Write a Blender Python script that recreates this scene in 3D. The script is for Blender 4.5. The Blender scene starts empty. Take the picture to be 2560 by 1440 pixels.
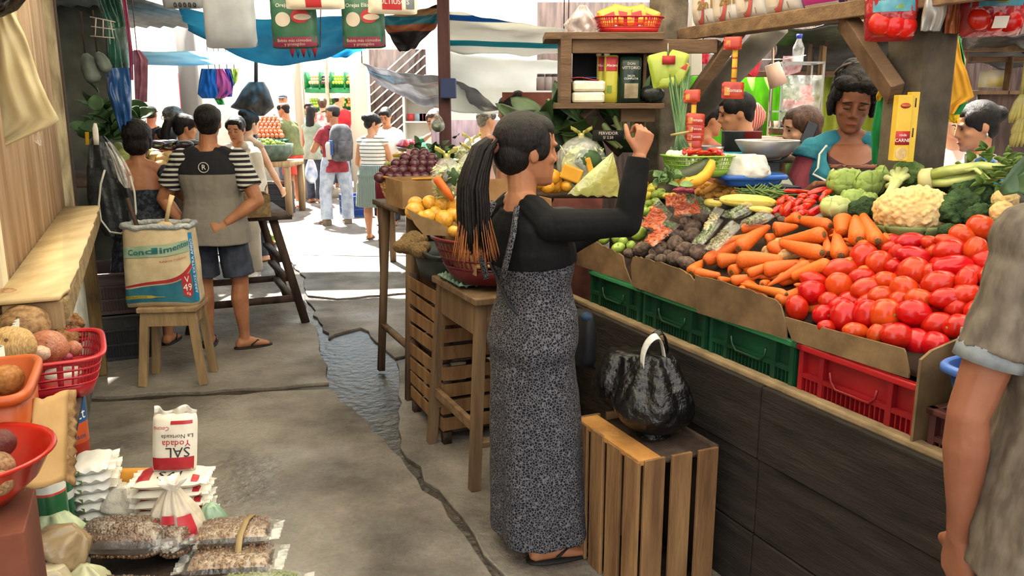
import bpy,math,random
from mathutils import Vector as V,Matrix,Euler,Quaternion,noise
R=random.Random(11)
SC=bpy.context.scene
COL=SC.collection
rad=math.radians
sin,cos,pi=math.sin,math.cos,math.pi
# ---------------------------------------------------------------- camera, world, sun, exposure
FPX=2050.0
PITCH=rad(12.2)
CAMH=1.6
cam_d=bpy.data.cameras.new('camera')
cam_d.sensor_width=36.0
cam_d.lens=36.0*FPX/2560.0
cam_d.clip_end=400
cam_d.clip_start=0.05
cam=bpy.data.objects.new('camera',cam_d)
COL.objects.link(cam)
cam.location=(0,0,CAMH)
cam.rotation_euler=(rad(90)-PITCH,0,0)
SC.camera=cam
SC.view_settings.view_transform='Standard'
SC.view_settings.look='None'
SC.view_settings.exposure=1.12
SC.view_settings.gamma=1.0
SC.view_settings.use_curve_mapping=False
W=bpy.data.worlds.new('sky')
SC.world=W
W.use_nodes=True
_bg=W.node_tree.nodes['Background']
_bg.inputs[0].default_value=(1.0,0.97,0.92,1)
_bg.inputs[1].default_value=1.5
sun_d=bpy.data.lights.new('sun','SUN')
sun_d.energy=20.0
sun_d.angle=rad(2.0)
sun_d.color=(1.0,0.95,0.85)
sun=bpy.data.objects.new('sun',sun_d)
COL.objects.link(sun)
sun.location=(0,10,12)
sun.rotation_euler=Euler((rad(-28),rad(-14),0))
cy=SC.cycles
cy.max_bounces=5
cy.diffuse_bounces=3
cy.glossy_bounces=2
cy.transmission_bounces=3
cy.transparent_max_bounces=10
cy.caustics_reflective=False
cy.caustics_refractive=False
cy.use_adaptive_sampling=True
cy.adaptive_threshold=0.03
# ---------------------------------------------------------------- pixel -> place helpers (places are in metres)
_c,_s=cos(PITCH),sin(PITCH)
def ray(px,py):
 a,b=(px-1280)/FPX,(py-720)/FPX
 return V((a,_c-_s*b,-_s-_c*b))
def P(px,py,Y):
 d=ray(px,py);t=Y/d.y
 return V((d.x*t,Y,CAMH+d.z*t))
def G(px,py,z=0.0):
 d=ray(px,py);t=(z-CAMH)/d.z
 return V((d.x*t,d.y*t,z))
 # aisle frame: s along the aisle, w across it (towards the big stall), z up
AU=V((-0.41,0.912,0)).normalized()
AN=V((AU.y,-AU.x,0))
AISLE=math.atan2(-AU.x,AU.y)
def A(s,w,z=0.0):
 p=AU*s+AN*w
 return V((p.x,p.y,z))
def Wp(px,py,w):
 d=ray(px,py);t=w/d.dot(AN)
 return V((d.x*t,d.y*t,CAMH+d.z*t))
def sw(p):return p.dot(AU),p.dot(AN)
def pl(px,py,o,n):
 d=ray(px,py);c=V((0,0,CAMH));t=(o-c).dot(n)/d.dot(n)
 return c+d*t
 # ---------------------------------------------------------------- materials
def lin(h):
 h=h.lstrip('#')
 o=[]
 for i in(0,2,4):
  c=int(h[i:i+2],16)/255.0
  o.append(c/12.92 if c<=.04045 else((c+.055)/1.055)**2.4)
 return(*o,1.0)
_mc={}
def M(k,c='888888',c2=None,r=.6,s=6.,b=0.,bs=None,st=(1,1,1),met=0.,al=1.,rnd=0.,sp=.4,em=0.,tr=0.,ss=0.,pat=None,lo=.38,hi=.64,coat=0.):
 if k in _mc:return _mc[k]
 m=bpy.data.materials.new(k);m.use_nodes=True
 N,L=m.node_tree.nodes,m.node_tree.links
 p=N['Principled BSDF']
 tc=N.new('ShaderNodeTexCoord');mp=N.new('ShaderNodeMapping')
 mp.inputs['Scale'].default_value=st
 L.new(tc.outputs['Object'],mp.inputs['Vector'])
 co=mp.outputs['Vector']
 col=None
 if pat:
  col=pat(N,L,tc,co)
 elif c2:
  n=N.new('ShaderNodeTexNoise');n.inputs['Scale'].default_value=s;n.inputs['Detail'].default_value=5
  L.new(co,n.inputs['Vector'])
  cr=N.new('ShaderNodeValToRGB')
  cr.color_ramp.elements[0].position=lo;cr.color_ramp.elements[1].position=hi
  cr.color_ramp.elements[0].color=lin(c);cr.color_ramp.elements[1].color=lin(c2)
  L.new(n.outputs['Fac'],cr.inputs['Fac'])
  col=cr.outputs['Color']
 if rnd:
  hs=N.new('ShaderNodeHueSaturation')
  oi=N.new('ShaderNodeObjectInfo')
  mr=N.new('ShaderNodeMapRange')
  mr.inputs['To Min'].default_value=1-rnd;mr.inputs['To Max'].default_value=1+rnd*.6
  L.new(oi.outputs['Random'],mr.inputs['Value']);L.new(mr.outputs['Result'],hs.inputs['Value'])
  mh=N.new('ShaderNodeMapRange')
  mh.inputs['To Min'].default_value=.5-rnd*.045;mh.inputs['To Max'].default_value=.5+rnd*.045
  ad=N.new('ShaderNodeMath');ad.operation='FRACT'
  ml=N.new('ShaderNodeMath');ml.operation='MULTIPLY';ml.inputs[1].default_value=7.31
  L.new(oi.outputs['Random'],ml.inputs[0]);L.new(ml.outputs[0],ad.inputs[0]);L.new(ad.outputs[0],mh.inputs['Value'])
  L.new(mh.outputs['Result'],hs.inputs['Hue'])
  if col:L.new(col,hs.inputs['Color'])
  else:hs.inputs['Color'].default_value=lin(c)
  col=hs.outputs['Color']
 if col:L.new(col,p.inputs['Base Color'])
 else:p.inputs['Base Color'].default_value=lin(c)
 p.inputs['Roughness'].default_value=r
 p.inputs['Metallic'].default_value=met
 p.inputs['Specular IOR Level'].default_value=sp
 p.inputs['Coat Weight'].default_value=coat
 if tr:p.inputs['Transmission Weight'].default_value=tr
 if ss:
  p.inputs['Subsurface Weight'].default_value=ss;p.inputs['Subsurface Radius'].default_value=(.01,.004,.002)
 p.inputs['Alpha'].default_value=al
 if em:
  p.inputs['Emission Color'].default_value=lin(c);p.inputs['Emission Strength'].default_value=em
 if b:
  bn=N.new('ShaderNodeTexNoise');bn.inputs['Scale'].default_value=bs or s*4;bn.inputs['Detail'].default_value=4
  L.new(co,bn.inputs['Vector'])
  bp=N.new('ShaderNodeBump');bp.inputs['Strength'].default_value=b;bp.inputs['Distance'].default_value=.02
  L.new(bn.outputs['Fac'],bp.inputs['Height']);L.new(bp.outputs['Normal'],p.inputs['Normal'])
 m.diffuse_color=lin(c)
 _mc[k]=m
 return m
def film(k,c,al=.3,r=.12,s=18.,c2=None,b=.8,tl=0.):
 if k in _mc:return _mc[k]
 m=M(k,c,c2,r=r,b=b,bs=s,sp=.6,al=al)
 N,L=m.node_tree.nodes,m.node_tree.links
 n=N.new('ShaderNodeTexNoise');n.inputs['Scale'].default_value=s*.5;n.inputs['Detail'].default_value=3
 tc=N.new('ShaderNodeTexCoord');L.new(tc.outputs['Object'],n.inputs['Vector'])
 mr=N.new('ShaderNodeMapRange');mr.inputs['From Min'].default_value=.3;mr.inputs['From Max'].default_value=.7
 dv=min(.18,al*1.1);mr.inputs['To Min'].default_value=max(0,al-dv);mr.inputs['To Max'].default_value=min(1,al+dv)
 p=N['Principled BSDF']
 L.new(n.outputs['Fac'],mr.inputs['Value']);L.new(mr.outputs['Result'],p.inputs['Alpha'])
 if al<.9:
  gl=N.new('ShaderNodeBsdfGlossy');gl.inputs['Color'].default_value=(.07,.07,.07,1);gl.inputs['Roughness'].default_value=r
  if p.inputs['Normal'].links:L.new(p.inputs['Normal'].links[0].from_socket,gl.inputs['Normal'])
  ad=N.new('ShaderNodeAddShader');L.new(p.outputs[0],ad.inputs[0]);L.new(gl.outputs[0],ad.inputs[1]);L.new(ad.outputs[0],N['Material Output'].inputs[0])
 return m
def bands(axis,stops,scale=1.,off=0.,coord='Object'):
 def f(N,L,tc,co):
  sx=N.new('ShaderNodeSeparateXYZ');L.new(tc.outputs[coord],sx.inputs[0])
  ma=N.new('ShaderNodeMath');ma.operation='MULTIPLY_ADD';ma.inputs[1].default_value=scale;ma.inputs[2].default_value=off
  L.new(sx.outputs[axis],ma.inputs[0])
  fr=N.new('ShaderNodeMath');fr.operation='FRACT';L.new(ma.outputs[0],fr.inputs[0])
  cr=N.new('ShaderNodeValToRGB');cr.color_ramp.interpolation='CONSTANT'
  e=cr.color_ramp.elements
  while len(e)<len(stops):e.new(.5)
  for i,(q,c)in enumerate(stops):e[i].position=q;e[i].color=lin(c)
  L.new(fr.outputs[0],cr.inputs['Fac'])
  return cr.outputs['Color']
 return f
 # ---------------------------------------------------------------- mesh builder
def frame(d,up=V((0,0,1))):
 d=d.normalized()
 if abs(d.dot(up))>.97:up=V((0,1,0))if abs(d.y)<.9 else V((1,0,0))
 x=d.cross(up).normalized();y=x.cross(d)
 return x,y
def ring(c,ax,ay,a,b,n=16,p=2.0):
 o=[]
 for i in range(n):
  t=2*pi*i/n
  ct,st_=cos(t),sin(t)
  o.append(c+ax*(a*math.copysign(abs(ct)**(2/p),ct))+ay*(b*math.copysign(abs(st_)**(2/p),st_)))
 return o
class MB:
 def __init__(s):s.v=[];s.f=[];s.m=[];s.mi=0
 def _add(s,vs,fs):
  o=len(s.v);s.v+=[tuple(p)for p in vs];s.f+=[tuple(i+o for i in f)for f in fs];s.m+=[s.mi]*len(fs);return s
 def box(s,c,d,rot=None,taper=1.):
  x,y,z=d[0]/2,d[1]/2,d[2]/2;t=taper
  vs=[V(q)for q in((-x,-y,-z),(x,-y,-z),(x,y,-z),(-x,y,-z),(-x*t,-y*t,z),(x*t,-y*t,z),(x*t,y*t,z),(-x*t,y*t,z))]
  if rot is not None:vs=[rot@q for q in vs]
  c=V(c)
  return s._add([q+c for q in vs],[(0,3,2,1),(4,5,6,7),(0,1,5,4),(1,2,6,5),(2,3,7,6),(3,0,4,7)])
 def beam(s,a,b,w,h,up=V((0,0,1))):
  a,b=V(a),V(b);x,y=frame(b-a,up);w/=2;h/=2
  vs=[q+x*i*w+y*j*h for q in(a,b)for i,j in((-1,-1),(1,-1),(1,1),(-1,1))]
  return s._add(vs,[(0,1,2,3),(7,6,5,4),(0,4,5,1),(1,5,6,2),(2,6,7,3),(3,7,4,0)])
 def loft(s,rings,cap=True,closed=True):
  n=len(rings[0]);fs=[]
  for i in range(len(rings)-1):
   for j in range(n if closed else n-1):
    k=(j+1)%n
    fs.append((i*n+j,i*n+k,(i+1)*n+k,(i+1)*n+j))
  if cap:fs+=[tuple(range(n-1,-1,-1)),tuple(range((len(rings)-1)*n,len(rings)*n))]
  return s._add([p for r_ in rings for p in r_],fs)
 def tube(s,pts,rs,n=10,fl=1.,up=V((0,0,1)),cap=True):
  pts=[V(p)for p in pts]
  if not hasattr(rs,'__len__'):rs=[rs]*len(pts)
  rings=[];x=None
  for i,p in enumerate(pts):
   d=(pts[min(i+1,len(pts)-1)]-pts[max(i-1,0)])
   if d.length<1e-9:d=V((0,0,1))
   d.normalize()
   if x is None:x,y=frame(d,up)
   else:
    x=(x-d*x.dot(d)).normalized();y=x.cross(d)
   rings.append(ring(p,x,y,rs[i],rs[i]*fl,n))
  return s.loft(rings,cap)
 def ell(s,c,r,rot=None,nu=14,nv=9,fn=None):
  if not hasattr(r,'__len__'):r=(r,r,r)
  c=V(c);vs=[];fs=[]
  for i in range(1,nv):
   ph=pi*i/nv
   for j in range(nu):
    t=2*pi*j/nu
    vs.append(V((sin(ph)*cos(t),sin(ph)*sin(t),cos(ph))))
  vs+=[V((0,0,1)),V((0,0,-1))]
  if fn:vs=[fn(q)for q in vs]
  vs=[V((q.x*r[0],q.y*r[1],q.z*r[2]))for q in vs]
  if rot is not None:vs=[rot@q for q in vs]
  for i in range(nv-2):
   for j in range(nu):
    k=(j+1)%nu
    fs.append((i*nu+j,(i+1)*nu+j,(i+1)*nu+k,i*nu+k))
  T,B=len(vs)-2,len(vs)-1;o=(nv-2)*nu
  for j in range(nu):
   k=(j+1)%nu
   fs.append((T,j,k));fs.append((B,o+k,o+j))
  return s._add([q+c for q in vs],fs)
 def rev(s,prof,n=24,c=(0,0,0),cap=False,fx=1.,fy=1.):
  c=V(c)
  return s.loft([[c+V((r_*cos(2*pi*j/n)*fx,r_*sin(2*pi*j/n)*fy,z))for j in range(n)]for r_,z in prof],cap)
 def sheet(s,fn,nu=12,nv=12):
  vs=[fn(i/nu,j/nv)for j in range(nv+1)for i in range(nu+1)]
  fs=[(j*(nu+1)+i,j*(nu+1)+i+1,(j+1)*(nu+1)+i+1,(j+1)*(nu+1)+i)for j in range(nv)for i in range(nu)]
  return s._add(vs,fs)
 def poly(s,pts):return s._add(pts,[tuple(range(len(pts)))])
 def prism(s,pts,ex):
  n=len(pts);ex=V(ex)
  return s._add([V(p)for p in pts]+[V(p)+ex for p in pts],[tuple(range(n-1,-1,-1)),tuple(range(n,2*n))]+[(i,(i+1)%n,n+(i+1)%n,n+i)for i in range(n)])
 def join(s,o,mt=None):
  return s._add([mt@V(q)for q in o.v]if mt else o.v,o.f)
 def build(s,name,mat,parent=None,smooth=True,bev=0,sol=0,vox=0,sub=0,sm=0,disp=0,dsc=.1,loc=None,rot=None,ang=None):
  me=bpy.data.meshes.new(name)
  me.from_pydata(s.v,[],s.f)
  mats=mat if isinstance(mat,(list,tuple))else[mat]
  for q in mats:me.materials.append(q)
  if len(mats)>1:me.polygons.foreach_set('material_index',s.m)
  if smooth and not(bev and not sub):me.polygons.foreach_set('use_smooth',[True]*len(me.polygons))
  me.update()
  o=bpy.data.objects.new(name,me);COL.objects.link(o)
  if parent is not None:o.parent=parent
  if loc is not None:o.location=loc
  if rot is not None:o.rotation_euler=rot
  if vox:
   q=o.modifiers.new('r','REMESH');q.mode='VOXEL';q.voxel_size=vox;q.use_smooth_shade=True
   if sm is not None:
    q=o.modifiers.new('s','SMOOTH');q.iterations=sm or 3;q.factor=.5
  if sol:
   q=o.modifiers.new('t','SOLIDIFY');q.thickness=sol;q.offset=0
  if bev:
   q=o.modifiers.new('b','BEVEL');q.width=bev;q.segments=2;q.limit_method='ANGLE'
  if sub:
   q=o.modifiers.new('u','SUBSURF');q.levels=sub;q.render_levels=sub
  if disp:
   q=o.modifiers.new('d','DISPLACE');q.texture=clouds(dsc);q.strength=disp;q.mid_level=.5;q.texture_coords='LOCAL'
  return o
_tx={}
def clouds(sc):
 if sc not in _tx:
  t=bpy.data.textures.new('clouds%g'%sc,'CLOUDS');t.noise_scale=sc;t.noise_depth=3;_tx[sc]=t
 return _tx[sc]
def tag(o,label=None,cat=None,group=None,kind=None):
 for k,q in(('label',label),('category',cat),('group',group),('kind',kind)):
  if q:o[k]=q
 return o
def T(name,label,cat,loc=(0,0,0),rz=0.,group=None,kind=None):
 o=bpy.data.objects.new(name,None);COL.objects.link(o)
 o.location=loc;o.rotation_euler=(0,0,rz);o.empty_display_size=.1
 return tag(o,label,cat,group,kind)
def copy_tree(o,parent=None):
 c=o.copy();COL.objects.link(c)
 if parent is not None:c.parent=parent
 for q in list(o.children):copy_tree(q,c)
 return c
_tq=[]
def text(s,name,parent,mat,org,ex,ey,size,fn=None,align='CENTER',shear=0,bold=0.):
 cu=bpy.data.curves.new(name,'FONT');cu.body=s;cu.size=size;cu.align_x=align;cu.align_y='CENTER';cu.shear=shear
 cu.resolution_u=2;cu.offset=bold
 o=bpy.data.objects.new(name,cu);COL.objects.link(o);o.parent=parent
 _tq.append((o,mat,fn or(lambda x,y,O=V(org),X=V(ex),Y=V(ey):O+X*x+Y*y)))
 return o
ORD='zeroth first second third fourth fifth sixth seventh eighth ninth tenth eleventh twelfth thirteenth fourteenth fifteenth sixteenth seventeenth eighteenth nineteenth twentieth'.split()
def rows(items,n,desc,front,side,rowname='row'):
 items=sorted(items,key=lambda q:-q[1]);k=0
 while items:
  row,items=items[:n],items[n:];k+=1
  for i,q in enumerate(sorted(row,key=lambda q:q[0])):
   d=q[3]if len(q)>3 else desc
   q[2]['label']='%s, %s %s from the %s, %s from the %s'%(d,ORD[k],rowname,front,ORD[i+1],side)
   # ---------------------------------------------------------------- people
def skinm(k,c,c2):return M(k,c,c2,r=.5,s=9,sp=.35,ss=.12,b=.05,bs=60)
SK_A=skinm('skin brown','9a6548','b07a58')
SK_B=skinm('skin tan','b07c5c','c08a68')
SK_C=skinm('skin light','c9987a','d8a88a')
SK_D=skinm('skin deep','7c4c36','8d5a42')
HAIR=M('black hair','0a0808','1a1412',r=.55,s=14,st=(6,6,1),b=.35,bs=40,sp=.25)
HAIRB=M('brown hair','3a2418','5c3b24',r=.45,s=14,st=(6,6,1),b=.5,bs=40)
HAIRG=M('grey hair','4a4744','85817c',r=.6,s=30,b=.5,bs=60)
EYE=M('dark eye','120c0a',r=.2);LIP=M('lips','8a4640',r=.45);BROW=M('eyebrow hair','17100d',r=.8)
PROF={'m':[(-.06,.12,.10,-.012),(-.015,.166,.118,-.014),(.04,.158,.112,-.006),(.10,.146,.100,.002),(.17,.162,.114,.010),(.215,.176,.114,.004),(.25,.165,.092,-.006),(.28,.105,.072,-.014),(.30,.060,.060,-.016),(.335,.054,.058,-.004)],'f':[(-.06,.12,.105,-.016),(-.015,.176,.128,-.018),(.04,.164,.116,-.008),(.10,.130,.096,.002),(.165,.146,.120,.016),(.205,.152,.118,.010),(.25,.140,.086,-.008),(.28,.092,.064,-.014),(.30,.052,.052,-.016),(.335,.047,.050,-.004)]}
HEADP=[(-.118,.074,.040,.018),(-.108,.086,.018,.036),(-.085,.093,-.02,.050),(-.055,.094,-.055,.059),(-.025,.093,-.076,.066),(.005,.087,-.090,.070),(.032,.094,-.096,.074),(.06,.088,-.096,.074),(.085,.068,-.084,.066),(.105,.036,-.056,.046),(.115,.008,-.028,.022)]
def nz(v):return V(v).normalized()
class Body:pass
def interp(tab,q):
 if q<=tab[0][0]:return tab[0][1:]
 for a,b in zip(tab,tab[1:]):
  if q<=b[0]:
   t=(q-a[0])/(b[0]-a[0]);t=t*t*(3-2*t)*.5+t*.5
   return tuple(x+(y-x)*t for x,y in zip(a[1:],b[1:]))
 return tab[-1][1:]
def skel(H=1.65,sex='f',lean=(0,0,1),tw=0,head=(0,0,0),ra=None,la=None,rl=None,ll=None,fat=1.,z=0.,arm=1.,hs=1.,armr=1.):
 B=Body();B.H,B.sex,B.fat,B.k,B.ar=H,sex,fat,H/1.65,armr
 X,Z=V((1,0,0)),V((0,0,1))
 dn=(0,0,-1)
 ra=ra or((.12,0,-1),(.05,.15,-1));la=la or((-.12,0,-1),(-.05,.15,-1))
 rl=rl or(dn,dn);ll=ll or(dn,dn)
 th,sh,fh=.245*H,.235*H,.045*H
 lens=[-(nz(l[0]).z*th+nz(l[1]).z*sh)+fh for l in(rl,ll)]
 B.hz=max(lens)+z;B.p0=V((0,0,B.hz))
 B.up=nz(lean)
 ax=Matrix.Rotation(rad(tw),3,'Z')@X
 B.ax=(ax-B.up*ax.dot(B.up)).normalized();B.fw=B.up.cross(B.ax)
 hw=.092*B.k*(1 if sex=='m' else 1.02)
 B.legs=[]
 for sg,l in((1,rl),(-1,ll)):
  h=B.p0+X*hw*sg;kn=h+nz(l[0])*th;an=kn+nz(l[1])*sh
  B.legs.append((h,kn,an,V(l[2])if len(l)>2 else V((.15*sg,1,0))))
 B.sw=(.172 if sex=='m' else .152)*B.k*(1+(fat-1)*.6)
 sc=B.at(.258)if False else B.p0+B.up*.258*H
 B.arms=[]
 for sg,a in((1,ra),(-1,la)):
  u,f=nz(a[0]),nz(a[1])
  s0=sc+B.ax*B.sw*sg+B.up*max(0,u.z)*.03-B.fw*.008
  e=s0+u*.182*H*arm;w=e+f*.152*H*arm
  hd=nz(a[2])if len(a)>2 and a[2]else f
  pn=V(a[3])if len(a)>3 and a[3]else-B.ax*sg
  pn=(pn-hd*pn.dot(hd)).normalized()
  B.arms.append((s0,e,w,hd,pn,sg,a[4]if len(a)>4 else .45))
 B.nb=B.p0+B.up*.300*H-B.fw*.016
 nd=nz(B.up*.6+Z*.5+B.fw*.22)
 B.hs=hs*(.95+.05*B.k)
 B.hc=B.nb+nd*.107*H
 B.nd=nd
 yw,pt,ro=(rad(q)for q in head)
 bx=Matrix((B.ax,B.fw if abs(B.up.z)>.8 else Z.cross(B.ax),Z)).transposed()if abs(B.up.z)<.8 else Matrix((B.ax,Z.cross(B.ax).normalized(),Z)).transposed()
 B.hr=bx@Matrix.Rotation(yw,3,'Z')@Matrix.Rotation(pt,3,'X')@Matrix.Rotation(ro,3,'Y')
 B.h=lambda x,y,zz:B.hc+B.hr@(V((x,y,zz))*B.hs)
 return B
def trings(B,d,q0,q1,n=8,cloth=False):
 P_=PROF[B.sex];o=[]
 for i in range(n+1):
  q=q0+(q1-q0)*i/n
  wx,dy,yo=interp(P_,max(q,-.012)if cloth else q)
  b=1+(B.fat-1)*(1 if q<.2 else .6 if q<.27 else .1)
  g=d(q)if callable(d)else d
  c=B.p0+(B.up if q>0 else V((0,0,1)))*q*B.H+B.fw*yo*B.k
  belly=max(0,B.fat-1)*.10*math.exp(-((q-.07)/.06)**2)
  o.append(ring(c+B.fw*belly,B.ax,B.fw,wx*B.k*b+g,dy*B.k*b+g+belly,20,2.3))
 return o
def hand(mb,wr,d,pn,sg,curl,k,fine=True):
 th=d.cross(pn)*sg
 w=.040*k
 rr=[(0,.024,.019),(.03,.033,.017),(.06,.040,.016),(.088,.039,.014)]
 mb.loft([ring(wr+d*(q*k),th,pn,a*k,b*k,12,2.4)for q,a,b in rr])
 if not fine:
  pass
 for i,(L_,off)in enumerate(((.072,.029),(.080,.010),(.074,-.010),(.058,-.028))):
  p=wr+d*((.084-abs(off)*.12)*k)+th*off*k;dr=d+th*off*1.5;dr.normalize()
  c=curl[i]if hasattr(curl,'__len__')else curl*(1+.12*(i-1))
  pts=[p];a=0
  for f_,ben in((.45,.7),(.30,1.1),(.25,.8)):
   a+=ben*c
   q=dr*cos(a)+pn*sin(a);p=p+q*L_*f_*k;pts.append(p)
  mb.tube(pts,[.0092*k,.0088*k,.0080*k,.0062*k],8);mb.ell(pts[-1],.0062*k,None,8,6)
 p=wr+d*.022*k+th*.026*k
 t1=(d*.62+th*.75+pn*.25).normalized();t2=(d*.9+th*.25+pn*.45).normalized()
 a=p+t1*.042*k;b=a+t2*.030*k;c=b+(t2+pn*.2-th*.15).normalized()*.024*k
 mb.tube([p-t1*.01,a,b,c],[.015*k,.0115*k,.0100*k,.0075*k],8);mb.ell(c,.0076*k,None,8,6)
def headmesh(mb,B,rough=False):
 k=B.hs
 mb.loft([ring(B.h(0,(f+b)/2,z_),B.hr.col[0],B.hr.col[1],w*1.06*k,(f-b)/2*k,20,2.15)for z_,f,b,w in HEADP])
 g=lambda c,r_:mb.ell(B.h(*c),tuple(q*k for q in r_),B.hr,10,8)
 mb.loft([ring(B.h(0,y,z_),B.hr.col[0],B.hr.col[1],a*k,b*k,10)for z_,y,a,b in((.022,.086,.008,.012),(-.005,.092,.010,.016),(-.026,.097,.013,.020),(-.040,.090,.016,.014))])
 for s_ in(1,-1):
  g((.011*s_,.094,-.033),(.009,.011,.008))
  g((.074*s_,-.008,-.006),(.009,.020,.032))
  g((.041*s_,.058,-.026),(.023,.026,.020))
  g((.030*s_,.080,.024),(.026,.014,.010))
 g((0,.088,-.066),(.024,.012,.0095));g((0,.082,-.100),(.024,.016,.016))
 mb.tube([B.nb-B.nd*.05,B.nb+B.nd*.03,B.hc-B.hr.col[2]*.03-B.hr.col[1]*.02],[.062*B.k*(1.05 if B.sex=='m' else .9),.056*B.k*(1.05 if B.sex=='m' else .9),.055*B.k],14)
def limb(mb,a,b,rs,n=12):
 m=len(rs)-1
 mb.tube([a.lerp(b,i/m)for i in range(m+1)],rs,n)
def person(label,at_,yaw,name='person',vox=.007,skin=SK_A,hair=None,face=0,outfit=(),group=None,bare=False,hairm=None,**kw):
 B=skel(**kw);k=B.k;m_=1.08 if B.sex=='m' else .94
 fa=1+(B.fat-1)*.7
 root=T(name,label,'person',at_,rad(yaw),group);B.root=root;B.vox=vox
 mb=MB()
 mb.loft(trings(B,-.004,-.06,.335,12))
 hips=[l[0]for l in B.legs]
 for s0,e,w,hd,pn,sg,curl in B.arms:
  mb.ell(s0,.050*k*m_*fa);mb.tube([B.nb+B.ax*sg*.02,B.nb.lerp(s0,.5)+B.up*.012,s0],[.046*k,.046*k,.046*k],10)
  ar=B.ar;limb(mb,s0,e,[q*k*m_*fa*ar for q in(.048,.047,.044,.038)]);mb.ell(e,.0375*k*m_*fa*ar)
  limb(mb,e,w,[q*k*m_*ar*(fa if i<2 else 1)for i,q in enumerate((.037,.042,.037,.029,.026))])
  hand(mb,w,hd,pn,sg,curl,k*(1.04 if B.sex=='m' else .95))
 for h,kn,an,td in B.legs:
  mb.ell(h-V((0,.01,0)),.086*k*fa)
  limb(mb,h,kn,[q*k*fa for q in(.086,.080,.068,.054)]);mb.ell(kn,.053*k*fa)
  kd=(an-kn).normalized();bk=nz(td)*-.012
  mb.tube([kn,kn.lerp(an,.28)+bk*k,kn.lerp(an,.55)+bk*.5,kn.lerp(an,.85),an],[q*k*fa for q in(.052,.057,.047,.034,.034)],12)
  td=nz((td.x,td.y,td.z));sx=V((td.y,-td.x,0)).normalized();up=sx.cross(td)
  f=an-up*(.045*B.H-.012)
  mb.loft([ring(f+td*y*k+up*(zz*k),sx,up,a*k,b*k,12,2.3)for y,zz,a,b in((-.062,.016,.020,.016),(-.045,.024,.034,.034),(0,.032,.036,.042),(.05,.026,.038,.034),(.10,.014,.044,.024),(.135,.008,.043,.017),(.165,.003,.030,.011))])
  mb.ell(an,.036*k)
  if bare or any(q[0]in('sandals','flip')for q in outfit):
   for i in range(5):
    o_=f+td*(.135+.022*(1-abs(i-1.2)/4))*k+sx*((.030-.0145*i)*k)*(-1 if sx.x*h.x>0 else 1)
    mb.ell(o_+up*.002,tuple(q*k for q in((.0105,.018,.010)if i==0 else(.0075,.016,.009))),Matrix((sx,td,up)).transposed(),8,6)
 headmesh(mb,B)
 body=mb.build('body',skin,root,vox=vox,sm=2)
 if face:
  g=lambda nm,c,r_,mt,rot=None:MB().ell((0,0,0),tuple(q*B.hs for q in r_),B.hr@rot if rot else B.hr,12,8).build(nm,mt,root,loc=B.h(*c))
  for s_ in(1,-1):
   if face==2:g('eyelid',(.031*s_,.0885,.004),(.016,.006,.0085),skin)
   else:g('eye',(.031*s_,.087,.004),(.0135,.006,.0050),EYE)
   if face==2:g('eyelash',(.031*s_,.0925,-.002),(.0155,.0035,.0022),EYE)
   g('eyebrow',(.033*s_,.0955,.027),(.021,.004,.0036),BROW,Matrix.Rotation(rad(8*s_),3,'Y'))
  g('mouth',(0,.0975,-.066),(.022,.0045,.006),LIP)
 if hair:hairdo(B,hair,hairm or HAIR)
 for o in outfit:CL[o[0]](B,o[1],**(o[2]if len(o)>2 else{}))
 return B
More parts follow.
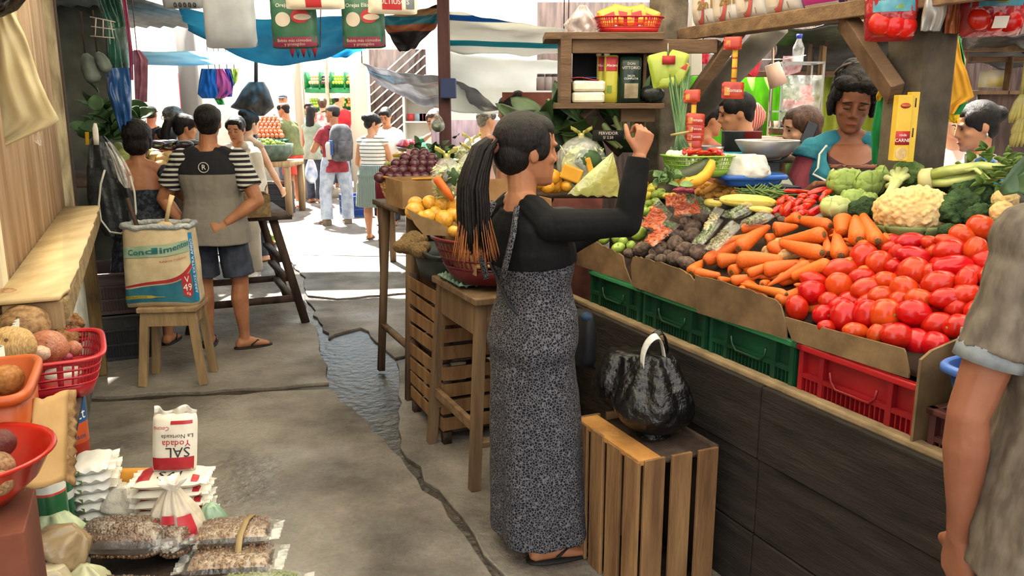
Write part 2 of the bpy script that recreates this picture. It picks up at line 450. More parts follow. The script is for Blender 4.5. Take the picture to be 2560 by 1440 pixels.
def hairdo(B,kind,mt):
 mb=MB();k=B.hs;vox=max(B.vox,.006)
 g=lambda c,r_,rot=None:mb.ell(B.h(*c),tuple(q*k for q in r_),B.hr@rot if rot else B.hr,18,12)
 nm='hair';d=.006
 if kind!='cap':
  g((0,.026,.070),(.070,.060,.050))
  for s_ in(1,-1):g((.062*s_,.036,.046),(.022,.046,.044))
 if kind in('short','buzz'):
  q=0 if kind=='short' else-.006
  g((0,-.018,.036),(.086+q,.104+q,.088+q));g((0,-.052,-.012),(.068+q,.052+q,.068))
  for s_ in(1,-1):g((.068*s_,.012,.022),(.011+q,.022,.034))
  if kind=='short':g((0,.045,.078),(.064,.050,.038))
 elif kind in('tied','bun','pony','top'):
  g((0,-.020,.036),(.086,.102,.091));g((0,-.046,-.018),(.070,.060,.072))
  for s_ in(1,-1):g((.066*s_,.008,.012),(.014,.036,.044))
  if kind=='bun':g((0,-.115,.03),(.046,.042,.044))
  if kind=='top':g((0,-.075,.105),(.058,.052,.042));
  if kind=='pony':
   pts=[B.h(0,-.105,.05),B.h(0,-.15,.03),B.h(0,-.165,-.06),B.h(.01,-.155,-.17),B.h(0,-.15,-.27)]
   mb.tube(pts,[.026*k,.036*k,.042*k,.036*k,.012*k],10)
 elif kind=='full':
  g((0,-.018,.038),(.094,.112,.100));g((0,-.045,-.03),(.084,.076,.080));d=.012
  for s_ in(1,-1):g((.074*s_,.000,-.012),(.018,.042,.056))
 elif kind=='long':
  g((0,-.020,.036),(.085,.102,.090));g((0,-.05,-.03),(.080,.068,.09))
  mb.loft([ring(B.h(0,-.075-y,z_),B.hr.col[0],B.hr.col[1],a*k,b*k,12)for z_,y,a,b in((.02,0,.07,.04),(-.10,.005,.085,.04),(-.2,.012,.085,.035),(-.30,.02,.07,.022),(-.34,.02,.04,.01))])
 elif kind=='side':
  g((0,-.020,.036),(.085,.102,.090));g((0,-.05,-.03),(.080,.068,.09))
  mb.tube([B.h(-.05,-.06,0),B.h(-.07,-.07,-.10),B.h(-.08,-.05,-.20)],[.05*k,.045*k,.012*k],10)
 elif kind=='cap':
  g((0,-.012,.055),(.083,.104,.070));nm='cap';d=0
  b=MB().loft([ring(B.h(0,y,z_),B.hr.col[0],B.hr.col[2],a*k,.004,10)for y,z_,a in((.05,.052,.07),(.09,.050,.074),(.13,.042,.066),(.155,.036,.04))])
  b.build('cap_brim',mt,B.root)
  MB().ell((0,0,0),(.076*k,.088*k,.075*k),B.hr).build('hair',HAIR,B.root,loc=B.h(0,-.022,.012))
 mb.build(nm,mt,B.root,vox=vox,sm=2,disp=d,dsc=.02)
def c_tee(B,mt,d=.016,hem=-.07,sl=.55,sd=.020,neck=.294,name='shirt',slm=None,slr=None,fold=.012,flare=.0,top=None,cuff=None):
 mb=MB();k=B.k
 mb.loft(trings(B,lambda q:d+(flare*max(0,.12-q)if q<.12 else 0)-max(0,q-.24)*.14,hem,neck,14,True))
 sm_=mb if slm is None else None
 fa=(1.08 if B.sex=='m' else .94)*(1+(B.fat-1)*.7)
 for s0,e,w,hd,pn,sg,cu in B.arms:
  mb.ell(s0,.049*k*fa+d*.5)
  if neck>.26:mb.tube([B.nb+B.ax*sg*.03-B.up*.005,B.nb.lerp(s0,.5)+B.up*.010,s0],[.044*k,.047*k+d*.3,.047*k+d*.4],10)
  if sl>0:
   t=sm_ or MB()
   a=s0
   if sl<=1:pts=[a,a.lerp(e,sl*.5),a.lerp(e,sl)];rs=[.048*k*fa+sd*.6,.047*k*fa*B.ar+sd,.046*k*fa*B.ar+sd*1.2]
   else:
    b=e.lerp(w,sl-1);pts=[a,a.lerp(e,.5),a.lerp(e,.93),e.lerp(b,.07),e.lerp(b,.5),b];rs=[q*k*fa+sd for q in(.048,.046,.040,.040,.039,.030)]
    t.ell(e,.039*k*fa+sd,None,14,10)
   t.tube(pts,rs,14)
   if sm_ is None:
    t.ell(s0,.051*k*fa+d*.8)
    t.build('sleeve',slm,B.root,vox=B.vox,sm=3,disp=fold*.6,dsc=.09)
 return mb.build(name,mt,B.root,vox=B.vox,sm=4,disp=fold,dsc=.11)
def c_pants(B,mt,l=1.,d=.014,flare=.01,top=.055,name='trousers',fold=.012):
 mb=MB();k=B.k;fa=1+(B.fat-1)*.7
 mb.loft(trings(B,d*.7,-.06,top,6))
 for h,kn,an,td in B.legs:
  mb.ell(h-V((0,.01,0)),.088*k*fa+d)
  if l<=.55:
   e=h.lerp(kn,l*2);pts=[h,h.lerp(e,.5),e];rs=[.086*k*fa+d,.080*k*fa+d,.070*k*fa+d+flare]
  else:
   e=kn.lerp(an,(l-.5)*2);pts=[h,h.lerp(kn,.5),kn,kn.lerp(e,.5),e];rs=[.086*k*fa+d,.078*k*fa+d,.060*k*fa+d,.060*k*fa+d,.050*k+d+flare]
  mb.tube(pts,rs,14)
 return mb.build(name,mt,B.root,vox=B.vox,sm=3,disp=fold,dsc=.10)
def c_skirt(B,mt,hem=.55,top=.075,d=.014,flare=.04,name='skirt',fold=.01,wav=0.,amp=.012):
 z0=B.p0.z+.0*B.H;zz=hem*B.H
 rs=trings(B,d,-.03,top,4)[::-1]
 wx,dy,yo=interp(PROF[B.sex],-.01);lo=[]
 for i in range(1,7):
  t=i/6;z_=(B.p0.z-.03*B.H)*(1-t)+zz*t
  c=B.p0.copy();c.z=z_;c=c+B.fw*yo
  r_=ring(c,B.ax,B.fw,wx*B.k*B.fat+d+flare*t,dy*B.k*B.fat+d+flare*t,20,2.2)
  if wav:r_=[c+(q-c)*(1+amp/.15*t*sin(j/20*2*pi*wav))for j,q in enumerate(r_)]
  lo.append(r_)
 return MB().loft(rs+lo).build(name,mt,B.root,vox=B.vox,sm=2,disp=fold,dsc=.10)
def c_shoes(B,mt,name='shoe',sole=None,d=.007):
 k=B.k
 for h,kn,an,td in B.legs:
  td=nz(td);sx=V((td.y,-td.x,0)).normalized();up=sx.cross(td);f=an-up*(.045*B.H-.012)
  mb=MB().loft([ring(f+td*y*k+up*(zz*k),sx,up,a*k+d,b*k+d*.6,14,2.4)for y,zz,a,b in((-.07,.022,.022,.02),(-.05,.03,.036,.042),(0,.034,.038,.050),(.05,.030,.040,.040),(.10,.016,.046,.030),(.145,.010,.045,.022),(.178,.006,.032,.014))])
  mb.ell(an-up*.01,.040*k+d)
  o=mb.build(name,mt,B.root,vox=max(B.vox*.9,.006),sm=2)
  s_=MB().loft([ring(f+td*.055*k+up*z_,sx,td,.047*k+d,.128*k+d,18,2.6)for z_ in(-.012,.008)])
  s_.build('sole',sole or mt,o)
def c_flip(B,mt,name='sandal'):
 k=B.k
 for h,kn,an,td in B.legs:
  td=nz(td);sx=V((td.y,-td.x,0)).normalized();up=sx.cross(td);f=an-up*(.045*B.H-.012)
  o=MB().loft([ring(f+td*.055*k+up*z_,sx,td,.050*k,.132*k,20,2.6)for z_ in(-.014,-.004)]).build(name,mt,B.root)
  mb=MB()
  for s_ in(1,-1):mb.tube([f+td*.125*k+up*.012*k,f+td*.08*k+sx*s_*.032*k+up*.040*k,f+td*.03*k+sx*s_*.046*k+up*.01*k],.0055,6)
  mb.build('strap',mt,o)
CL={'tee':c_tee,'pants':c_pants,'skirt':c_skirt,'shoes':c_shoes,'flip':c_flip}
# ---------------------------------------------------------------- setting
def wood(k,a,b_,c=None,st=(1,1,10),r=.75,s=3.,b=.25):return M(k,a,b_,r=r,s=s,st=st,b=b,bs=14,sp=.25,lo=.32,hi=.7)
WD=wood('worn wood','5e4a38','7f684f',st=(6,6,.7));WDH=wood('worn wood along','604a36','866c50',st=(1,6,8))
WDD=wood('dark wood','33281f','54433a',st=(6,6,.7));WDL=wood('pale wood','7c654a','a58b66',st=(6,6,.8))
WDB=wood('stall board','1d1916','352e28',st=(1.2,1.2,9),r=.8)
WDC=wood('crate slat','664830','94724c',st=(5,5,.8));WDM=wood('brown shelf board','54402f','745c48',st=(1.5,5,6))
CARD=M('brown cardboard','8a6a48','a3835c',r=.85,s=7,b=.1,bs=30,sp=.15,rnd=.12)
CARD2=M('dusty cardboard','66523c','80684c',r=.9,s=9,b=.12,bs=40,sp=.1,rnd=.1)
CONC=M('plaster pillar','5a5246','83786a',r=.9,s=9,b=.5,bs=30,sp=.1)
BLACKB=film('black bag film','0d0d0e',.98,r=.33,s=26,b=1.)
WHITEP=M('white plastic','dedcd4',r=.35,sp=.5)
def wet(N,L,tc,co):
 n=N.new('ShaderNodeTexNoise');n.inputs['Scale'].default_value=1.3;n.inputs['Detail'].default_value=8;n.inputs['Roughness'].default_value=.62;L.new(co,n.inputs['Vector'])
 cr=N.new('ShaderNodeValToRGB');e=cr.color_ramp.elements
 e[0].position=.33;e[0].color=lin('453e37');e[1].position=.62;e[1].color=lin('898176')
 x=e.new(.47);x.color=lin('6a6258')
 L.new(n.outputs['Fac'],cr.inputs['Fac'])
 n2=N.new('ShaderNodeTexNoise');n2.inputs['Scale'].default_value=60;n2.inputs['Detail'].default_value=3;L.new(co,n2.inputs['Vector'])
 mx=N.new('ShaderNodeMix');mx.data_type='RGBA';mx.blend_type='OVERLAY';mx.inputs['Factor'].default_value=.35
 L.new(cr.outputs['Color'],mx.inputs['A']);L.new(n2.outputs['Color'],mx.inputs['B'])
 sa=N.new('ShaderNodeHueSaturation');sa.inputs['Saturation'].default_value=.75;L.new(mx.outputs['Result'],sa.inputs['Color'])
 mr=N.new('ShaderNodeMapRange');mr.inputs['From Min'].default_value=.36;mr.inputs['From Max'].default_value=.52;mr.inputs['To Min'].default_value=.22;mr.inputs['To Max'].default_value=.85
 n3=N.new('ShaderNodeTexNoise');n3.inputs['Scale'].default_value=.9;n3.inputs['Detail'].default_value=6;L.new(co,n3.inputs['Vector'])
 L.new(n3.outputs['Fac'],mr.inputs['Value']);L.new(mr.outputs['Result'],N['Principled BSDF'].inputs['Roughness'])
 return sa.outputs['Color']
FLOOR=M('wet concrete','a09080',r=.7,pat=wet,b=.55,bs=26,sp=.4)
GRND=M('grimy ground','241f1a','3f372e',r=.35,s=5,b=.6,bs=20)
tag(MB().box((0,8,-.07),(24,44,.1)).build('ground',GRND),kind='structure')
def slab(pts,nm,jit=.02,th=.04):
 o=[]
 for i,a in enumerate(pts):
  b=pts[(i+1)%len(pts)];n=max(1,int((b-a).length/.12));n=min(n,40)
  for j in range(n):
   q=a.lerp(b,j/n);o.append(q+V((R.uniform(-jit,jit),R.uniform(-jit,jit),0))*(1 if 0<j else .3))
 tag(MB().prism([V((q.x,q.y,-.03))for q in o],(0,0,.03)).build(nm,FLOOR,bev=.006),kind='structure')
g=G
c1=[g(690,640),g(735,690),g(800,860),g(830,965),g(975,1120),g(1120,1290),g(1235,1440),V((.35,1.2,0)),V((.9,-1.5,0))]
c2=[V((.98,-1.5,0)),V((.43,1.2,0)),g(1262,1440),g(1150,1290),g(1003,1118),g(850,955),g(822,850),g(757,688),g(706,640)]
slab([V((-6,-1.5,0)),V((-6,4.55,0)),g(262,1003),g(500,990),g(826,972)]+c1[4:],'floor_near')
slab([V((-6,4.6,0)),V((-6,9,0)),g(690,632)]+c1[1:3]+[g(822,955),g(500,978),g(262,990)],'floor_aisle')
slab(c2[:5]+[g(990,905),g(1130,880),V((7,4.6,0)),V((7,-1.5,0))],'floor_stall')
slab([g(990,893),g(900,818),g(835,835),g(820,845),g(765,745),g(845,752),g(1000,738),V((7,7.4,0)),V((7,4.66,0)),g(1130,868)],'floor_middle',.03)
slab([g(770,738),g(757,688),g(712,636),V((-1.8,9.1,0)),V((7,9.1,0)),V((7,7.46,0)),g(1000,732),g(845,745)],'floor_walk')
slab([V((-9,9.06,0)),V((-1.86,9.15,0)),V((7,9.15,0)),V((9,30,0)),V((-14,30,0))],'floor_far',.03)
# boarded and corrugated wall with a counter ledge
CREAM=M('cream plank paint','b5a98a','d9d0b4',r=.7,s=4,st=(3,3,.6),b=.15,bs=20)
TANW=M('rusty tan corrugated sheet','a88a6c','d0b698',r=.65,s=3,st=(5,5,.5),b=.2,bs=20)
def pat_white(N,L,tc,co):
 return bands(0,[(0,'b9bdb8'),(.5,'d4d6d0')])(N,L,tc,co)
def corr(s0,s1,w,z0,z1,amp=.011,per=.075):
 mb=MB();n=int((s1-s0)/per*6)
 mb.loft([[A(s0+(s1-s0)*i/n,w+amp*sin(2*pi*(s1-s0)*i/n/per),z)for i in range(n+1)]for z in(z0,z1)],False,False)
 return mb
wl=T('wall_left','tan corrugated sheet wall above the plywood ledge','wall',kind='structure')
corr(3.1,5.6,-.44,.95,3.0).build('corrugated_sheet',TANW,wl,sol=.004)
mb=MB();bounds=[.4,1.1,1.5,1.86,2.2,2.5,2.8,3.12]
for a,b in zip(bounds,bounds[1:]):mb.box(A((a+b)/2,-.445+R.uniform(0,.012),1.9),(.02,b-a-.008,2.1),Euler((0,0,AISLE)).to_matrix())
mb.build('plank',CREAM,wl,bev=.003)
AR=Euler((0,0,AISLE)).to_matrix()
def abox(mb,s,w,z,ds,dw,dz):return mb.box(A(s,w,z),(dw,ds,dz),AR)
def pat_rib(N,L,tc,co):
 w=N.new('ShaderNodeTexNoise');w.inputs['Scale'].default_value=5;w.inputs['Detail'].default_value=6;L.new(co,w.inputs['Vector'])
 cr=N.new('ShaderNodeValToRGB');cr.color_ramp.elements[0].color=lin('8d8f88');cr.color_ramp.elements[1].color=lin('cfd1c9');cr.color_ramp.elements[0].position=.3;cr.color_ramp.elements[1].position=.55
 L.new(w.outputs['Fac'],cr.inputs['Fac']);return cr.outputs['Color']
PANEL=M('white fluted panel','c9ccc4',pat=pat_rib,r=.5)
pb=T('wall_panel','white fluted panel under the ledge','wall',kind='structure')
corr(2.2,5.45,-.37,0,1.0,.004,.035).build('fluted_sheet',PANEL,pb,sol=.004)
lp=T('counter_ledge','plywood ledge with rough broken edge fixed along the corrugated wall','ledge')
PLY=M('plywood top','c0a577','d8c093',r=.6,s=3,st=(4,1,4),b=.08,bs=20)
mb=MB();edge=[]
for i in range(41):
 s=2.78+(5.46-2.78)*i/40;edge.append((s,-.238+.010*noise.noise(V((i*.45,0,0)))+R.uniform(-.003,.003)-(.02 if i<2 else 0)))
mb.prism([A(2.78,-.43,1.036)]+[A(s,w,1.036)for s,w in edge]+[A(5.46,-.43,1.036)],(0,0,.014));mb.build('plywood_top',PLY,lp)
mb=MB();abox(mb,4.14,-.262,.985,2.6,.04,.09);mb.build('front_batten',wood('rough batten','6d5a40','a08a62',st=(3,3,3),b=.6),lp,bev=.012)
mb=MB();abox(mb,2.82,-.335,.985,.045,.16,.09);mb.build('end_batten',WDL,lp,bev=.004)
tp=T('trim_1','rough wooden post at the end of the panel','post',kind='structure')
mb=MB();abox(mb,5.48,-.34,.5,.10,.09,1.0);mb.build('lower_post',wood('rotten post','4a3826','9a8050',st=(5,5,.8),b=.7),tp,bev=.01)
mb=MB();abox(mb,5.62,-.41,1.95,.07,.06,2.2);mb.build('upper_post',wood('peeling post','6b5a45','cbbf9f',st=(5,5,1.2),b=.5),tp,bev=.008)
mb=MB();abox(mb,5.78,-.40,1.8,.12,.05,2.4);mb.build('dark_post',WDD,tp,bev=.006)
mb=MB();abox(mb,6.0,-.52,1.9,.34,.06,2.4);mb.build('plaster_strip',M('mouldy plaster','8a8568','a8a486',r=.9,s=5),tp)
# the big vegetable stall
SW=1.75
st_=T('market_stall','long dark board fronted vegetable stall with worn top rail','stall',A(1.9,SW,0))
def wpart(mb,nm,mat,root,**k):
 i=root.matrix_world.inverted()if False else Matrix.LocRotScale(root.location,root.rotation_euler,None).inverted()
 mb.v=[tuple(i@V(q))for q in mb.v]
 return mb.build(nm,mat,root,**k)
S0,S1=-.3,3.35
for z0,z1,dw in((.50,.745,0),(.235,.495,.008),(0.0,.23,.004)):
 for a,b in((S0,1.93),(1.935,S1)):
  mb=MB();abox(mb,(a+b)/2,SW+dw,(z0+z1)/2,b-a,.03,z1-z0);wpart(mb,'front_board',WDB,st_,bev=.004)
mb=MB();abox(mb,(S0+S1)/2,SW+.022,.755,S1-S0,.04,.022);wpart(mb,'top_rail',wood('worn rail','75624a','a08a68',st=(3,3,3)),st_,bev=.006)
mb=MB();abox(mb,(S0+S1)/2,2.28,.60,S1-S0,.98,.03);wpart(mb,'deck',WDD,st_)
mb=MB();abox(mb,(S0+S1)/2,2.76,.45,S1-S0,.03,.9);wpart(mb,'back_board',WDD,st_)
for s in(S0+.05,1.9,S1-.03):
 mb=MB();abox(mb,s,2.25,.29,.06,.9,.58);wpart(mb,'trestle',WDD,st_)
SCK=M('dark sacking','2a2620','3c352b',r=.95)
for a_,b_,pf in((S0,2.43,((2.22,.62),(2.22,1.12),(2.56,1.32),(2.74,1.34),(2.74,.62))),(2.43,3.3,((2.22,.62),(2.22,1.12),(2.44,1.23),(2.48,1.23),(2.48,.62)))):
 mb=MB();mb.loft([[A(s,w,z)for w,z in pf]for s in(a_,b_)]);wpart(mb,'riser',SCK,st_,smooth=False)
 # pillars
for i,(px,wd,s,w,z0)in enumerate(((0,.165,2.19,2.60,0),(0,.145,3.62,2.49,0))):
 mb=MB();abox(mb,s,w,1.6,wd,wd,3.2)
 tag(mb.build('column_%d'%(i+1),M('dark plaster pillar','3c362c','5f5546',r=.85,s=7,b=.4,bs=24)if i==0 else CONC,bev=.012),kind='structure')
pf=T('standing_platform','low wooden platform behind the stall where the vendor stands','platform')
mb=MB();abox(mb,2.6,3.08,.13,2.4,.56,.26);mb.build('deck',WDD,pf)
# far enclosure and roofs
TIN=M('grey tin roof','5d6468','8b9296',r=.5,s=3,st=(6,.6,1),met=.3)
DARKW=M('dim back boards','3b302c','5c4a44',r=.9,s=4,st=(6,6,.8))
def roof(nm,x0,x1,y0,y1,z0,z1,mat=TIN,per=.16,amp=.02):
 n=int((x1-x0)/per*4)
 mb=MB().loft([[V((x0+(x1-x0)*i/n,y,z+amp*sin(2*pi*(x1-x0)*i/n/per)))for i in range(n+1)]for y,z in((y0,z0),(y1,z1))],False,False)
 return tag(mb.build(nm,mat,sol=.006),kind='structure')
def trans(k,c,c2=None,tl=.5,**kw):
 if k in _mc:return _mc[k]
 m=M(k,c,c2,**kw);N,L=m.node_tree.nodes,m.node_tree.links;p=N['Principled BSDF'];t=N.new('ShaderNodeBsdfTranslucent');x=N.new('ShaderNodeMixShader');x.inputs[0].default_value=tl
 s_=p.inputs['Base Color']
 if s_.is_linked:L.new(s_.links[0].from_socket,t.inputs[0])
 else:t.inputs[0].default_value=lin(c)
 L.new(p.outputs[0],x.inputs[1]);L.new(t.outputs[0],x.inputs[2]);L.new(x.outputs[0],N['Material Output'].inputs[0]);return m
roof('roof_sun_block',-3.2,1.3,4.4,6.3,3.05,2.95)  # unseen roof, sized to keep the sun off the foreground
roof('roof_added_diffuser_far',-3.2,1.3,6.3,8.5,2.95,2.86,trans('added weaker diffuser','c8c4b8',tl=.75))  # unseen translucent sheet, added to brighten the floor farther along the aisle
roof('roof_added_diffuser',-3.2,3.4,1.5,4.4,3.12,3.05,trans('added light diffuser','e0dcd0',tl=.8))  # unseen translucent sheet, added to spread soft top light over the stall
roof('roof_unseen_side',3.2,6.6,-3.0,3.55,3.1,3.1)  # unseen roof, its edge pulled back so sky light reaches the left wall
roof('roof_stalls',-6.5,-3.3,-1.5,9.2,2.8,2.8)
roof('roof_far',-6.4,-3.35,7.3,10.2,2.58,2.58,M('dark tin roof','4c5254','6c7476',r=.7,s=3))
tag(MB().box((-5.1,8.25,1.4),(2.5,.08,2.8)).build('wall_partition',M('dim interior wall','3c3e38','5c5e54',r=.95,s=3)),kind='structure')  # dark wall colour stands in for the dim stall interior
tag(MB().box((-6.5,5,1.5),(.1,14,3)).build('wall_stalls',DARKW),kind='structure')
tag(MB().box((4.6,10.2,1.4),(8.6,.1,2.9)).build('wall_back',DARKW),kind='structure')
tag(MB().box((6.8,4,1.5),(.1,14,3)).build('wall_right',DARKW),kind='structure')
# ---------------------------------------------------------------- produce of the big stall
CR,CUP,CTO=V((1,0,0)),V((0,_s,_c)),V((0,-_c,_s))
PO=A(2,1.84,1.0);PN=(AN*-.55+V((0,0,1))).normalized()
def on(px,py,lift=0.):return pl(px,py,PO+PN*lift,PN)
def dist(p):return(p-V((0,0,CAMH))).dot(-CTO)
def basis(ang,tilt=0.,roll=0.):
 a=rad(ang);x=CR*cos(a)+CUP*sin(a);x=(x*cos(rad(tilt))+CTO*sin(rad(tilt))).normalized()
 z=CTO-x*CTO.dot(x)
 if z.length<.1:z=CUP-x*CUP.dot(x)
 z.normalize();y=z.cross(x)
 return Matrix((x,y,z)).transposed()@Matrix.Rotation(rad(roll),3,'X')
def lay(proto,p,rot,sc,first):
 o=proto if first else copy_tree(proto)
 o.location=p;o.rotation_euler=rot.to_euler();o.scale=sc
 return o
def lump(n=.06,f=2.,sd=0,sq=None):
 def fn(q):
  r_=1+n*noise.noise(q*f+V((sd,sd*1.7,0)))+n*.4*noise.noise(q*f*2.7+V((sd,0,0)))
  p=q*r_
  return sq(p)if sq else p
 return fn
def pile(protos,data,o,sc,plane=on,lift=0.,cat='',group='',labels=None,tilt=25,k=1.0):
 its=[];used=set()
 for d in data:
  x,y,a,b=d[:4];ang=d[4]if len(d)>4 else R.uniform(-30,30);e=d[5]if len(d)>5 else 0
  px,py=o[0]+x/sc,o[1]+y/sc
  p=plane(px,py)if lift==0 else plane(px,py,lift);t=dist(p)
  a_,b_=a/sc*t/FPX*k,b/sc*t/FPX*k
  i=R.randrange(len(protos))if e<10 else e-10
  rot=basis(ang,(78 if e==1 else R.uniform(-tilt,tilt)),R.uniform(0,360))
  if e==1:a_=b_=max(a_,b_)
  pr=protos[i]
  ob=lay(pr,p,rot,(a_,b_,b_),i not in used);used.add(i)
  tag(ob,None,cat,group);its.append((px,py,ob))
 for i,q in enumerate(protos):
  if i not in used:
   for c in list(q.children):bpy.data.objects.remove(c)
   bpy.data.objects.remove(q)
 return its
 # tomatoes
TOM=[M('tomato red','b0130d','c82712',r=.2,s=2,sp=.38,rnd=.1,lo=.3,hi=.8),M('tomato orange red','b8280e','d0521c',r=.2,s=1.6,sp=.38,rnd=.1,lo=.3,hi=.8)]
def tomato(i):
 o=MB().ell((0,0,0),1,None,28,18,lambda q:V((q.x,q.y,q.z))*(1+.05*noise.noise(q*1.6+V((i*3.1,0,0))))*(1-.10*math.exp(-((q-V((1,0,0))).length/.28)**2)-.04*max(0,-q.x))).build('tomato',TOM[i%2])
 MB().ell((.90,0,0),(.03,.13,.13),None,10,6).build('stem_scar',M('stem scar','a3864c','7d6a3c',r=.8),o)
 return o
TD=[(160,950,115,92,100),(325,815,155,105,-25),(405,1015,88,82,0,1),(440,1130,85,62,-10),(320,685,125,70,-15),(560,740,128,108,-50),(565,580,150,88,10),(775,655,112,74,5),(820,765,140,92,10),(1010,695,115,82,-15),(790,470,135,112,60),(940,530,112,112,0,1),(1270,610,132,125,20,1),(1290,470,180,88,-15),(1095,440,95,62,80),(1235,325,132,82,5),(1070,315,62,58),(1050,380,76,58),(1435,335,100,62,-15),(1455,415,62,56),(1610,410,135,98,5),(1620,325,142,60,-15),(1725,260,116,92,-20),(1900,185,128,105,-20),(1850,390,108,88,70),(1640,555,188,94,5),(1510,720,156,112,5),(1190,785,148,108,-45),(975,840,136,90,0),(1320,870,122,92,-15),(1575,860,140,92,5),(575,935,105,82,0),(610,1030,146,116,80),(830,1010,132,112,60),(1000,1010,134,118,0,1),(1270,1000,150,112,-15),(715,1175,116,80,-10),(910,1205,98,72,80),(1110,1215,140,105,-10),(765,915,60,50,80),(1760,690,110,85,80),(1740,820,110,80,10),(1130,870,90,75,20),(460,880,90,75,0),(1430,620,90,80,40),(1080,560,80,70,0)]
its=pile([tomato(i)for i in range(4)],TD,(1950,520),3.789,k=1.17,cat='tomato',group='plum tomatoes heaped in the stall corner')
rows(its,8,'ripe red plum tomato','cardboard front','carrots')
def under(pr,n,s0,s1,w0,w1,label,cat,sc,drop):
 for i in range(n):
  k=int(math.ceil(n**.5));s,w=s0+(s1-s0)*((i%k)+.5+R.uniform(-.2,.2))/k,w0+(w1-w0)*((i//k)+.5+R.uniform(-.2,.2))/k
  o=copy_tree(pr);o.location=A(s,w,1.0+.55*(w-1.84)-drop);o.rotation_euler=(R.uniform(0,6),R.uniform(-.4,.4),R.uniform(0,6));o.scale=sc;tag(o,label,cat,label)
under(its[0][2],42,1.42,1.83,1.86,2.32,'red plum tomato in the under layer of the tomato heap','tomato',(.046,.036,.036),.035)
# carrots
CAR=M('carrot','bf5015','da6c22',r=.5,s=3,st=(9,1.5,1.5),b=.12,bs=6,rnd=.06,lo=.25,hi=.6)
CTOP=M('carrot crown','4a3a22','7c6238',r=.9,s=5)
def carrot(i,tp=.34):
 n=18;rs=[]
 for j in range(n+1):
  t=j/n;x=-1+2*t
  r_=(1-(1-min(1,t/.12))**2*.45)*(1-(1-tp)*max(0,t-.12)**1.15/.86)*(1 if t<.93 else math.sqrt(max(.02,1-((t-.93)/.075)**2)))
  r_*=1+.035*noise.noise(V((x*6,i*5.3,0)))
  rs.append(ring(V((x,.12*sin(t*2.6+i),0)),V((0,1,0)),V((0,0,1)),r_,r_,16))
 o=MB().loft(rs).build('carrot',CAR)
 MB().tube([(-1.02,0,0),(-.985,0,0),(-.93,0,0)],[.30,.5,.62],12).build('crown',CTOP,o)
 return o
CP=[carrot(0),carrot(1,.5),carrot(2,.22),carrot(3,.6)]
CD=[(690,470,1040,220,92),(680,620,1185,600,102),(440,630,800,560,90),(300,620,830,330,78),(470,430,840,310,55),(720,245,1000,225,52),(1100,265,1370,200,88),(1740,205,1280,130,72),(1670,310,1180,370,94),(1650,520,1170,410,88),(1870,555,1800,255,96),(1895,120,1900,300,100),(2090,370,2050,110,108),(2340,450,2090,30,86),(2200,440,1900,365,58),(2440,330,2320,430,66),(1730,520,1700,340,56),(980,740,1400,640,88),(1490,640,1030,910,66),(1740,650,1310,810,82),(600,750,760,680,76),(800,770,1190,620,56),(600,860,980,770,62),(180,750,465,785,62),(130,760,290,620,74),(450,850,590,835,46),(1260,1010,680,885,56),(1140,1090,1400,950,74),(960,890,1040,860,46),(1600,610,1410,650,46),(2000,615,1780,645,50),(1390,110,1240,160,62),(1000,380,1200,330,70),(1350,760,1180,900,60),(1000,600,1160,720,60),(1720,700,1560,820,60)]
its=[]
for i,(x1,y1,x2,y2,r_)in enumerate(CD):
 q1,q2=(1700+x1/4.6545,520+y1/4.6545),(1700+x2/4.6545,520+y2/4.6545)
 lf=R.uniform(-.012,.012)+(.02 if i in(0,1,8,9,13)else 0)-(.03 if i>=32 else 0)
 a,b=on(*q1,lf+.01),on(*q2,lf-.01)
 L_=(b-a).length/2;x=(b-a).normalized();z=(CTO-x*CTO.dot(x)).normalized()
 rt=Matrix((x,z.cross(x),z)).transposed()
 L_=min(L_,.115);t=dist((a+b)/2);rr=r_/4.6545*t/FPX*1.08
 o=lay(CP[i%4],(a+b)/2,rt,(L_*1.04,rr,rr),i<4)
 tag(o,None,'carrot','carrots heaped above the green crate');its.append(((q1[0]+q2[0])/2,(q1[1]+q2[1])/2,o))
rows(its,7,'thick orange carrot with earthy crown','cardboard front','beets')
under(its[2][2],24,1.86,2.28,1.87,2.28,'orange carrot in the under layer of the carrot heap','carrot',(.085,.024,.024),.04)
GING=M('ginger skin','9a7448','c09a66',r=.75,s=6,b=.2)
for i,(x,y,an)in enumerate(((1060,490,60),(1280,560,20))):
 mb=MB();rs=[]
 for j in range(15):
  t=j/14;rs.append(ring(V((-1+2*t,.2*sin(t*5),0)),V((0,1,0)),V((0,0,1)),(.5+.08*(j%2))*math.sqrt(max(.03,1-(2*t-1)**4)),.45,12))
 mb.loft(rs);mb.ell((-.2,.5,0),(.35,.4,.3));o=mb.build('ginger_root',GING)
 p=on(1700+x/4.6545,520+y/4.6545,-.02);o.location=p;o.rotation_euler=basis(an).to_euler();o.scale=(.055,.035,.035)
 tag(o,('knobbly ginger root wedged among carrots, nearer the beets','knobbly ginger root wedged among carrots, nearer the tomatoes')[i],'ginger','ginger roots among the carrots')
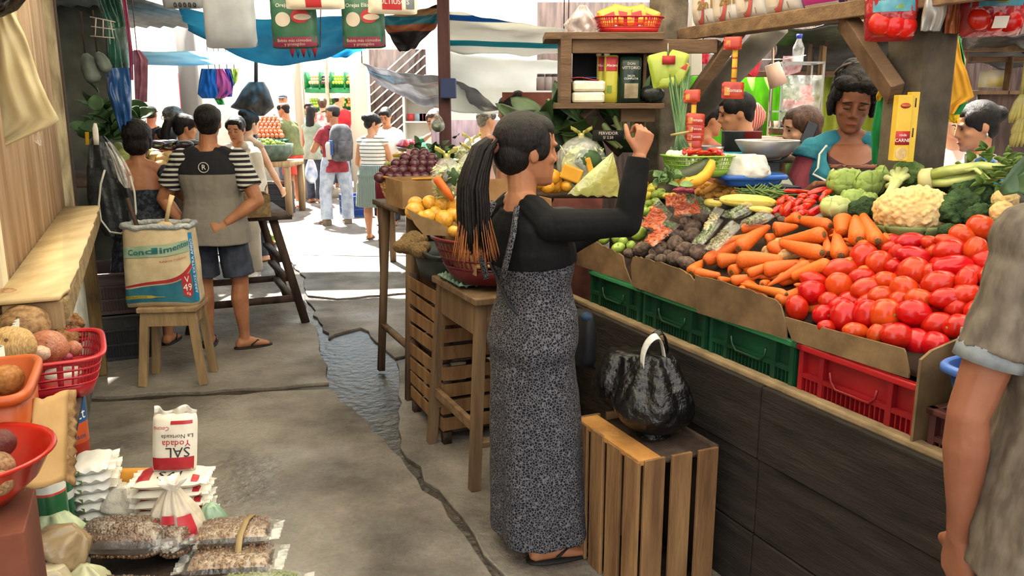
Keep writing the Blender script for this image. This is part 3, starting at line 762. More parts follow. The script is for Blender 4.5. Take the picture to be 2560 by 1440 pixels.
 # beets
BEET=M('beetroot skin','4e3f38','75645a',r=.85,s=2.2,b=.25,bs=6,rnd=.12,sp=.2)
def beet(i):
 o=MB().ell((0,0,0),1,None,20,14,lump(.12,1.5,i*4.4)).build('beetroot',BEET)
 MB().tube([(0,0,.95),(.05,0,1.05),(.02,.05,1.16)],[.16,.10,.03],8).build('stem_stub',CTOP,o)
 return o
BD=[(545,1085,78,60),(730,1030,120,92),(970,1030,108,98),(840,1140,75,48),(980,1165,84,66),(1165,965,112,115),(1160,1160,112,94),(1320,1215,122,86),(1280,1040,108,106),(1480,1070,122,116),(1090,820,112,110),(1165,855,98,88),(1390,850,112,98),(1390,745,122,90),(1500,610,118,105),(1310,690,90,92),(1070,1090,60,55),(1265,840,60,60),(945,975,76,58),(1240,1180,70,60),(880,1080,70,60)]
its=pile([beet(i)for i in range(4)],[q+(R.uniform(-40,40),)for q in BD],(1470,430),5.3326,k=1.08,cat='beetroot',group='beetroots heaped behind the cardboard')
q=pile([beet(7)],[(1570,712,84,55),(1700,785,64,50),(1760,832,72,50)],(1640,400),5.565,cat='beetroot',group='beetroots beside the pea bags')
rows(its,5,'earthy round beetroot','cardboard front','apples')
rows(q,3,'dark beetroot half under bagged peas','carrots','pea bags')
# green apples and limes
APP=M('green apple','7f9a35','a9bf57',r=.25,s=1.5,rnd=.1,sp=.5,lo=.3,hi=.8)
def apple(i):
 def f(q):
  d=math.hypot(q.x,q.y);z=q.z*(1-.30*math.exp(-(d/.35)**2))*.95
  return V((q.x*(1-.10*min(0,q.z)**2),q.y*(1-.1*min(0,q.z)**2),z))*(1+.03*noise.noise(q+V((i*3,0,0))))
 o=MB().ell((0,0,0),1,None,26,18,f).build('apple',APP)
 MB().tube([(0,0,.62),(.02,0,.8),(.08,0,1.0)],[.05,.04,.05],6).build('stem',CTOP,o)
 return o
AD=[(415,862,126,112),(210,892,84,80),(110,862,68,68),(680,825,112,110),(405,1012,98,76),(575,978,76,66),(285,755,118,75),(530,805,76,70),(560,672,76,76),(660,672,84,78),(600,600,104,66),(440,680,92,84),(765,532,76,76),(590,500,90,66),(345,735,60,60),(845,510,60,60),(470,930,70,70)]
its=pile([apple(i)for i in range(3)],[q+(R.uniform(-20,20),)for q in AD],(1470,430),5.3326,cat='apple',group='green apples at the end crate',tilt=15)
for _,_,o in its:o.rotation_euler=Euler((rad(R.uniform(20,60)),rad(R.uniform(-30,30)),R.uniform(0,6)))
rows(its,5,'shiny green apple','cardboard front',"woman's dress")
LIM=[M('lime skin','5f7a24','8ea03a',r=.35,s=2,rnd=.1,b=.05,bs=30),M('lemon skin','a8a232','c9b545',r=.35,s=2,rnd=.08,b=.05,bs=30),M('orange skin','cc8a20','dca236',r=.4,s=2,rnd=.06,b=.06,bs=30)]
def citrus(i,nm='lime'):
 o=MB().ell((0,0,0),1,None,20,14,lambda q:q*(1+.03*noise.noise(q*2+V((i,0,0)))+.10*max(0,abs(q.x)-.9)/.1*.5)).build(nm,LIM[i])
 MB().tube([(.98,0,0),(1.06,0,0)],[.1,.06],8).build('stem_end',CTOP,o)
 return o
LD=[(740,150,66,56,0,12),(860,197,62,52,0,11),(760,247,66,52,0,10),(842,240,60,54,0,11),(790,327,78,72,0,11),(912,312,76,72,0,10),(820,432,78,64,0,10),(685,430,86,78,0,10),(622,410,62,72,80,11),(640,335,56,52,0,11),(970,262,62,50,0,10),(985,310,62,50,0,10),(1060,325,80,48,0,11),(1130,318,62,44,0,11),(692,275,60,62,0,10),(682,170,52,52,0,12),(900,400,70,60,0,10),(745,480,60,55,0,10)]
its=pile([citrus(i)for i in range(3)],LD,(1470,430),5.3326,cat='lime',group='limes and lemons behind the apples')
rows(its,6,'small green and yellow citrus fruit','apples',"woman's sleeve")
for _,_,o in its:
 m=o.data.materials[0].name;o.name={'lime skin':'lime','lemon skin':'lemon','orange skin':'orange'}[m];o['category']=o.name.split('.')[0]
 o['label']=o['label'].replace('small green and yellow citrus fruit',{'lime skin':'small green lime','lemon skin':'yellowish lemon','orange skin':'small orange'}[m])
 # yellow potatoes, red onions
POT=M('yellow potato','bc8032','dea650',r=.55,s=2.5,b=.1,bs=10,rnd=.08,sp=.3);POTL=M('pale potato','c9a070','e2c092',r=.5,s=3,rnd=.05)
def potato(i,mt=POT):
 o=MB().ell((0,0,0),1,None,18,12,lump(.16,1.6,i*5.7)).build('potato',mt)
 return o
PD=[(970,305,150,50,-10),(880,362,72,44,40),(990,362,58,52),(1095,392,96,62,20),(760,422,122,54,35),(880,432,82,40,20),(700,352,72,40),(640,395,72,44),(592,450,44,44),(1130,458,76,48),(750,512,62,36),(920,492,92,32,0),(1250,480,62,36),(685,470,62,44),(1010,440,70,45,10),(830,480,70,40,0),(1180,420,60,45,0)]
its=pile([potato(i)for i in range(4)],PD,(1640,400),5.565,cat='potato',group='yellow potatoes beside the blue tray',k=1.3,lift=.012)
its2=pile([potato(9,POTL)],[(1330,392,62,44,10),(1222,390,54,40,0)],(1640,400),5.565,cat='potato',group='pale potatoes by the beans')
rows(its,6,'yellow smooth potato','squash','red onions');rows(its2,2,'pale skinned potato','beans','yellow potatoes')
ONR=M('red onion skin','7a2036','a03850',r=.3,s=3,st=(1,4,4),rnd=.08)
def onion(i,mt=ONR):
 o=MB().ell((0,0,0),1,None,20,14,lambda q:V((q.x*(1+.25*max(0,abs(q.x)-.85)/.15),q.y,q.z))*(1+.03*noise.noise(q*2+V((i,0,0))))).build('onion',mt)
 MB().tube([(-1.0,0,0),(-1.22,.03,0),(-1.36,.0,.05)],[.18,.08,.03],8).build('root_end',CTOP,o)
 return o
its=pile([onion(0)],[(345,432,95,58),(492,442,90,52),(632,352,68,40),(560,400,60,40)],(1640,400),5.565,cat='onion',group='red onions in front of the cut pumpkin')
rows(its,4,'glossy red onion','carrot bags','limes')
# squash
SQ=M('yellow squash','c9b23c','e6d878',r=.35,s=1.4,st=(1,6,6),sp=.5)
def squash(nm,x,y,a,b,an,label,e=0):
 rs=[]
 for j in range(23):
  t=j/22;x_=-1+2*t
  r_=math.sqrt(max(.02,1-abs(x_)**2.6))*(.86+.14*t)
  rs.append([V((x_,r_*(1+.04*cos(8*q))*cos(q),r_*(1+.04*cos(8*q))*sin(q)))for q in[2*pi*k/32 for k in range(32)]])
 o=MB().loft(rs).build(nm,SQ);MB().tube([(-1.0,0,0),(-1.12,0,.05)],[.2,.16],8).build('stem',CTOP,o)
 p=on(1640+x/5.565,400+y/5.565,.055);t=dist(p);o.location=p;o.rotation_euler=basis(an).to_euler();o.scale=(a/5.565*t/FPX,b/5.565*t/FPX,b/5.565*t/FPX)
 tag(o,label,'squash')
squash('yellow_squash',1280,575,410,100,-4,'large pale yellow squash lying across behind the pea bags')
squash('yellow_squash',790,600,130,66,-8,'smaller yellow squash tucked behind the end of the large one')
squash('yellow_squash',1460,690,170,50,-6,'yellow squash mostly hidden under the pea bags')
# green beans
BEAN=M('green bean','46602a','6f8a44',r=.45,s=2,rnd=.15)
o0=MB().tube([(-1,.10,0),(-.9,.07,0),(-.4,-.02,0),(.2,-.05,0),(.75,.03,0),(1,.12,.0)],[.02,.055,.06,.058,.05,.015],8).build('green_bean',BEAN)
its=[]
for i in range(46):
 x,y=R.uniform(1260,1780),0;y=400+R.uniform(10,120)*(1 if x>1400 else .6)
 q=(1640+x/5.565,400+y/5.565);p=on(*q,.012+R.uniform(0,.02))
 o=lay(o0,p,basis(R.gauss(8,22),R.uniform(-10,10)),(R.uniform(.045,.065),)*3,i==0);tag(o,None,'bean','green beans behind the squash');its.append((*q,o))
 o['label']='slim green bean in the loose heap behind the yellow squash'
 # peppers
PEP=M('red pepper skin','b5160c','d63a1a',r=.12,s=1.6,rnd=.1,sp=.6);PST=M('pepper stem','3c4a20','5c6a2c',r=.6)
def pepper(i,wr=.1):
 def f(q):
  t=(q.x+1)/2;k=(1-.45*t)*(1+wr*.6*cos(3*math.atan2(q.z,q.y)+i))
  return V((q.x,q.y*k+.12*sin(t*3+i),q.z*k))*(1+.10*noise.noise(q*2.2+V((i*3,0,0))))
 o=MB().ell((0,0,0),1,None,22,16,f).build('red_pepper',PEP)
 MB().tube([(-.92,.0,0),(-1.06,.02,0),(-1.3,.12,.05)],[.22,.1,.06],8).build('stem',PST,o)
 return o
PPD=[(2000,440,190,34,-4),(2270,432,142,44,15),(2385,452,92,46,30),(2065,515,82,62,10),(2205,525,82,52,0),(1975,610,84,66,40),(1835,690,122,104,70),(2090,645,130,56,25),(2235,685,130,60,30),(1765,565,92,78,40),(1690,690,84,56,45),(2330,525,70,56,60),(1890,565,66,56),(2055,735,80,46,10),(1940,760,80,50,30),(2140,590,80,60,0),(1990,690,80,60,0)]
its=pile([pepper(i,.06+.08*(i%2))for i in range(4)],PPD,(1640,400),5.565,cat='pepper',group='red peppers in front of the vendor',lift=.01,k=1.2)
rows(its,5,'glossy red hot pepper','carrots','yellow squash')
o=MB().ell((0,0,0),1,None,16,10,lump(.05,2)).build('white_onion',M('white onion','d6cfb8','ece6d4',r=.35));o.location=on(1640+2225/5.565,400+775/5.565,-.02);o.scale=(.036,.03,.028)
tag(o,'small white onion wedged between carrots and red peppers','onion')
# lettuce, broccoli, cauliflower, celery (places from the head of the stall)
ZX,ZY,ZS=2060,380,5.12
LET=M('lettuce','6f8a38','b0c274',r=.5,s=7,b=.9,bs=14,sp=.3,lo=.3,hi=.7);LET2=M('pale cabbage','a8b468','c9d094',r=.5,s=3,b=.3,bs=7)
def veg(x,y,lift=0.):
 p=on(ZX+x/ZS,ZY+y/ZS,lift);return p,dist(p)/FPX/ZS
def lettuce(x,y,a,b,label,mt=LET,sd=0,lift=.0,nm='lettuce',back=0.):
 p,k=veg(x,y,lift);p=p-CTO*back;k*=1+back/3
 ro=T(nm,label,'lettuce',p-V((0,0,b*k)))
 c=V((0,0,b*k))
 MB().ell(c,(a*k,(a+b)/2*k,b*k),None,44,32,lambda q:q*(1+.05*noise.noise(q*2.2+V((sd,0,0)))+.05*abs(noise.noise(q*5+V((sd,3,0)))))).build('heart',mt,ro,disp=.012,dsc=.03)
 for j in range(5):
  an=j*1.256+sd;d=V((cos(an),sin(an),.1))
  def f(u,v_,an=an,j=j):
   th=an+(u-.5)*2.0;ph=-1.0+v_*1.9
   r_=1.03+.03*j/5+.035*sin(u*9+j)*v_+.10*v_**4+.06*(2*u-1)**4+.05*noise.noise(V((u*3,v_*3,sd+j)))
   return c+V((cos(th)*cos(ph)*a*k*r_,sin(th)*cos(ph)*(a+b)/2*k*r_,sin(ph)*b*k*r_))
  MB().sheet(f,12,12).build('outer_leaf',mt,ro,sol=.002,disp=.022,dsc=.05)
 return ro
lettuce(270,390,205,175,'round iceberg lettuce nearest the red peppers',sd=1)
lettuce(625,395,180,165,'iceberg lettuce beside the broccoli with a dented top',sd=2.3,back=.03)
lettuce(1020,250,215,150,'large lettuce behind the upright broccoli, touching the pillar box',sd=4,back=.08)
lettuce(375,600,150,125,'small lettuce low between the two iceberg heads',sd=6)
lettuce(590,590,90,60,'pale lettuce top peeping above the dark broccoli',sd=7)
lettuce(165,700,190,140,'pale green cabbage heart above the carrots',LET2,8,nm='cabbage')
FLO=M('broccoli floret','26391f','46603a',r=.85,s=14,b=1.,bs=70,sp=.2);FLOL=M('light broccoli floret','46622c','7d9450',r=.8,s=10,b=1.,bs=60);STK=M('broccoli stalk','8ea060','b4c088',r=.55,s=4)
CAU=M('cauliflower curd','c9aa70','e0c690',r=.75,s=6,b=.25,bs=60,sp=.25,ss=.05)
def floret_head(mb,c,rx,ry,rz,n,fr,sd):
 rr=random.Random(sd)
 for i in range(n):
  z=1-1.5*(i+.5)/n;r_=math.sqrt(max(0,1-z*z));t=i*2.399963
  q=V((r_*cos(t),r_*sin(t),z));k=fr*rr.uniform(.7,1.3)
  mb.ell(c+V((q.x*rx,q.y*ry,q.z*rz)),(k,k,k),None,9,6)
 mb.ell(c,(rx*.97,ry*.97,rz*.97),None,20,14)
def broccoli(x,y,a,b,label,lift=0.,mt=FLO,sd=0,stalk=(0,0,-1),back=0.):
 p,k=veg(x,y,lift);p=p-CTO*back;ro=T('broccoli',label,'broccoli',p-V((0,0,b*k)))
 c=V((0,0,b*k));mb=MB();floret_head(mb,c,a*k,(a+b)/2*k,b*k,46,a*k*.24,sd)
 mb.build('florets',mt,ro,vox=.006,sm=1,disp=.010,dsc=.012)
 d=V(stalk).normalized();s_=MB();s_.tube([c+d*a*k*.3,c+d*a*k*1.0,c+d*a*k*1.6],[.030,.022,.024],12)
 for j in range(4):s_.tube([c+d*a*k*1.1,c+d*a*k*.75+V((cos(j*1.57),sin(j*1.57),0))*a*k*.35],[.014,.018],8)
 s_.build('stalk',STK,ro)
broccoli(560,745,205,130,'dark green broccoli head between cauliflower and cabbage',sd=1)
broccoli(1840,760,265,235,'big dark broccoli head just behind the cauliflower',sd=2,lift=-.01,back=.04)
broccoli(1700,430,230,140,'dark broccoli under the thick end of the celery',sd=3,back=.10)
broccoli(2120,500,260,190,'dark broccoli under the leafy half of the celery',sd=4,back=.09)
broccoli(2080,830,180,150,'dark broccoli between the two cauliflowers, low down',sd=5,back=.03)
broccoli(1640,1010,120,80,'small dark broccoli peeping out under the cauliflower rim',sd=6,back=.02)
p,k=veg(1090,340,.02)
ro=T('broccoli','pale stalked broccoli leaning upright against the lettuces','broccoli',p-V((0,0,.09)))
mb=MB();floret_head(mb,V((0,.02,.10)),175*k,110*k,175*k,40,46*k,8);mb.build('florets',FLOL,ro,vox=.006,sm=1,disp=.010,dsc=.012)
a=veg(770,610,.06)[0]-ro.location;b=veg(940,370,.075)[0]-ro.location
s_=MB().tube([a,a.lerp(b,.5),b],[.011,.013,.018],10)
for x,y in((880,260),(960,210),(1040,230),(1060,310),(820,440),(800,330)):s_.tube([b.lerp(a,.3),b.lerp(veg(x,y,.07)[0]-ro.location,.5),veg(x,y,.06)[0]-ro.location],[.011,.010,.012],8)
s_.build('stalk',M('pale stalk','a3ae68','cfd49a',r=.5,s=5),ro)
def cauli(x,y,a,b,label,sd,n=150,back=0.,lumps=1):
 p,k=veg(x,y,.01);p=p-CTO*back;ro=T('cauliflower',label,'cauliflower',p-V((0,0,b*k*.9)))
 c=V((0,0,b*k*.9));mb=MB();rr=random.Random(sd)
 mb.ell(c,(a*k*.95,b*k*1.05,b*k*.93),None,24,16)
 for i in range(n):
  z=1-1.85*(i+.5)/n;r_=math.sqrt(max(0,1-z*z));t=i*2.399963+rr.uniform(-.15,.15)
  q=V((r_*cos(t),r_*sin(t),z));f=rr.uniform(.075,.145)*b*k;g_=1+.06*noise.noise(q*2+V((sd,0,0)))
  mb.ell(c+V((q.x*a*k*.93*g_,q.y*b*k*1.0*g_,q.z*b*k*.92*g_)),f,None,9,6)
 mb.build('curd',CAU,ro,vox=.0035,sm=1,disp=.007,dsc=.010)
 m2=MB()
 for j in range(6):
  an=j*1.05;m2.sheet(lambda u,v_:c+V((cos(an+(u-.5))*a*k*(.6+.42*v_),sin(an+(u-.5))*b*k*(.65+.42*v_),-b*k*(.95-.45*v_**2))),6,6)
 m2.build('leaf',M('cauliflower leaf','5e7440','93a56a',r=.5,s=4),ro,sol=.003)
 return ro
cauli(1150,760,515,330,'huge creamy cauliflower resting above tomatoes and carrots',1,300)
ro=cauli(2280,770,150,150,'creamy cauliflower floret beside the brown T-shirt, lower of two',2,60)
cauli(2440,590,170,150,'creamy cauliflower top beside the brown T-shirt, upper of two',3,70,back=.05)
LEAF=M('dark leaf','24381f','3f5a34',r=.35,s=5,b=.2)
def leaf(mb,a,d,n,L_,w,cup=.15,bend=.2):
 d=d.normalized();sx=d.cross(n).normalized();up=sx.cross(d)
 def f(u,v_):
  x=(u-.5)*2;pr=max(0.,sin(pi*min(1,v_*.96+.04)))**.7
  return a+d*(L_*v_)+sx*(w*x*pr)+up*(cup*w*(x*x)*pr-bend*L_*v_*v_+.03*w*sin(v_*20)*abs(x))
 return mb.sheet(f,6,10)
CEL=M('celery stalk','8f9c4e','bcc47c',r=.45,s=3,st=(1,6,6),sp=.4);CELB=M('celery base','b4ad74','d2cb96',r=.5,s=5);CELL=M('celery leaf','46642a','75924a',r=.6,s=8)
p,k=veg(1260,350,.05);ro=T('celery','long celery bunch with cut pale base laid over the broccoli','celery',p-V((0,0,.05)))
L0=ro.location;base=p-L0-CTO*.02
e=veg(2620,180,.04)[0]-L0-CTO*.05
mb=MB().tube([base,base.lerp(e,.03),base.lerp(e,.14)],[.030,.041,.040],16,.92);mb.build('base',CELB,ro)
MB().tube([base-(e-base).normalized()*.001,base+(e-base).normalized()*.004],[.028,.03],14,.92).build('cut_face',M('cut celery face','8a6a3c','b59a66',r=.8,s=20),ro)
for j,(x,y,r_)in enumerate(((2480,100,.017),(2560,180,.018),(2560,60,.015),(2400,210,.016),(2330,330,.012),(2300,70,.014),(2600,270,.014))):
 q=veg(x,y,.05+.012*(j%3))[0]-L0-CTO*(.04+.01*j);off=V((0,0,.018*sin(j*2.1)))-CTO*.014*cos(j*2.1)
 a=base.lerp(e,.05)+off*.6;pts=[a,base.lerp(e,.28)+off*1.3,base.lerp(e,.5).lerp(q,.25)+off*1.4,q]
 MB().tube(pts,[r_*1.5,r_*1.35,r_*1.1,r_*.5],10,.75).build('stalk',CEL,ro)
 lf=MB();rr=random.Random(j)
 for _ in range(15):
  c=q+V((rr.gauss(0,.035),rr.gauss(0,.035),rr.gauss(.0,.018)));d1=V((rr.uniform(-1,1),rr.uniform(-1,1),rr.uniform(-.4,.8))).normalized();d2=d1.orthogonal().normalized();z_=rr.uniform(.011,.021);leaf(lf,c,d1,d2,z_*1.9,z_*.62,.5,.5)
 lf.build('leaves',CELL,ro,sol=.0008)
ro=T('chard_leaf','dark green leaf curling over beside the upper cauliflower','leaf',veg(2330,430,.08)[0])
mb=MB();q=veg(2260,520,.10)[0]-ro.location;d=veg(2640,250,.12)[0]-ro.location-q
leaf(mb,q,d,CTO,.30,.05);mb.build('blade',LEAF,ro,sol=.001)
mb=MB();leaf(mb,veg(2400,420,.1)[0]-ro.location,veg(2640,400,.1)[0]-ro.location-(veg(2400,420,.1)[0]-ro.location),CTO,.2,.05);mb.build('blade',LEAF,ro,sol=.001)
# bags of peas and shredded carrot
CLEAR=film('clear bag film','e8ebe6',.16,r=.08,s=30,b=.5);CLR=film('clear pulse bag','e8ebe6',.05,r=.1,s=34,b=.6)
PEA=M('shelled pea','46602c','687c40',r=.5,s=3,rnd=.1)
SHR=M('shredded carrot','b8441a','de7034',r=.6,s=5,rnd=.1)
def bagq(c4,lift,th,name,label,fillm,kind,extra=None,group=None,cat='bag'):
 c4=[on(x,y,lift)for x,y in c4]
 ce=sum(c4,V())/4;ro=T(name,label,cat,ce-PN*th,0,group);c4=[q-ro.location for q in c4]
 nrm=(c4[1]-c4[0]).cross(c4[3]-c4[0]).normalized()
 if nrm.dot(CTO)<0:nrm=-nrm
 def S(u,v_,s_,k=1.):
  p=c4[0].lerp(c4[1],u).lerp(c4[3].lerp(c4[2],u),v_)
  b=max(0,(1-(2*u-1)**4)*(1-(2*v_-1)**6))**.5
  return p+nrm*s_*b*th*k*(1+.2*sin(u*12+v_*7))
 mb=MB();mb.sheet(lambda u,v_:S(u,v_,1),10,14);mb.sheet(lambda u,v_:S(u,v_,-1),10,14);mb.build('film',CLR,ro)
 rr=random.Random(label);f=MB();
 if kind=='pea':
  for _ in range(90):
   u,v_=rr.uniform(.10,.9),rr.uniform(.05,.68);f.ell(S(u,v_,rr.uniform(-.3,.8)),rr.uniform(.0042,.0056),None,7,5)
  o=f.build('peas',fillm,ro);tag(o,kind='stuff')
 else:
  for _ in range(120):
   u,v_=rr.uniform(.12,.88),rr.uniform(.06,.72);p=S(u,v_,rr.uniform(-.3,.75));d=V((rr.uniform(-1,1),rr.uniform(-1,1),rr.uniform(-.5,.5))).normalized()*rr.uniform(.010,.02)
   q=p+d;f.tube([p-d,(p+q)/2-d*.5,q-d*.4],[.0035,.0042,.003],5)
  f.ell(S(.5,.4,0),0.001);f.sheet(lambda u,v_:S(.08+.84*u,.04+.68*v_,.3),6,6)
  o=f.build('shreds',fillm,ro);tag(o,kind='stuff')
  f=MB()
  for _ in range(26):
   u,v_=rr.uniform(.15,.85),rr.uniform(.74,.95);f.ell(S(u,v_,rr.uniform(0,.8)),.0052,None,7,5)
  tag(f.build('peas',PEA,ro),kind='stuff')
z3=lambda x,y:(1470+x/5.3326,430+y/5.3326)
z4=lambda x,y:(1640+x/5.565,400+y/5.565)
bagq([z3(690,740),z3(960,800),z3(1130,560),z3(930,340)],.05,.022,'carrot_bag','clear bag of shredded carrot and peas beside the apples, slanting',SHR,'c')
bagq([z3(740,930),z3(860,1010),z3(1240,700),z3(1060,640)],.045,.016,'carrot_bag','narrow clear bag of shredded carrot among beets',SHR,'c')
bagq([z3(1030,470),z3(1030,320),z3(1440,300),z3(1440,450)],.05,.022,'carrot_bag','clear bag of shredded carrot lying level below the red onions',SHR,'c')
bagq([z3(1130,600),z3(1160,450),z3(1560,320),z3(1660,560)],.04,.022,'carrot_bag','clear bag of sliced carrot touching the squash end',SHR,'c')
bagq([z3(1370,960),z3(1540,970),z3(1810,640),z3(1710,600)],.045,.014,'pea_bag','slim clear bag of green peas closest to the beets',PEA,'pea')
bagq([z3(1540,1030),z3(1720,1060),z3(2060,720),z3(1920,640)],.045,.014,'pea_bag','slim clear bag of brownish peas closest to the carrots',M('brown pea','625a30','8a8250',r=.5,s=3),'pea')
bagq([z4(900,780),z4(1080,820),z4(1380,680),z4(1330,570)],.05,.018,'pea_bag','clear bag of dull green peas in front of the squash',PEA,'pea')
bagq([z4(1150,900),z4(1330,900),z4(1660,790),z4(1540,690)],.045,.016,'pea_bag','clear bag of olive peas touching the dark beets',M('olive pea','585e36','7c7e50',r=.5,s=3),'pea')
bagq([z4(640,980),z4(720,1000),z4(960,690),z4(830,640)],.05,.012,'pea_bag','nearly empty clear bag slanting beside the tallest beet',M('pale grain','9c8f60','bcae80',r=.6),'pea')
# crates and cardboard fronts
def crate(nm,col,col2,s0,s1,w0,w1,z0,z1,label,handle=True):
 mt=M('crate '+col,col,col2,r=.4,s=3,sp=.45);ro=T(nm,label,'crate',A((s0+s1)/2,(w0+w1)/2,z0),AISLE)
 D,Wd,Hh=(s1-s0),(w1-w0),z1-z0
 mb=MB();hx,hy=Wd/2,D/2
 mb.box((0,0,.006),(Wd-.01,D-.01,.01))
 for sx,sy,L_,ax in((-1,0,D,1),(1,0,D,1),(0,-1,Wd,0),(0,1,Wd,0)):
  def bx(t,z_,dt,dz,th,off=0.):
   c=(sx*(hx-.006+off)if ax else t,t if ax else sy*(hy-.006+off),z_);mb.box(c,(th,dt,dz)if ax else(dt,th,dz))
  bx(0,Hh*.5,L_-.02,Hh-.02,.003,-.012)
  for z_,h_ in((.015,.022),(Hh*.36,.014),(Hh*.68,.014)):bx(0,z_,L_,h_,.016)
  n=int(L_/.017)
  for i in range(n+1):bx(-L_/2+L_*i/n,Hh*.34,.004,Hh*.66,.012)
  for t in(-.30,.30,-.5,.5):bx(t*(L_-.02),Hh/2,.018,Hh,.018)
 mb.build('body',mt,ro,smooth=False)
 m2=MB()
 for sx,sy,L_ in((-1,0,D),(1,0,D),(0,-1,Wd),(0,1,Wd)):
  m2.box((sx*(hx-.004),sy*(hy-.004),Hh-.006),(.026 if sx else L_+.018,.026 if sy else L_+.018,.018))
 m2.build('rim',M('crate rim '+col,{'195536':'347c50'}.get(col2,col2),r=.35),ro,bev=.004)  # green rims coloured lighter to suggest the highlight along the top edge
 if handle:
  x=-hx-.006;MB().tube([(x,-.085,Hh-.05),(x,-.08,Hh-.075),(x,-.06,Hh-.095),(x,.06,Hh-.095),(x,.08,Hh-.075),(x,.085,Hh-.05)],.004,6).build('handle',mt,ro)
 return ro
GR=('0f3320','195536')
crate('vegetable_crate',*GR,2.715,3.115,1.785,2.19,.62,.905,'green plastic crate under the apples, next to the dress')
crate('vegetable_crate',*GR,2.29,2.69,1.785,2.19,.62,.905,'green plastic crate under the beetroots, middle of three')
crate('vegetable_crate',*GR,1.85,2.265,1.785,2.19,.62,.905,'green plastic crate under the carrots, beside the red crate')
crate('vegetable_crate','7e1016','a81c22',1.40,1.83,1.785,2.19,.62,.905,'red plastic crate under the tomatoes')
crate('vegetable_crate','3a1c1e','56302e',.93,1.365,1.785,2.19,.62,.86,'dark maroon crate under the blue tub',False)
def card(pts,w,label,ex=.006,mt=CARD2,jag=.0):
 pts=[Wp(x,y,w)for x,y in pts]
 o=MB().prism(pts,AN*ex).build('cardboard_flap',mt,smooth=False);tag(o,label,'cardboard');return o
def jag(pts,n=6,a=2.5):
 o=[]
 for p,q in zip(pts,pts[1:]):
  for i in range(n):o.append((p[0]+(q[0]-p[0])*i/n+R.uniform(-a,a)*.5,p[1]+(q[1]-p[1])*i/n+R.uniform(-a,a)))
 return o+[pts[-1]]
card(jag([(1440,580),(1470,597),(1520,620),(1556,640)])+[(1562,668),(1578,708),(1440,662)],1.775,'cardboard flap holding back the apples')
card([(1580,716),(1577,660)]+jag([(1583,641),(1610,645),(1690,668),(1720,684),(1736,702)])+[(1738,772)],1.770,'torn edged cardboard flap holding back the beetroots')
card([(1742,782),(1736,730)]+jag([(1738,688),(1800,703),(1880,728),(1940,752),(1952,768)],5,2)+[(1962,805),(1966,848)],1.766,'cardboard flap with a torn corner holding back the carrots')
card([(1980,852),(1960,796)]+jag([(1962,793),(2100,830),(2258,872)],3,.8)+[(2262,880),(2272,932),(2270,946)],1.772,'straight cut cardboard strip holding back the tomatoes')
o=MB().prism([A(1.385,1.755,.76),A(1.385,1.755,.985),A(1.385,1.79,1.005),A(1.385,2.25,1.10),A(1.385,2.25,.76)],AU*.008).build('cardboard_divider',CARD2,smooth=False);tag(o,'upright cardboard divider between the tomatoes and the blue tub','cardboard')
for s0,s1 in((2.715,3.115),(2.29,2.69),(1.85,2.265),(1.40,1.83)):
 mb=MB().prism([A(s0+.01,1.80,.94),A(s0+.01,2.22,1.135),A(s1-.01,2.22,1.135),A(s1-.01,1.80,.94)],(0,0,-.02));o=mb.build('gap_shade_board',M('dark liner','2e2018','493423',r=.95,s=6))  # added board, coloured dark for the shade in gaps between the produce
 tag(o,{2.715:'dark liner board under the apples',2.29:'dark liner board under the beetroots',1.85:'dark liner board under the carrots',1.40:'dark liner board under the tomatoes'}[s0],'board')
 # blue tub, box with black corn
def tubx(nm,label,cat,loc,rz,L_,w,h,mt,tp=.82,rim=.012,th=.004,rm=None,group=None):
 ro=T(nm,label,cat,loc,rz,group);p=5
 def rr(z,k,o=0):return ring(V((0,0,z)),V((1,0,0)),V((0,1,0)),L_/2*k-o,w/2*k-o,36,p)
 MB().loft([rr(.0,tp,.01),rr(0.002,tp),rr(h*.5,(1+tp)/2),rr(h,1),rr(h,1,th),rr(h*.5,(1+tp)/2,th),rr(.006,tp,th),rr(.006,tp,.03)]).build('body',mt,ro)
 MB().loft([rr(h-.016,1,-.001),rr(h-.016,1,-rim),rr(h-.002,1,-rim),rr(h+.004,1,-rim*.6),rr(h+.004,1,.0),rr(h-.002,1,th)],False).build('rim',rm or mt,ro)
 return ro
tubx('plastic_tub','blue plastic tub squeezed between cardboard divider and brown T-shirt','tub',A(1.19,1.92,.875),AISLE,.36,.30,.12,M('blue plastic','23407c','2f5498',r=.35,s=3),rm=M('light blue rim','4a70bc',r=.3))
bx=T('paper_box','grey lined box holding black corn cobs above the blue tub','box',A(1.2,1.98,.93),AISLE)
mb=MB();GP=M('grey paper','8a877a','a6a294',r=.8,s=6)
for c,d in(((-.14,0,.07),(.004,.3,.14)),((.14,0,.07),(.004,.3,.14)),((0,-.15,.07),(.28,.004,.14)),((0,.15,.07),(.28,.004,.14)),((0,0,.004),(.28,.3,.004))):mb.box(c,d)
mb.build('walls',GP,bx,smooth=False);MB().box((-.1435,0,.12),(.002,.296,.016)).build('tape',M('teal tape','1c5a6a',r=.4),bx)
CORN=M('black corn kernel','0e0c10','221c26',r=.2,rnd=.1)
def corn(at_,rz,label):
 ro=T('black_corn',label,'corn',at_,rz,'black corn cobs in the grey box');mb=MB()
 for i in range(20):
  t=-1+2*i/19;r_=.026*math.sqrt(max(.05,1-(abs(t))**3))
  for j in range(12):
   a=2*pi*(j+.0)/12;mb.ell((t*.085,r_*cos(a),r_*sin(a)),(.0052,.0066,.006),None,6,5)
 mb.build('kernels',CORN,ro);MB().ell((0,0,0),(.088,.022,.022)).build('cob',CORN,ro)
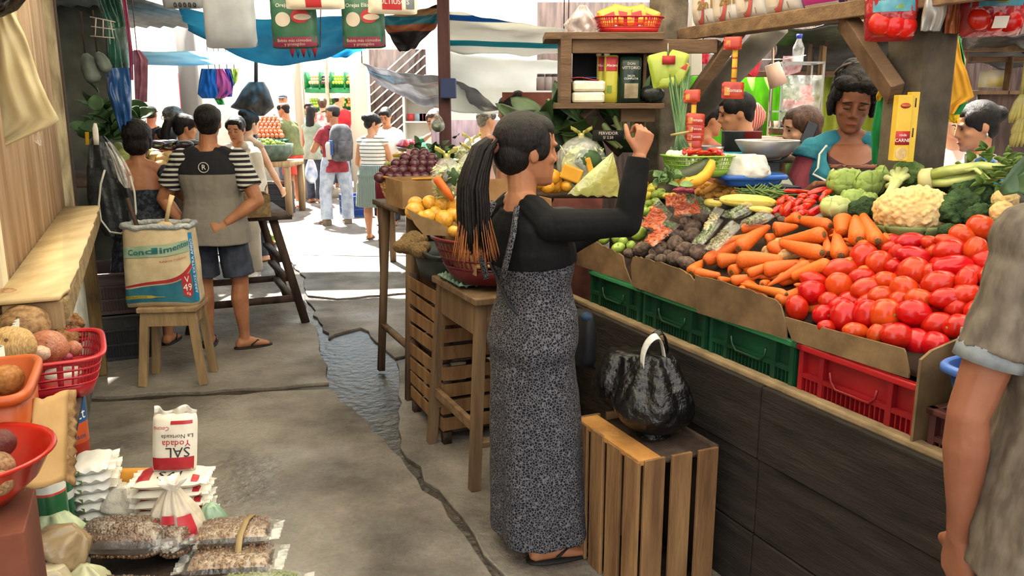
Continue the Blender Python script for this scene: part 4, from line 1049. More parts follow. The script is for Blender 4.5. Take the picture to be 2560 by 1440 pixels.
for i,(s,w)in enumerate(((1.28,1.93),(1.18,1.95),(1.23,2.02))):corn(A(s,w,1.06),AISLE+.6+.3*i,('black corn cob in the grey box, beside the divider','black corn cob in the grey box, beside the grey sleeve','black corn cob at the back of the grey box')[i])
# ---------------------------------------------------------------- middle of the aisle: crates, stools, baskets
def slat(mb,a,b,w,h,up):mb.beam(a,b,w,h,up)
# upright wooden crate with black bags
uc=T('wooden_crate','upright slatted wooden crate carrying the black bags, against the stall','crate',A(2.245,1.52,0),AISLE)
X1,Y1,HT=.155,.20,.52
i=0
for y in(-.165,-.055,.055,.165):
 MB().beam((-X1-.006,y,0),(-X1-.006,y*1.0,HT-R.uniform(0,.012)),.012,.083,V((0,1,0))).build('slat',WDC,uc,bev=.002)
for x in(-.105,0,.105):
 MB().box((x,-Y1-.006,HT/2),(.078,.012,HT-R.uniform(0,.02))).build('slat',WDC,uc,bev=.002)
 MB().box((x,Y1+.006,HT/2),(.078,.012,HT)).build('slat',WDC,uc,bev=.002)
MB().box((X1,0,HT/2),(.012,.38,HT-.02)).build('side_panel',WDD,uc)
MB().box((-X1+.035,0,HT-.012),(.085,.41,.02)).build('top_board',wood('orange top board','9a6a34','c48f50',st=(3,3,3)),uc,bev=.003)
MB().box((0,0,.01),(.29,.38,.015)).build('bottom',WDD,uc)
MB().box((.04,0,HT-.03),(.22,.38,.012)).build('inner_shelf',WDD,uc)
def sackbag(nm,label,cat,loc,r,h,mt,neck=.3,sd=0,sq=(1,1),group=None,vox=0,knot=True,lobes=7):
 ro=T(nm,label,cat,loc,R.uniform(0,6),group);rings=[]
 for j in range(41):
  t=j/40
  rr=(math.sin(min(1,t/.34)*pi/2)**.6 if t<.34 else 1-(1-neck)*((t-.34)/.66)**1.5)*r
  if j==0:rr=r*.45
  rg=[]
  for k in range(72):
   a=2*pi*k/72;f=1+(.03+.16*t**2)*sin(lobes*a+sd+2.5*t+1.5*noise.noise(V((cos(a),sin(a),sd))))*min(1,max(0,t*3-.5))+.10*noise.noise(V((cos(a)*1.5,sin(a)*1.5,t*3+sd)))+.05*noise.noise(V((cos(a)*4,sin(a)*4,t*5+sd)))+.035*abs(noise.noise(V((cos(a)*9,sin(a)*9,t*7+sd))))
   rg.append(V((rr*f*cos(a)*sq[0],rr*f*sin(a)*sq[1],h*t*(1+.03*noise.noise(V((a,t,sd)))))))
  rings.append(rg)
 MB().loft(rings).build('body',mt,ro)
 return ro
b1=sackbag('plastic_bag','full black carrier bag with white loops standing on the crate top','bag',A(2.22,1.53,.515),.135,.28,BLACKB,.34,1)
WF=film('white bag film','d6d4cc',.92,r=.3,s=14)
for sgn in(-1,1):
 def lp_(u,v_,sgn=sgn):
  t=u*pi;c=V((sgn*.022+.055*cos(t)*.8,sgn*.02,.255+.10*sin(t)))
  return c+V((0,0,0))+V((.0,.022*(v_-.5)+.006*sin(u*9),.014*(v_-.5)))
 MB().sheet(lp_,18,4).build('handle',WF if sgn<0 else BLACKB,b1,sol=.003)
b1.rotation_euler.z=rad(25)
sackbag('plastic_bag','glossy black bag slumped behind the bag with white loops','bag',A(2.46,1.58,.515),.135,.22,BLACKB,.5,5,(1,1.1))
# slatted crate stack with black tray of kiwis
wc=T('wooden_crate','tall slatted wooden crate under the dark tray of kiwis','crate',A(3.83,1.42,.0),AISLE)
for k in range(2):
 z0=.06+k*.36
 for j in range(4):
  z=z0+.045+j*.085
  for y0 in(-1,1):MB().box((0,y0*.26,z),(.36,.010,.066)).build('slat',WDC,wc,bev=.002)
  MB().box((-.18,0,z),(.010,.52,.066),Euler((rad(R.uniform(-1.5,1.5)),0,0)).to_matrix()).build('slat',WDC,wc,bev=.002)
  MB().box((.18,0,z),(.010,.52,.066)).build('slat',WDC,wc,bev=.002)
 mb=MB()
 for x in(-.155,.155):
  for y in(-.235,.235):mb.box((x,y,z0+.17),(.04,.04,.35))
 mb.build('corner_post',WDD,wc)
 MB().box((0,0,z0),(.35,.5,.012)).build('bottom',WDD,wc)
for x in(-.16,.16):
 for y in(-.24,.24):MB().box((x,y,.03),(.04,.04,.06)).build('foot',WDD,wc)
DKP=M('dark grey plastic','1d2628','2c383a',r=.4,s=3)
tubx('plastic_tray','dark plastic tray of kiwis on the tall slatted crate','tray',A(3.80,1.40,.78),AISLE,.36,.46,.15,DKP,.84)
KIW=M('kiwi skin','54422a','7b6440',r=.9,s=6,b=.2,bs=40,rnd=.1)
kp=MB().ell((0,0,0),(1,.8,.8),None,16,10,lump(.05,2)).build('kiwi',KIW);its=[]
KPL=lambda px,py:pl(px,py,A(3.8,1.4,.93),(V((0,0,1))-AU*.35).normalized())
for i,(x,y)in enumerate(((150,1200),(195,1205),(245,1215),(285,1240),(200,1150),(250,1130),(290,1160),(310,1210),(235,1170),(180,1180))):
 q=(950+x/2.88,200+y/2.88);p=KPL(*q)
 o=lay(kp,p,basis(R.uniform(-40,40)),(.042,)*3,i==0);tag(o,None,'kiwi','kiwis in the dark tray');its.append((*q,o))
rows(its,4,'fuzzy brown kiwi','tray front','aisle side')
# tall stool table with maroon basket
ts=T('stool_table','tall worn wooden table with apron boards under the maroon basket','table',A(3.34,1.43,0),AISLE)
MB().box((0,0,.825),(.44,.56,.03)).build('table_top',WD,ts,bev=.005)
for x in(-1,1):MB().box((x*.185,0,.735),(.02,.46,.14)).build('apron',WD,ts,bev=.003)
for y in(-1,1):MB().box((0,y*.245,.735),(.36,.02,.14)).build('apron',WDH,ts,bev=.003)
for x in(-1,1):
 for y in(-1,1):MB().beam((x*.18,y*.24,.81),(x*.235,y*.285,0),.045,.045,V((0,1,0))).build('leg',WD,ts,bev=.003)
for x in(-1,1):MB().beam((x*.215,-.27,.27),(x*.215,.27,.27),.025,.045).build('stretcher',WDH,ts,bev=.003)
for y in(-1,1):MB().beam((-.215,y*.27,.20),(.215,y*.27,.20),.045,.025).build('stretcher',WDH,ts,bev=.003)
et=T('egg_tray','pale green egg tray corner squashed under the maroon basket','tray',A(3.40,1.36,.842),AISLE)
def eggsheet(L_,W_,p=.048,a=.016):
 nx,ny=int(L_/p*4),int(W_/p*4)
 return MB().sheet(lambda u,v_:V((L_*(u-.5),W_*(v_-.5),a*(1+sin(2*pi*L_*u/p)*sin(2*pi*W_*v_/p)))),nx,ny)
eggsheet(.29,.29).build('moulded_pulp',M('green pulp','5f8070','87a695',r=.9,s=6),et,sol=.003)
def rib_basket(nm,label,cat,loc,rz,rx,ry,h,mt,tp=.72,rows_=3,n=56,p=2.4,rim=.012,solid=.35,group=None):
 ro=T(nm,label,cat,loc,rz,group);X,Y=V((1,0,0)),V((0,1,0))
 k=lambda t:tp+(1-tp)*t**.8
 rg=lambda t,o=0.:ring(V((0,0,h*t)),X,Y,rx*k(t)+o,ry*k(t)+o,n,p)
 mb=MB();mb.loft([rg(0),rg(solid*.6),rg(solid)],False);mb._add(rg(0.004),[tuple(range(n))])
 for i in range(rows_+1):
  t=solid+(.93-solid)*i/rows_;mb.loft([rg(max(0,t-.022),.002),rg(t+.022,.002)],False)
 ts_=[solid+(.93-solid)*i/6 for i in range(7)]
 for j in range(0,n,1):
  rr=[rg(t,.001)for t in ts_];w=.34
  mb.loft([[r_[j].lerp(r_[(j+1)%n],.5-w/2),r_[j].lerp(r_[(j+1)%n],.5+w/2)]for r_ in rr],False,False)
 mb.build('body',mt,ro,sol=.003)
 MB().loft([rg(.93,.001),rg(.93,rim),rg(.99,rim),rg(1.0,rim*.5),rg(1.0,-.003),rg(.94,-.003)],False).build('rim',mt,ro)
 return ro
MAR=M('maroon plastic','571620','75222c',r=.35,s=3)
rib_basket('fruit_basket','round maroon openwork basket on the tall wooden table','basket',A(3.33,1.42,.868),0,.285,.285,.20,MAR,.68,3,64,2.0)
bx=T('cardboard_box','torn open cardboard box of yellow passion fruits in the maroon basket','box',A(3.34,1.42,.9),AISLE)
mb=MB()
def flap(pts,t):
 mb.prism([V(p)for p in pts],t)
c=bx.location;i_=Matrix.LocRotScale(c,Euler((0,0,AISLE)),None).inverted()
def fl(pxs,off):return[i_@pl(x,y,A(3.34,1.13,1.1)+off,(V((0,-1,0))+V((0,0,.3))).normalized())for x,y in pxs]
mb.prism(fl([(1015,520),(1050,540),(1095,555),(1125,572),(1127,590),(1060,588),(1036,560)],V((0,0,0))),(.004,.004,0));mb.build('front_flap',CARD2,bx,smooth=False)
mb=MB();mb.prism(fl([(1140,590),(1143,565),(1160,552),(1230,550),(1230,600),(1142,600)],V((.0,0,0))),(.004,.004,0));mb.build('front_flap',CARD2,bx,smooth=False)
mb=MB();mb.box((0,.19,.20),(.36,.006,.38));mb.box((.18,0,.18),(.006,.38,.3));mb.box((-.17,0,.10),(.006,.38,.16));mb.box((0,0,.05),(.34,.36,.006));mb.box((0,.02,.16),(.33,.33,.004),Euler((.3,0,0)).to_matrix());mb.build('walls',CARD,bx,smooth=False)
PAS=M('passion fruit skin','c48a24','dca842',r=.3,s=2.5,rnd=.08,sp=.5)
pf_=MB().ell((0,0,0),1,None,22,14,lump(.03,2)).build('passion_fruit',PAS);MB().tube([(.98,0,0),(1.05,0,0)],[.08,.05],8).build('stem_end',CTOP,pf_)
its=[]
PPL=lambda px,py:pl(px,py,A(3.34,1.18,1.12),(V((0,0,1))-V((0,.7,0))).normalized())
for i,(x,y,a)in enumerate(((255,895,56),(250,945,66),(360,888,56),(447,900,58),(550,912,72),(625,862,50),(305,985,42),(352,985,56),(462,1005,66),(600,985,68),(532,1090,42),(690,890,60),(680,975,60),(400,960,50),(520,970,50))):
 q=(950+x/2.88,200+y/2.88);p=PPL(*q);k=a/2.88*dist(p)/FPX
 o=lay(pf_,p,basis(R.uniform(0,180),R.uniform(-40,40)),(k*1.08,k,k),i==0);tag(o,None,'fruit','passion fruits in the torn cardboard box');its.append((*q,o))
rows(its,5,'yellow passion fruit','box front','aisle side')
# bags of cut vegetables
KN=film('yellow film knot','d8d070',.7,r=.3)
SHW=M('shredded cabbage','a9b474','d6d8aa',r=.6,s=7,rnd=.1);HERB=M('dark green herb','26401f','48683a',r=.6,s=8)
def vegbag(px,py,Y,rx,rz,label,seed,carrot_=None,dark=True):
 p=P(px,py,Y);t=(p-V((0,0,CAMH))).length;k=t/FPX;rx,rz=rx*k,rz*k
 ro=T('vegetable_bag',label,'bag',p-V((0,0,rz)),0);rr=random.Random(seed)
 c=V((0,0,rz));rg=[]
 for j in range(17):
  tt=j/16;f=math.sin(min(1,tt/.42)*pi/2)**.55 if tt<.42 else max(.10,math.cos(max(0,(tt-.55)/.45)*pi/2)**.55)
  rg.append([V((rx*f*cos(a)*(1+.05*noise.noise(V((cos(a)*2,sin(a)*2,tt*3+seed)))),rx*.8*f*sin(a)*(1+.05*noise.noise(V((cos(a)*2,sin(a)*2,tt*3+seed)))),2*rz*tt))for a in[2*pi*q/28 for q in range(28)]])
 MB().loft(rg).build('film',CLEAR,ro)
 mb=MB()
 for _ in range(110):
  a=rr.uniform(0,2*pi);z=rr.uniform(.15,1.5)*rz;r_=rx*.86*rr.uniform(.75,1.02);q=V((r_*cos(a),r_*.78*sin(a),z));d=V((rr.gauss(0,1),rr.gauss(0,1),rr.gauss(0,1))).normalized()*rr.uniform(.015,.04)
  mb.tube([q-d,q+V((0,0,.004)),q+d*.8],[.004,.006,.004],5,.5)
 mb.ell((0,0,rz*.85),(rx*.8,rx*.6,rz*.72));tag(mb.build('cut_vegetables',SHW,ro),kind='stuff')
 if dark:MB().ell((rx*.25,-rx*.5,rz*1.1),(rx*.55,rx*.35,rz*.42),None,16,12,lump(.25,3,seed)).build('herbs',HERB,ro,disp=.01,dsc=.02)
 if carrot_:
  a,b=V(carrot_[0]),V(carrot_[1]);MB().tube([a,a.lerp(b,.1),a.lerp(b,.6),b],[.012,.020,.018,.008],12).build('carrot_stick',CAR,ro)
 mb=MB();mb.tube([(0,0,2*rz-.012),(0,0,2*rz+.012)],[.013,.016],8)
 for a in(-1,1):mb.sheet(lambda u,v_:V((a*(.006+.045*u),-.01+.026*(v_-.5)*(1+u)+.006*sin(u*7),2*rz+.012+.026*u+.010*sin(v_*6+u*3))),6,4)
 mb.build('knot',KN,ro,sol=.001)
 return ro
def onit(ro,z):ro.location.z=z;return ro
vegbag(1118,447,3.62,38,55,'clear bag of cut vegetables with a carrot stick, above passion fruits',1,((-.045,-.065,.11),(.03,-.075,.01)))
vegbag(1180,440,4.2,40,60,'clear knotted bag of shredded cabbage beside the ponytail',2,None,False)
vegbag(1180,385,4.5,42,32,'greyish clear bag of greens behind the knotted vegetable bags',3)
ro=vegbag(1452,405,4.0,60,64,'large clear bag of greens and pumpkin pieces beyond the face',4)
for c_,d_,a_ in(((-.05,-.088,.075),(.10,.02,.07),.35),((.035,-.09,.11),(.03,.02,.09),-.3)):MB().box(c_,d_,Euler((0,a_,0)).to_matrix()).build('pumpkin_piece',M('pumpkin flesh','cc8c18','e0a834',r=.5,s=5),ro,bev=.008)
st2=T('fruit_table','low table behind the passion fruits carrying the bagged vegetables','table',A(3.97,1.87,0),AISLE)
MB().box((0,0,1.03),(.84,.68,.03)).build('table_top',WDD,st2)
for x in(-.2,.38):
 for y in(-.3,.3):MB().box((x,y,.51),(.05,.05,1.02)).build('leg',WDD,st2)
 # oranges beyond the woman's chin
its=[];op=citrus(2,'orange')
for i,(x,y,a)in enumerate(((195,735,55),(285,700,62),(300,750,66),(215,720,40),(390,765,40),(335,775,40),(255,770,50))):
 q=(1000+x/2.0+350,200+y/2.0+60);q=(950+(950+x)/2.88,200+(y)/2.88)
 p=P(q[0],q[1],3.9+.03*(i%3));k=a/2.88*3.95/FPX
 o=lay(op,p,basis(R.uniform(0,180)),(k,k,k),i==0);tag(o,None,'orange',"oranges just beyond the woman's chin");its.append((*q,o))
rows(its,4,'yellow orange fruit','black sleeve',"woman's chin")
# yellow basket of purple fruit and its table
YB=M('yellow plastic','b8862a','d3a344',r=.4,s=3)
bt=P(1050,505,4.75)
rib_basket('fruit_basket','yellow openwork basket heaped with dark purple fruits','basket',V((bt.x,bt.y,bt.z)),AISLE,.22,.24,.16,YB,.8,3,48,3.2)
PUR=M('purple fruit skin','3c1a24','5f2c38',r=.3,s=2,rnd=.12,sp=.5)
pp=MB().ell((0,0,0),(1,1,.95),None,14,10,lump(.04,2)).build('purple_fruit',PUR);its=[]
n=0
for k,(m_,z_)in enumerate(((9,.17),(8,.205),(6,.24),(4,.27),(2,.295))):
 for j in range(m_):
  x=(j-(m_-1)/2)*.052;p=bt+V((x,-.12+.045*k,z_-.02))+V((R.uniform(-.008,.008),R.uniform(-.01,.01),0))
  o=lay(pp,p,basis(R.uniform(0,180)),(.033,.031,.031),n==0);n+=1;tag(o,None,'fruit','purple fruits in the yellow basket')
  o['label']='dark purple fruit, %s tier up in the yellow basket, %s from the aisle side'%(ORD[k+1],ORD[j+1])
yt=T('side_table','wooden table on thin legs under the yellow basket','table',V((bt.x+.1,bt.y+.05,0)),AISLE)
MB().box((0,0,bt.z-.02),(.62,.62,.03)).build('table_top',WD,yt)
for x in(-.27,.27):
 for y in(-.27,.27):MB().beam((x*.9,y*.9,bt.z-.03),(x*1.1,y*1.1,0),.04,.04,V((0,1,0))).build('leg',WD,yt)
MB().beam((-.28,-.28,.3),(-.28,.28,.3),.03,.03).build('stretcher',WD,yt);MB().beam((-.28,-.28,.36),(.28,-.28,.36),.03,.03).build('stretcher',WD,yt)
p=P(1050,492,4.3);o=T('cardboard_box','flat open cardboard carton below the yellow basket','box',P(1055,512,4.35),AISLE)
mb=MB();mb.box((-.15,0,.07),(.005,.3,.14));mb.box((0,-.15,.07),(.3,.005,.14));mb.box((.15,0,.07),(.005,.3,.14));mb.box((0,.15,.07),(.3,.005,.14));mb.box((0,0,.004),(.3,.3,.005));mb.build('walls',CARD,o,smooth=False)
sg=T('price_sign','pink cardboard price sign hand lettered, stuck in the purple fruits','sign',P(1036,412,4.95))
MB().box((0,0,.045),(.1,.003,.085),Euler((rad(-8),rad(8),0)).to_matrix()).build('card',M('pink card','b08088','c8a0a4',r=.8,s=8),sg)
INK=M('red ink','7c2030',r=.7)
for k,(tx,sz)in enumerate((('TOMATE',.022),('ARBOL',.022),('1K 1.0',.028))):text(tx,'lettering',sg,INK,(0,-.006,.074-.027*k),(1,0,-.12),(0.12,0,1),sz)
# ---------------------------------------------------------------- near stand by the ledge: baskets, packets, salt and beans
nt=T('display_table','low crate-built table under the salt and bean packets','table',A(1.95,-.1,0),AISLE)
MB().prism([V(q)for q in((-.08,-1.1,.40),(.28,-1.1,.40),(.28,.28,.40),(.06,.58,.40),(-.12,.66,.40))],(0,0,.025)).build('table_top',WDD,nt)
for x,y in((-.04,-.9),(.22,-.9),(.2,.2),(-.06,.5)):MB().box((x,y,.2),(.05,.05,.4)).build('leg',WDD,nt)
ns=T('basket_stand','dark wooden stand carrying the red and orange baskets','stand',A(2.5,-.31,.0),AISLE)
MB().box((0,0,.79),(.20,.82,.02)).build('board',WDD,ns)
for y in(-.36,.36):MB().box((-.04,y,.39),(.05,.05,.78)).build('leg',WDD,ns)
RED=M('red plastic','9c1420','c02430',r=.3,s=2,sp=.5)
rb=rib_basket('vegetable_basket','red openwork basket of onions and tubers next to the ledge','basket',A(2.66,-.285,.802),AISLE+.06,.135,.185,.125,RED,.74,3,60,4.5)
ORP=M('orange plastic','a8481c','c8622c',r=.35,s=3)
tubx('vegetable_tub','orange plastic tub of tubers beside the red basket','tub',A(2.12,-.345,.802),AISLE,.15,.33,.20,ORP,.86)
BTU=M('brown tuber','7a5a3c','a5825c',r=.75,s=5,b=.2,bs=16,rnd=.08)
def tuber(px,py,Y,a,b,an,nm,label,mt,cat,sd,fn=None,tilt=0):
 p=P(px,py,Y);k=(p-V((0,0,CAMH))).length/FPX
 o=MB().ell((0,0,0),1,None,26,18,fn or lump(.10,1.5,sd)).build(nm,mt);o.location=p;o.rotation_euler=basis(an,tilt).to_euler();o.scale=(a*k,b*k,b*k)
 MB().ell((.2,.35,.86),(.10,.10,.06),None,8,6).build('eye_scar',CTOP,o)
 return tag(o,label,cat)
tuber(63,815,2.40,54,46,10,'tuber','large smooth brown tuber on top behind the red basket',BTU,'tuber',1)
tuber(20,770,2.50,42,50,60,'tuber','brown tuber with a dark eye, topmost against the wall',BTU,'tuber',2)
tuber(75,760,2.60,36,28,-20,'tuber','dark brown tuber below the ledge corner',M('dark tuber','5c4630','80664a',r=.8,s=6,b=.2),'tuber',3)
CEL_=M('ribbed tan root','9c7a4c','c6a470',r=.7,s=4,st=(6,1,1),b=.15)
tuber(30,865,2.12,50,42,0,'tuber','ribbed tan tuber resting across the orange tub rim',CEL_,'tuber',4,lambda q:q*(1+.04*cos(9*math.atan2(q.y,q.z))*(1-abs(q.x))+.06*noise.noise(q*2)))
tuber(15,948,1.95,44,38,20,'tuber','orange brown tuber inside the orange tub',M('orange tuber','9a6430','c28a4c',r=.6,s=4),'tuber',5)
tuber(48,918,2.0,26,22,60,'tuber','small pale tuber at the orange tub corner',BTU,'tuber',6)
ONB=M('brown onion skin','8a4a34','b57a5a',r=.3,s=3,st=(1,5,5),b=.05)
tuber(122,866,2.28,40,36,-20,'onion','shiny red brown onion in the red basket',ONB,'onion',7,lambda q:q*(1+.12*max(0,abs(q.x)-.8)/.2))
tuber(98,885,2.22,24,18,10,'onion','pale onion half buried beside the shiny onion',M('pale onion skin','a88a72','cbb39c',r=.4,s=4),'onion',8)
tuber(183,872,2.34,18,18,40,'onion','small dark onion with dry root at the basket corner',ONB,'onion',9)
tuber(166,892,2.28,14,10,-10,'onion','smallest purple onion at the red basket rim',ONR,'onion',10)
CRK=M('knobbly brown root','5c3c22','9a6c40',r=.85,s=14,b=.8,bs=50)
for i,(px,py,Y,a,b)in enumerate(((140,810,2.52,40,32),(175,815,2.6,32,26),(165,850,2.42,28,24),(190,838,2.52,26,18))):
 p=P(px,py,Y);k=(p-V((0,0,CAMH))).length/FPX;mb=MB();rr=random.Random(i)
 for _ in range(26):
  q=V((rr.gauss(0,1),rr.gauss(0,1),rr.gauss(0,1))).normalized();mb.ell(V((q.x*a*k*.8,q.y*b*k*.8,q.z*b*k*.8)),(rr.uniform(.2,.45)*b*k,)*3,None,8,6)
 mb.ell((0,0,0),(a*k*.8,b*k*.8,b*k*.8));o=mb.build('knobbly_root',CRK,vox=.004,sm=1,disp=.012,dsc=.012);o.location=p
 tag(o,('knobbly brown root behind the shiny onion, largest of four','knobbly root at the far edge of the red basket','knobbly root just above the small dark onion','flaky root at the basket corner below the ledge')[i],'root','knobbly roots in the red basket')
RB=M('red bowl plastic','a81c14','cc3220',r=.22,s=2,sp=.6)
bw=T('plastic_bowl','wide flared red plastic bowl at the picture edge','bowl',P(-75,1255,1.50));k=.155
MB().rev([(.0,0),(k*.5,0),(k*.8,.05),(k*.96,.10),(k*1.04,.105),(k*1.05,.098),(k*.98,.092),(k*.82,.045),(k*.48,-.004),(0,-.004)],40).build('bowl',RB,bw)
bw['label']='wide flared red plastic bowl below the orange tub'
tuber(-2,1110,1.50,34,30,30,'tuber','dark red tuber lying in the red bowl',M('dark red tuber','4a1c18','6a2c24',r=.6),'tuber',11)
tuber(0,1165,1.47,26,30,30,'tuber','tan tuber lying in the red bowl',BTU,'tuber',12)
tuber(-2,1210,1.44,30,26,30,'tuber','brown tuber lowest in the red bowl',BTU,'tuber',13)
o=T('cardboard_carton','reddish cardboard carton under the red bowl','box',P(10,1440,1.45));o.location.z=.43
MB().box((-.06,0,.20),(.22,.2,.40),AR).build('carton',M('red brown carton','5c3022','7c4632',r=.85,s=6),o,bev=.003)
def quad(c4,Y=None,w=None):return[P(x,y,Y)for x,y in c4]
pp_=T('paper_sack','folded brown paper sack under the red basket','sack',P(110,1200,1.8));L0=pp_.location.copy()
a,b,c,d=P(85,1000,1.80)-L0,P(166,975,1.88)-L0,P(160,1200,1.76)-L0,P(58,1222,1.64)-L0
MB().sheet(lambda u,v_:a.lerp(b,u).lerp(d.lerp(c,u),v_)+V((0,0,.006*noise.noise(V((u*4,v_*5,0)))))-V((0,.02,0))*sin(pi*u),10,14).build('paper',M('kraft paper','a3804f','c4a06c',r=.8,s=5,b=.15,bs=12),pp_,sol=.012)
MB().sheet(lambda u,v_:b.lerp(b+V((.006,.03,-.01)),u).lerp(c.lerp(c+V((.006,.03,-.03)),u),v_)+V((.004*sin(v_*60),0,0)),4,20).build('corrugated_edge',M('corrugated edge','7c5c38','a9875c',r=.9,s=40),pp_,sol=.004)
# rolls
def roll(px,py,Y,r,h,label,cols,nm='paper_roll',txt=None):
 p=P(px,py,Y);ro=T(nm,label,'paper roll',p)
 mt=M('wrap '+label[:24],pat=bands(2,cols,1/(h*1.001)),r=.25,sp=.6)
 MB().rev([(0,0),(r*.9,0),(r,.008),(r,h-.01),(r*.93,h-.002),(r*.35,h),(r*.3,h-.01),(0,h-.01)],32).build('wrapper',mt,ro)
 if txt:
  for s_,z,sz,mt_ in txt:text(s_,'lettering',ro,mt_,(0,0,0),(1,0,0),(0,0,1),sz,fn=lambda x,y,z=z:V(((r+.0012)*sin(x/r+.55),-(r+.0012)*cos(x/r+.55),z+y)))
 return ro
WINK=M('white ink','e8e6de',r=.5);BINK=M('blue ink','1c3c78',r=.5);RINK=M('red print','b02028',r=.5);KINK=M('dark print','2c2c30',r=.6)
def atz(px,z,Y):p=P(px,1000,Y);return V((p.x,p.y,z))
for i,(px,Y,cols,lab)in enumerate(((190,2.42,[(0,'b03018'),(.22,'c8582c'),(.44,'2c5a92'),(.70,'dcdad2')],'tall kitchen roll pack with blue and orange wrapper beside the white panel'),(140,2.16,[(0,'1d5c38'),(.42,'cfd4cc'),(.52,'1d5c38'),(.82,'c8423a'),(.85,'d8dad2')],'green and white roll pack in front of the blue one'),(118,2.02,[(0,'1d5c38'),(.42,'cfd4cc'),(.52,'1d5c38'),(.82,'c8423a'),(.85,'d8dad2')],'green and white roll pack below the paper sack'))):
 z=.43;p=P(px,1200,Y);ro=roll(px,1200,Y,.052 if i==0 else .042,.30 if i==0 else .22,lab,cols,txt=[('Scott',.16,.05,WINK),('Multiusos',.09,.024,BINK),('2x1',.255,.03,RINK)]if i==0 else None)
 ro.location=V((p.x,p.y,z if i else .52))
 if i==0:pass
bl=T('support_box','pale carton hidden behind the white packets, carrying the tall roll pack','box',V((P(190,1200,2.42).x,2.42,.43)))
MB().box((0,0,.045),(.1,.1,.09)).build('carton',CARD,bl)
# pillow shaped packets
class Pil:
 def __init__(s,org,ex,ey,ez,L_,W_,H_,sd=0,flat=.0):
  s.o,s.ex,s.ey,s.ez,s.L,s.W,s.H,s.sd,s.flat=V(org),V(ex).normalized(),V(ey).normalized(),V(ez).normalized(),L_,W_,H_,sd,flat
 def S(s,u,v_,sg,e=0.):
  x,y=2*u-1,2*v_-1
  b=(max(0,1-abs(x)**5)*max(0,1-abs(y)**2.6))**.5
  n=1+.12*noise.noise(V((u*5,v_*4,s.sd)))
  zz=sg*b*s.H/2*n+e
  pinch=1-.06*abs(x)**8
  return s.o+s.ex*(x*s.L/2)+s.ey*(y*s.W/2*pinch)+s.ez*(zz+.004*sin(9*y+s.sd)*abs(x)**8)
 def shell(s,nm,mt,ro,nu=20,nv=14):
  mb=MB()
  for sg in(1,-1):mb.sheet(lambda u,v_:s.S(u,v_,sg),nu,nv)
  return mb.build(nm,mt,ro)
 def fringe(s,nm,mt,ro,l=.018):
  for e in(0,1):MB().sheet(lambda u,v_:s.S(e,v_,0)+s.ex*((e*2-1)*l*u)+s.ez*(.004*sin(v_*40+s.sd)*u),3,26).build(nm,mt,ro)
 def patch(s,nm,mt,ro,u0,u1,v0,v1,sg=1,e=.0012,n=8):
  return MB().sheet(lambda u,v_:s.S(u0+(u1-u0)*u,v0+(v1-v0)*v_,sg,e*sg),n,n).build(nm,mt,ro)
 def txt(s,t,ro,mt,u,v_,size,sg=1,e=.002,flip=1,sh=0,sx=1,bold=0.):
  return text(t,'lettering',ro,mt,(0,0,0),(1,0,0),(0,1,0),size,fn=lambda x,y:s.S(u+flip*x/s.L*sx,v_+flip*y/s.W*sx,sg,e*sg),shear=sh,bold=bold)
SALT=M('salt bag film','dcd4c0','ece6d6',r=.35,s=7,b=.12,bs=16,sp=.5);SRED=M('salt bag red','a01c26','bc303a',r=.35,s=6)
CRW=film('crimped film','e6e2d6',.75,r=.3)
Z1=V((0,0,1))
ux=(P(520,1180,2.2)-P(360,1180,2.2)).normalized();ux=V((cos(.13),sin(.13),0));uy=V((-ux.y,ux.x,0))
base=P(440,1285,2.2);base.z=.425
for i in range(5):
 z=.425+.031*i;L0=V((base.x+R.uniform(-.006,.006),base.y,z));ro=T('salt_packet','white and red salt packet lying flat, %s from the bottom of the salt stack'%ORD[i+1],'salt packet',L0,0,'salt packets stacked flat')
 q=Pil((0,0,.016),ux,uy,Z1,.185,.125,.036,i)
 q.shell('packet',SALT,ro);q.fringe('seam',CRW,ro);q.patch('red_panel',SRED,ro,.04,.24,.15,.9);q.patch('red_panel',SRED,ro,.86,.96,.05,.3)
 q.txt('SAL',ro,KINK,.55,.3,.05)
 for e_ in(.12,.9):pass
ro=T('salt_packet','salt packet standing upright on top of the salt stack','salt packet',V((base.x+.01,base.y+.015,.58)),0)
ez=V((.1,-1,.12)).normalized();q=Pil((0,0,.087),(.06,.1,1),V((1,.1,0)),-ez,.17,.125,.05,9)
q.shell('packet',SALT,ro)
MB().sheet(lambda u,v_:q.S(1,v_,0)+q.ex*(.016*u*(1+.5*cos(v_*9)))+q.ez*(.006*sin(v_*20)),3,20).build('ears',CRW,ro,sol=.001)
q.patch('red_panel',SRED,ro,.04,.27,.04,.96,-1);q.patch('red_panel',SRED,ro,.84,.90,.45,.92,-1)
def up(t,u,v_,size,mt,e=.0025,q=q,ro=ro):text(t,'lettering',ro,mt,(0,0,0),(1,0,0),(0,1,0),size,fn=lambda x,y:q.S(u-y/q.L,v_-x/q.W,-1,-e))
up('SAL',.37,.62,.042,KINK);up('Yodada',.52,.58,.026,RINK);up('La Norteada',.64,.6,.017,KINK);up('Cocina',.78,.25,.016,RINK)
ro=sackbag('salt_bag','knotted clear bag of salt packets in front of the salt stack','bag',P(440,1318,2.05),.078,.175,film('salt sack film','d2c6b0',.93,r=.25,s=16,b=.6),.22,3,(1,.9),lobes=9);ro.location.z=.426;ro.rotation_euler.z=0
